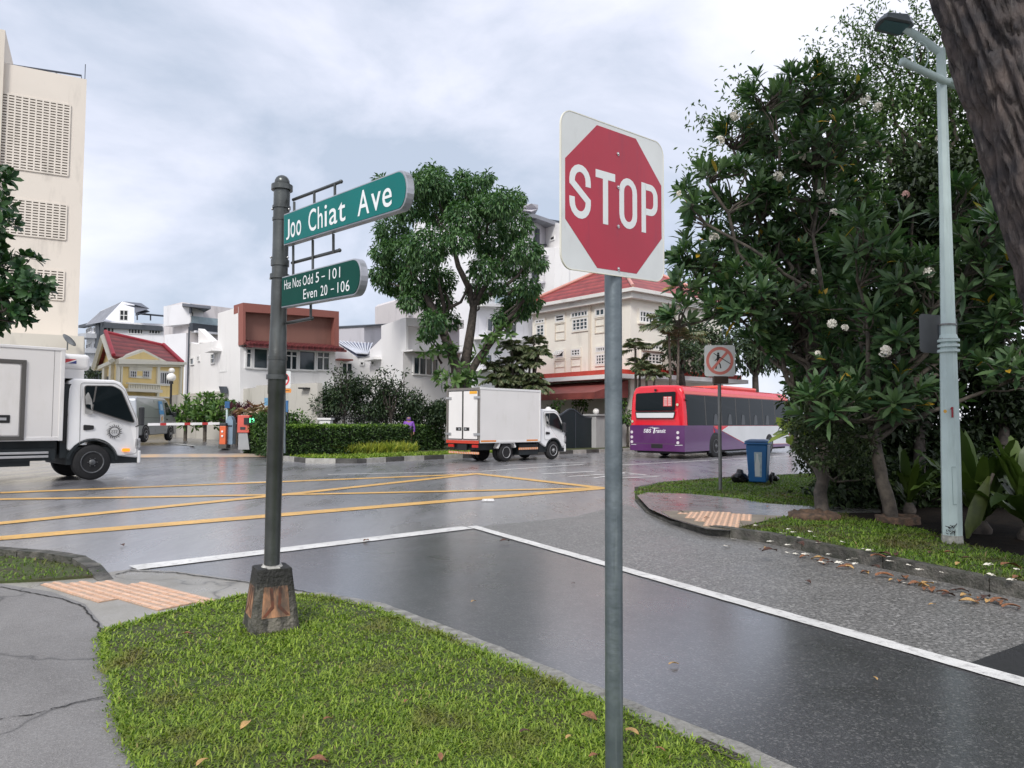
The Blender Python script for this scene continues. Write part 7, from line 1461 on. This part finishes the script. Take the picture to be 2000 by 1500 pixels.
# low shrub with small leaves by the trunk, and its sprigs
RS(35); bb = [(1590, 870, 34, 12.6), (1640, 880, 36, 12.8), (1575, 905, 22, 12.4), (1620, 925, 30, 12.8), (1665, 930, 34, 13), (1560, 880, 16, 12.4), (1600, 840, 24, 12.8), (1650, 830, 30, 13.0), (1570, 800, 30, 11.2), (1615, 780, 34, 11.0), (1650, 770, 30, 10.8), (1590, 835, 30, 10.5), (1630, 850, 34, 10.4), (1680, 865, 34, 10.6), (1605, 895, 24, 10.5), (1690, 915, 30, 11), (1548, 830, 20, 11), (1545, 780, 22, 11.2), (1575, 870, 24, 10.6), (1650, 905, 26, 10.8)]
tree('small_leaved_shrub', 'dense small-leaved shrub behind the trunk of the tallest frangipani', 'shrub', G(1625, 985, .1), bb, leafmat('leaves_small', (.025, .045, .018), (.08, .11, .05), .45, .15), 5200, .085, .042, .05, P(1625, 950, 12.8), out=.4, down=0, shell=.2)
RS(36); rt_ = thing('rubber_sapling', 'sapling with a few broad yellow green leaves reaching left toward the bin', 'sapling', G(1612, 998, .1)); b = MB(); s0_ = G(1612, 998, .1)
q = limb(b, s0_, P(1590, 860, 11.6), .025, .015, 5, .05, 6); limb(b, P(1590, 860, 11.6), P(1545, 852, 11.5), .014, .008, 4, .05, 5); b.build('stem', M_bark, rt_)
rosettes('foliage', [P(1545, 850, 11.5), P(1575, 858, 11.6)], [V((-.5, -.2, .5)), V((.1, 0, 1))], 7, .36, .14, leafmat('leaves_broad', (.12, .17, .02), (.22, .28, .04), .35, .25), rt_, spread=(0, 60))
RS(39)
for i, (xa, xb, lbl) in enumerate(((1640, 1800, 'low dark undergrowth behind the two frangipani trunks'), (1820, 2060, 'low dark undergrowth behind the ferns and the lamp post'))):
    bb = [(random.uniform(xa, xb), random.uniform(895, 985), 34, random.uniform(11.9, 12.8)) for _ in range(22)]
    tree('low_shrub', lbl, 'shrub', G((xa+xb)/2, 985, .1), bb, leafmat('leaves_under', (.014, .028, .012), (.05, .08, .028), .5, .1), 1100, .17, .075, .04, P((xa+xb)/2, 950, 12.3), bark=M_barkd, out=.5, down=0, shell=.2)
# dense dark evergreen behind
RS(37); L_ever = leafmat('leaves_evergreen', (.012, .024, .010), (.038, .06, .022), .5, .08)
for i, (xs, lbl, sd_) in enumerate((((1600, 1720), 'dense dark evergreen filling the gap behind the taller frangipani', 1), ((1740, 1860), 'dense dark evergreen behind the lamp post', 2), ((1880, 2040), 'dense dark evergreen at the right edge behind the ferns', 3))):
    bb = []
    for k in range(40): x = random.uniform(*xs); y = random.uniform(330 if i else 440, 1005); bb.append((x, y, random.uniform(48, 66), 14.6+random.uniform(-.6, .9)))
    xc = sum(xs)/2; bs_ = G(xc, 985, .1)
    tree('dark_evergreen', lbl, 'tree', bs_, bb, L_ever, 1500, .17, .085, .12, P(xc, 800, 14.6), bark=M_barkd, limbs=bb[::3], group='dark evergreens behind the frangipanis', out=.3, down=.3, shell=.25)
RS(38); bb = [(1700, 330, 80), (1760, 250, 80), (1840, 280, 90), (1730, 430, 90), (1820, 400, 90), (1900, 240, 90), (1790, 170, 60), (1860, 150, 70), (1960, 350, 110), (1740, 180, 40), (1700, 240, 40), (1940, 120, 90), (2000, 200, 110), (2050, 80, 110), (1960, 480, 100), (1880, 500, 90), (1800, 520, 90)]
bb = [(x, y, r, 18+random.uniform(-1.2, 1.2)) for x, y, r in bb]
ct = tree('feathery_tree', 'tall fine-leaved tree behind the lamp post, with thin sprays against the sky', 'tree', G(1850, 930, .1), bb, L_fine, 1150, .17, .08, .22, P(1840, 500, 18), out=.5, down=.4, shell=.5)
b = MB(); pp = []
for (x0, y0, x1, y1) in ((1760, 160, 1650, 40), (1780, 150, 1700, 20), (1800, 140, 1790, 10), (1720, 200, 1640, 95), (1700, 220, 1590, 95), (1760, 130, 1740, 60), (1790, 120, 1850, 40), (1690, 250, 1620, 130), (1740, 170, 1680, 70)):
    q = limb(b, P(x0, y0, 17.5), P(x1, y1, 17), .03, .008, 9, .12, 4); pp += q[2:]
for (x0, y0, x1, y1) in ((1470, 300, 1372, 230), (1450, 330, 1350, 320), (1480, 260, 1440, 160)): q = limb(b, P(x0, y0, 15), P(x1, y1, 14.8), .02, .006, 8, .1, 4); pp += q[3:]
b.build('twig', M_barkd, ct); pp = np.array([list(p) for p in pp for _ in range(42)]); pp = pp+RNG.normal(size=pp.shape)*.17; leaves('spray_leaves', pp, rnd_dirs(len(pp))+np.array([0, 0, -.4]), rnd_dirs(len(pp))+np.array([0, 0, .8]), .12, .045, L_fine, ct)

# --- bird's nest ferns
def strap(mb, c, q, el, L_, W_, arch, n=12, wob=.03, roll=0):
    h = V((math.cos(q), math.sin(q), 0)); s = V((-h.y, h.x, 0)); L0, R0, C0 = [], [], []
    for i in range(n+1):
        t = i/n; p = V(c)+h*(L_*t*math.cos(el))+V((0, 0, L_*(t*math.sin(el)-arch*t*t))); w_ = W_*(.25+1.0*math.sin(PI*min(1, t*.9+.08))**.8)*(1 if t < .97 else .2); u = wob*math.sin(i*2.3+q*5)
        tang = V((0, 0, .0)); L0.append(p+s*w_/2+V((0, 0, w_*.16+u))); C0.append(p); R0.append(p-s*w_/2+V((0, 0, w_*.16-u)))
    vs = L0+C0+R0; k = n+1; mb.add(vs, [(i, i+1, k+i+1, k+i) for i in range(n)]+[(k+i, k+i+1, 2*k+i+1, 2*k+i) for i in range(n)], 0, True)
RS(41)
for (x, y, Y, s, n_, lbl) in ((1915, 1010, 9.3, 1.05, 30, 'birds nest fern with tall wavy fronds just right of the lamp post'), (2010, 985, 8.8, 1.1, 30, 'birds nest fern cut by the right edge of the picture'), (1775, 940, 11.4, .8, 24, 'smaller birds nest fern left of the lamp post')):
    c = P(x, y, Y); c.z = .16; rt_ = thing('birds_nest_fern', lbl, 'fern', (c.x, c.y, .1), group='ferns under the trees'); b = MB(); b.lathe([(.10*s, -.1), (.12*s, .06), (.06*s, .16)], (c.x, c.y, .1), 12); b.build('rootstock', M_barkd, rt_)
    b = MB()
    for i in range(n_): strap(b, c+V((0, 0, .1)), i*2.399+random.uniform(-.2, .2), R(random.uniform(38, 84)), random.uniform(.85, 1.5)*s, random.uniform(.10, .155)*s, random.uniform(.15, .6), wob=.02)
    b.build('fronds', L_fern, rt_, fixn=False)
RS(42); c = G(1893, 1062, .1); rt_ = thing('banana_leaf_plant', 'single large drooping olive leaf hanging down right of the lamp post', 'plant', c); b = MB()
L0 = [P(1935, 930, 8.9), P(1925, 960, 8.75), P(1915, 990, 8.65), P(1905, 1025, 8.6), P(1893, 1052, 8.58)]; wds = [.05, .26, .33, .30, .05]; sv = V((.9, .35, 0)).normalized()
vs = []; 
for p, w_ in zip(L0, wds): vs += [p-sv*w_/2+V((0, .03, 0)), p, p+sv*w_/2+V((0, .06, 0))]
b.add(vs, [(3*i+j, 3*i+j+1, 3*i+j+4, 3*i+j+3) for i in range(4) for j in range(2)], 0, True); b.build('leaf', mat('leaf_olive', (.085, .11, .025), .5, var=.35, vs=12), rt_, fixn=False); b = MB(); b.tube([V((c.x+.3, c.y+.5, .1)), P(1940, 925, 9.0)], .02, 6); b.build('stem', M_bark, rt_)

# --- leaning trunk of the big roadside tree
RS(50); YT = 6.0; axp = [P(2330, 1290, YT), P(2290, 1180, YT), P(2205, 850, YT), P(2118, 500, YT), P(2034, 230, YT), P(1962, 0, YT), P(1880, -230, YT), P(1760, -560, YT+.3)]; axp[0].z = -.1
rr_ = [.66, .58, .53, .505, .50, .505, .47, .40]
def cat(ps, t):
    n = len(ps)-1; i = min(int(t*n), n-1); f = t*n-i; p0, p1, p2, p3 = ps[max(0, i-1)], ps[i], ps[i+1], ps[min(n, i+2)]
    return .5*((2*p1)+(p2-p0)*f+(2*p0-5*p1+4*p2-p3)*f*f+(3*p1-p0-3*p2+p3)*f**3)
NR, NA = 330, 190; vs = []
for i in range(NR+1):
    t = i/NR; c = cat(axp, t); r_ = cat([V((x, 0, 0)) for x in rr_], t).x; tg = (cat(axp, min(1, t+.01))-cat(axp, max(0, t-.01))).normalized(); a = tg.cross(V((0, 1, 0))).normalized(); bb_ = tg.cross(a)
    L__ = t*9.5
    for j in range(NA):
        q = 2*PI*j/NA; cs, sn = math.cos(q), math.sin(q); tw = q+.12*math.sin(L__*.9)
        pz_ = V((math.cos(tw)*4.6, math.sin(tw)*4.6, L__*.42)); k1 = noise.noise(pz_); k2 = noise.noise(pz_*2.6+V((5, 1, 0))); k3 = noise.noise(V((math.cos(tw)*12, math.sin(tw)*12, L__*3.2)))
        vd = noise.voronoi(V((math.cos(tw)*3.6, math.sin(tw)*3.6, L__*1.5))+V((k1, k2, k1*1.5))*.5)[0]; crk = .035*max(0, 1-(vd[1]-vd[0])/.16)
        ridge = (1-min(1, abs(k1)*3.2))**2; disp = -.075*ridge-.045*(1-min(1, abs(k2)*3))**2+.02*k3-crk+.03*noise.noise(V((cs, sn, L__*.6)))
        vs.append(c+(a*cs+bb_*sn)*(r_+disp))
b = MB(); b.add(vs, [(i*NA+j, i*NA+(j+1) % NA, (i+1)*NA+(j+1) % NA, (i+1)*NA+j) for i in range(NR) for j in range(NA)], 0, True)
rt_ = thing('roadside_tree', 'massive leaning trunk with deeply furrowed brown bark at the top right corner', 'tree', (axp[0].x, axp[0].y, .1))
M_tbark = mat('furrowed_bark', (.105, .08, .07), .75, col2=(.032, .028, .03), vs=4, detail=9, bump=1.0, bs=40, stain=(.20, .18, .16), sscale=(6, 6, 1.4), bsc=(1, 1, .3))
b.build('trunk', M_tbark, rt_, fixn=False)
bb = [(x, y, r, Y) for x, y, r, Y in ((1700, -560, 300, 6.6), (1950, -700, 350, 7.5), (2300, -600, 350, 7.5), (1500, -800, 300, 8), (2500, -300, 300, 8), (2100, -900, 350, 6), (2500, -700, 300, 6), (1900, -1500, 450, 5))]
b = MB()
for x, y, r, Y in bb: limb(b, axp[-1], P(x, y, Y), .25, .05, 6, .12, 8)
b.build('limb', M_tbark, rt_); scatter('crown', bb, 420, .22, .10, L_big, rt_)

# --- broadleaf tree reaching in from the left edge
RS(55); Yl = 13; c0_ = V((P(-330, 860, 13.5).x, 13.5, .1)); rt_ = thing('broadleaf_tree', 'dark glossy branch tips of a broadleaf tree reaching in from the left edge', 'tree', c0_); b = MB(); fk = P(-300, 560, 13.5); b.tube([c0_-V((0, 0, .2)), fk], [.22, .16], 10)
bb = [(0, 350, 22), (2, 395, 18), (8, 440, 22), (-15, 480, 25), (50, 520, 24), (25, 555, 34), (70, 560, 24), (15, 600, 36), (65, 590, 26), (-20, 620, 35), (-60, 500, 60), (-70, 400, 60), (-90, 600, 60), (-150, 500, 80), (40, 620, 16)]
bb = [(x, y, r, Yl+random.uniform(-.5, .5)) for x, y, r in bb]; tips, ax_ = crown_pts(bb, 190, .55)
for x, y, r, Y in bb: limb(b, fk, P(x-10, y+10, Y), .06, .015, 7, .1, 5)
for t in tips[::3]: x, y, r, Y = min(bb, key=lambda q: (P(*q[:2], q[3])-V(t)).length); limb(b, P(x-8, y+8, Y), V(t), .015, .008, 3, .1, 4)
b.build('trunk', M_barkd, rt_); rosettes('crown', tips, ax_*.9+np.array([.25, -.1, .35]), 11, .21, .095, L_left, rt_, spread=(5, 70))

# ------------------------------------------------------------------ litter, fallen leaves and flowers
def litter(kind, px, py, z, size, m, label, grp, rot=None):
    me_k = (kind, m.name)
    c = G(px, py, z); o = LT[me_k].copy(); COL.objects.link(o); o.location = c; o.rotation_euler = (random.uniform(-.15, .15), random.uniform(-.15, .15), random.uniform(0, 6.28) if rot is None else rot); o.scale = (size,)*3
    return tag(o, label, 'fallen '+('flower' if kind == 'flower' else 'leaf'), grp)
LT = {}; bpyobjs = []
def protos():
    for nm, m in (('leaf', mat('leaf_brown', (.30, .13, .06), .6, var=.5, vs=9)), ('leaf', mat('leaf_ochre', (.55, .34, .13), .6, var=.4, vs=9)), ('leaf', mat('leaf_dead_dark', (.10, .045, .03), .6, var=.5, vs=9)), ('flower', M_petal)):
        b = MB()
        if nm == 'leaf':
            n_ = 8; top, mid, bot = [], [], []
            for i in range(n_+1): t = i/n_; w_ = .23*math.sin(PI*t)**.7; z = .10*math.sin(PI*t)+.10*t; top.append(V((t-.5, w_, z+.10*math.sin(4*t)))); mid.append(V((t-.5, 0, z-.03))); bot.append(V((t-.5, -w_, z+.06)))
            k = n_+1; b.add(top+mid+bot, [(i, i+1, k+i+1, k+i) for i in range(n_)]+[(k+i, k+i+1, 2*k+i+1, 2*k+i) for i in range(n_)], 0, True)
        else: flower(V((0, 0, .05)), V((.1, 0, 1)), .5, b)
        o = b.build('fallen_'+nm, m, fixn=False); o.location = (0, 0, 0); LT[(nm, m.name)] = o; bpyobjs.append(o)
protos(); RS(60)
mb_, mo_, md_ = _M['leaf_brown'], _M['leaf_ochre'], _M['leaf_dead_dark']
for k in range(36):      # along the far kerb
    t = random.random()**.8; x = 1500+(1990-1500)*t; y = 1070+(1182-1070)*((x-1500)/490)+random.uniform(-1, 13)*(.4+t)
    litter('leaf', x, y, .012, random.uniform(.07, .16), random.choice((mb_, mb_, mo_, md_)), 'dead leaf lying in the gutter along the right-hand kerb', 'dead leaves along the right-hand kerb')
for k in range(46):
    x = random.uniform(1450, 1990); y = 1020+(x-1450)*.13+random.uniform(0, 60)
    if k % 3 == 0: litter('leaf', x, y, .12, random.uniform(.08, .17), random.choice((mb_, mo_, md_)), 'dead leaf on the grass under the frangipani trees', 'dead leaves under the trees')
    else: litter('flower', x, y, .15, random.uniform(.06, .10), M_petal, 'white frangipani flower fallen on the grass verge', 'fallen white flowers on the verge')
for (x, y) in ((1434, 1053), (1555, 1082), (1640, 1099), (1770, 1139), (1830, 1138), (1420, 1067), (1905, 1136), (1330, 972)): litter('flower', x, y, .02 if y > 1000 else .12, random.uniform(.07, .10), M_petal, 'white frangipani flower fallen beside the right-hand kerb', 'fallen white flowers by the kerb')
for (x, y, s, m) in ((1480, 976, .09, md_), (1530, 968, .1, mo_), (1300, 975, .09, md_), (1350, 985, .08, mb_), (1400, 990, .1, md_), (1440, 978, .08, mb_), (1330, 1000, .08, md_), (1380, 1012, .08, mb_), (1551, 1000, .1, md_), (1500, 990, .09, mb_)): litter('leaf', x, y, .12, s, m, 'dead leaf on the wet footway beyond the road', 'dead leaves on the far footway')
NG = 'dead leaves on the near grass'
for (x, y, s, m, lbl) in ((480, 1418, .10, mo_, 'pale curled leaf on the grass left of the picture centre'), (395, 1490, .08, mo_, 'small ochre leaf at the bottom edge of the grass, left'), (620, 1490, .13, mb_, 'brown leaf at the bottom edge of the grass'), (793, 1370, .05, mb_, 'small brown leaf in the middle of the near grass'), (1025, 1430, .07, md_, 'dark crumpled leaf on the grass left of the stop sign post'), (1150, 1405, .15, mb_, 'long brown leaf on the grass touching the stop sign post'), (1235, 1432, .10, mo_, 'ochre leaf on the grass just right of the stop sign post'), (1110, 1440, .05, mo_, 'small pale leaf on the grass near the stop sign post'), (640, 1405, .06, mb_, 'small brown leaf on the left part of the near grass'), (860, 1480, .07, mb_, 'brown leaf near the bottom centre of the grass'), (365, 1240, .10, mb_, 'brown leaf on the grass left of the concrete post foot'), (1290, 1465, .06, mb_, 'tiny brown leaf on the grass by the drain grating'), (1160, 1478, .07, mb_, 'brown leaf at the bottom edge left of the stop sign post')):
    litter('leaf', x, y, .075, s*.72, m, lbl, NG)
for (x, y, s, m, lbl) in ((1316, 1298, .06, mo_, 'curled ochre leaf on the road right of the stop sign post'), (1578, 1138, .09, md_, 'dark leaf on the far lane of the side road'), (715, 1057, .11, mb_, 'brown leaf on the white stop line'), (925, 1175, .05, mo_, 'small pale leaf on the near lane of the side road'), (1710, 1326, .04, mo_, 'tiny pale leaf at the lower right of the road'), (240, 1066, .1, md_, 'dark leaf on the road above the stop line'), (1120, 920+220, .04, md_, 'tiny dark leaf in the near lane left of the centre line'), (985, 1058, .12, md_, 'dark leaf below the corner of the white lines'), (1892, 1178, .14, mo_, 'long yellow leaf on the road near the right edge'), (1820, 1182, .06, mo_, 'small pale leaf on the road near the right edge')):
    litter('leaf', x, y, .015, s, m, lbl, 'leaves lying on the road')
c = P(952, 979, G(952, 979, .02).y); o_ = MB(); cc = G(952, 979, .01); o_.hexa([cc+V(p) for p in ((-.1, -.06, 0), (.14, -.04, 0), (.12, .07, 0), (-.12, .05, 0), (-.09, -.05, .05), (.12, -.04, .03), (.11, .05, .05), (-.1, .04, .02))]); tag(o_.build('litter', mat('litter_white', (.75, .75, .75), .5, var=.3, vs=30), bevel=.01), 'crumpled white paper on the near yellow box line', 'litter')
for o in bpyobjs: bpy.data.objects.remove(o)

# ------------------------------------------------------------------ person behind the hedge
RS(70); pb = P(798, 850, 34.0); rt_ = thing('person', 'person in a purple top and head scarf walking behind the clipped hedge', 'person', (pb.x, 34.0, .12))
def skinned(name, J, E, rad, m, root, sub=1):
    me = bpy.data.meshes.new(name); me.from_pydata([tuple(j) for j in J], E, []); me.materials.append(m); o = bpy.data.objects.new(name, me); COL.objects.link(o); o.parent = root
    md = o.modifiers.new('skin', 'SKIN'); md.use_smooth_shade = True
    for i, r_ in enumerate(rad): me.skin_vertices[0].data[i].radius = (r_, r_) if not hasattr(r_, '__len__') else r_
    me.skin_vertices[0].data[0].use_root = True; s = o.modifiers.new('sub', 'SUBSURF'); s.levels = sub; s.render_levels = sub; return o
J = [(0, 0, .86), (0, 0, 1.05), (0, .01, 1.28), (0, .0, 1.38), (0, -.01, 1.47), (0, -.02, 1.56), (-.1, 0, .82), (-.11, -.06, .46), (-.11, .05, .07), (-.11, -.08, .03), (.1, 0, .82), (.11, .04, .46), (.11, .16, .08), (.11, .04, .03), (-.17, .01, 1.30), (-.24, .03, 1.05), (-.22, -.08, .84), (-.21, -.13, .76), (.17, .01, 1.30), (.24, .0, 1.05), (.24, -.06, .82), (.24, -.09, .74)]
E = [(0, 1), (1, 2), (2, 3), (3, 4), (4, 5), (0, 6), (6, 7), (7, 8), (8, 9), (0, 10), (10, 11), (11, 12), (12, 13), (2, 14), (14, 15), (15, 16), (16, 17), (2, 18), (18, 19), (19, 20), (20, 21)]
skinned('body', J, E, [.13, .115, .13, .055, .085, .09, .08, .055, .04, .035, .08, .055, .04, .035, .055, .042, .032, .025, .055, .042, .032, .025], mat('skin_tone', (.30, .17, .11), .6), rt_)
skinned('purple_top', [(0, 0, .80), (0, 0, 1.05), (0, .01, 1.30), (-.18, .01, 1.31), (-.25, .03, 1.05), (-.23, -.07, .86), (.18, .01, 1.31), (.25, 0, 1.05), (.25, -.05, .84)], [(0, 1), (1, 2), (2, 3), (3, 4), (4, 5), (2, 6), (6, 7), (7, 8)], [.17, .15, .155, .075, .06, .05, .075, .06, .05], mat('cloth_purple', (.22, .08, .42), .8), rt_)
skinned('head_scarf', [(0, .02, 1.34), (0, .02, 1.46), (0, .01, 1.57)], [(0, 1), (1, 2)], [.13, .115, .10], mat('cloth_violet', (.14, .06, .26), .8), rt_)
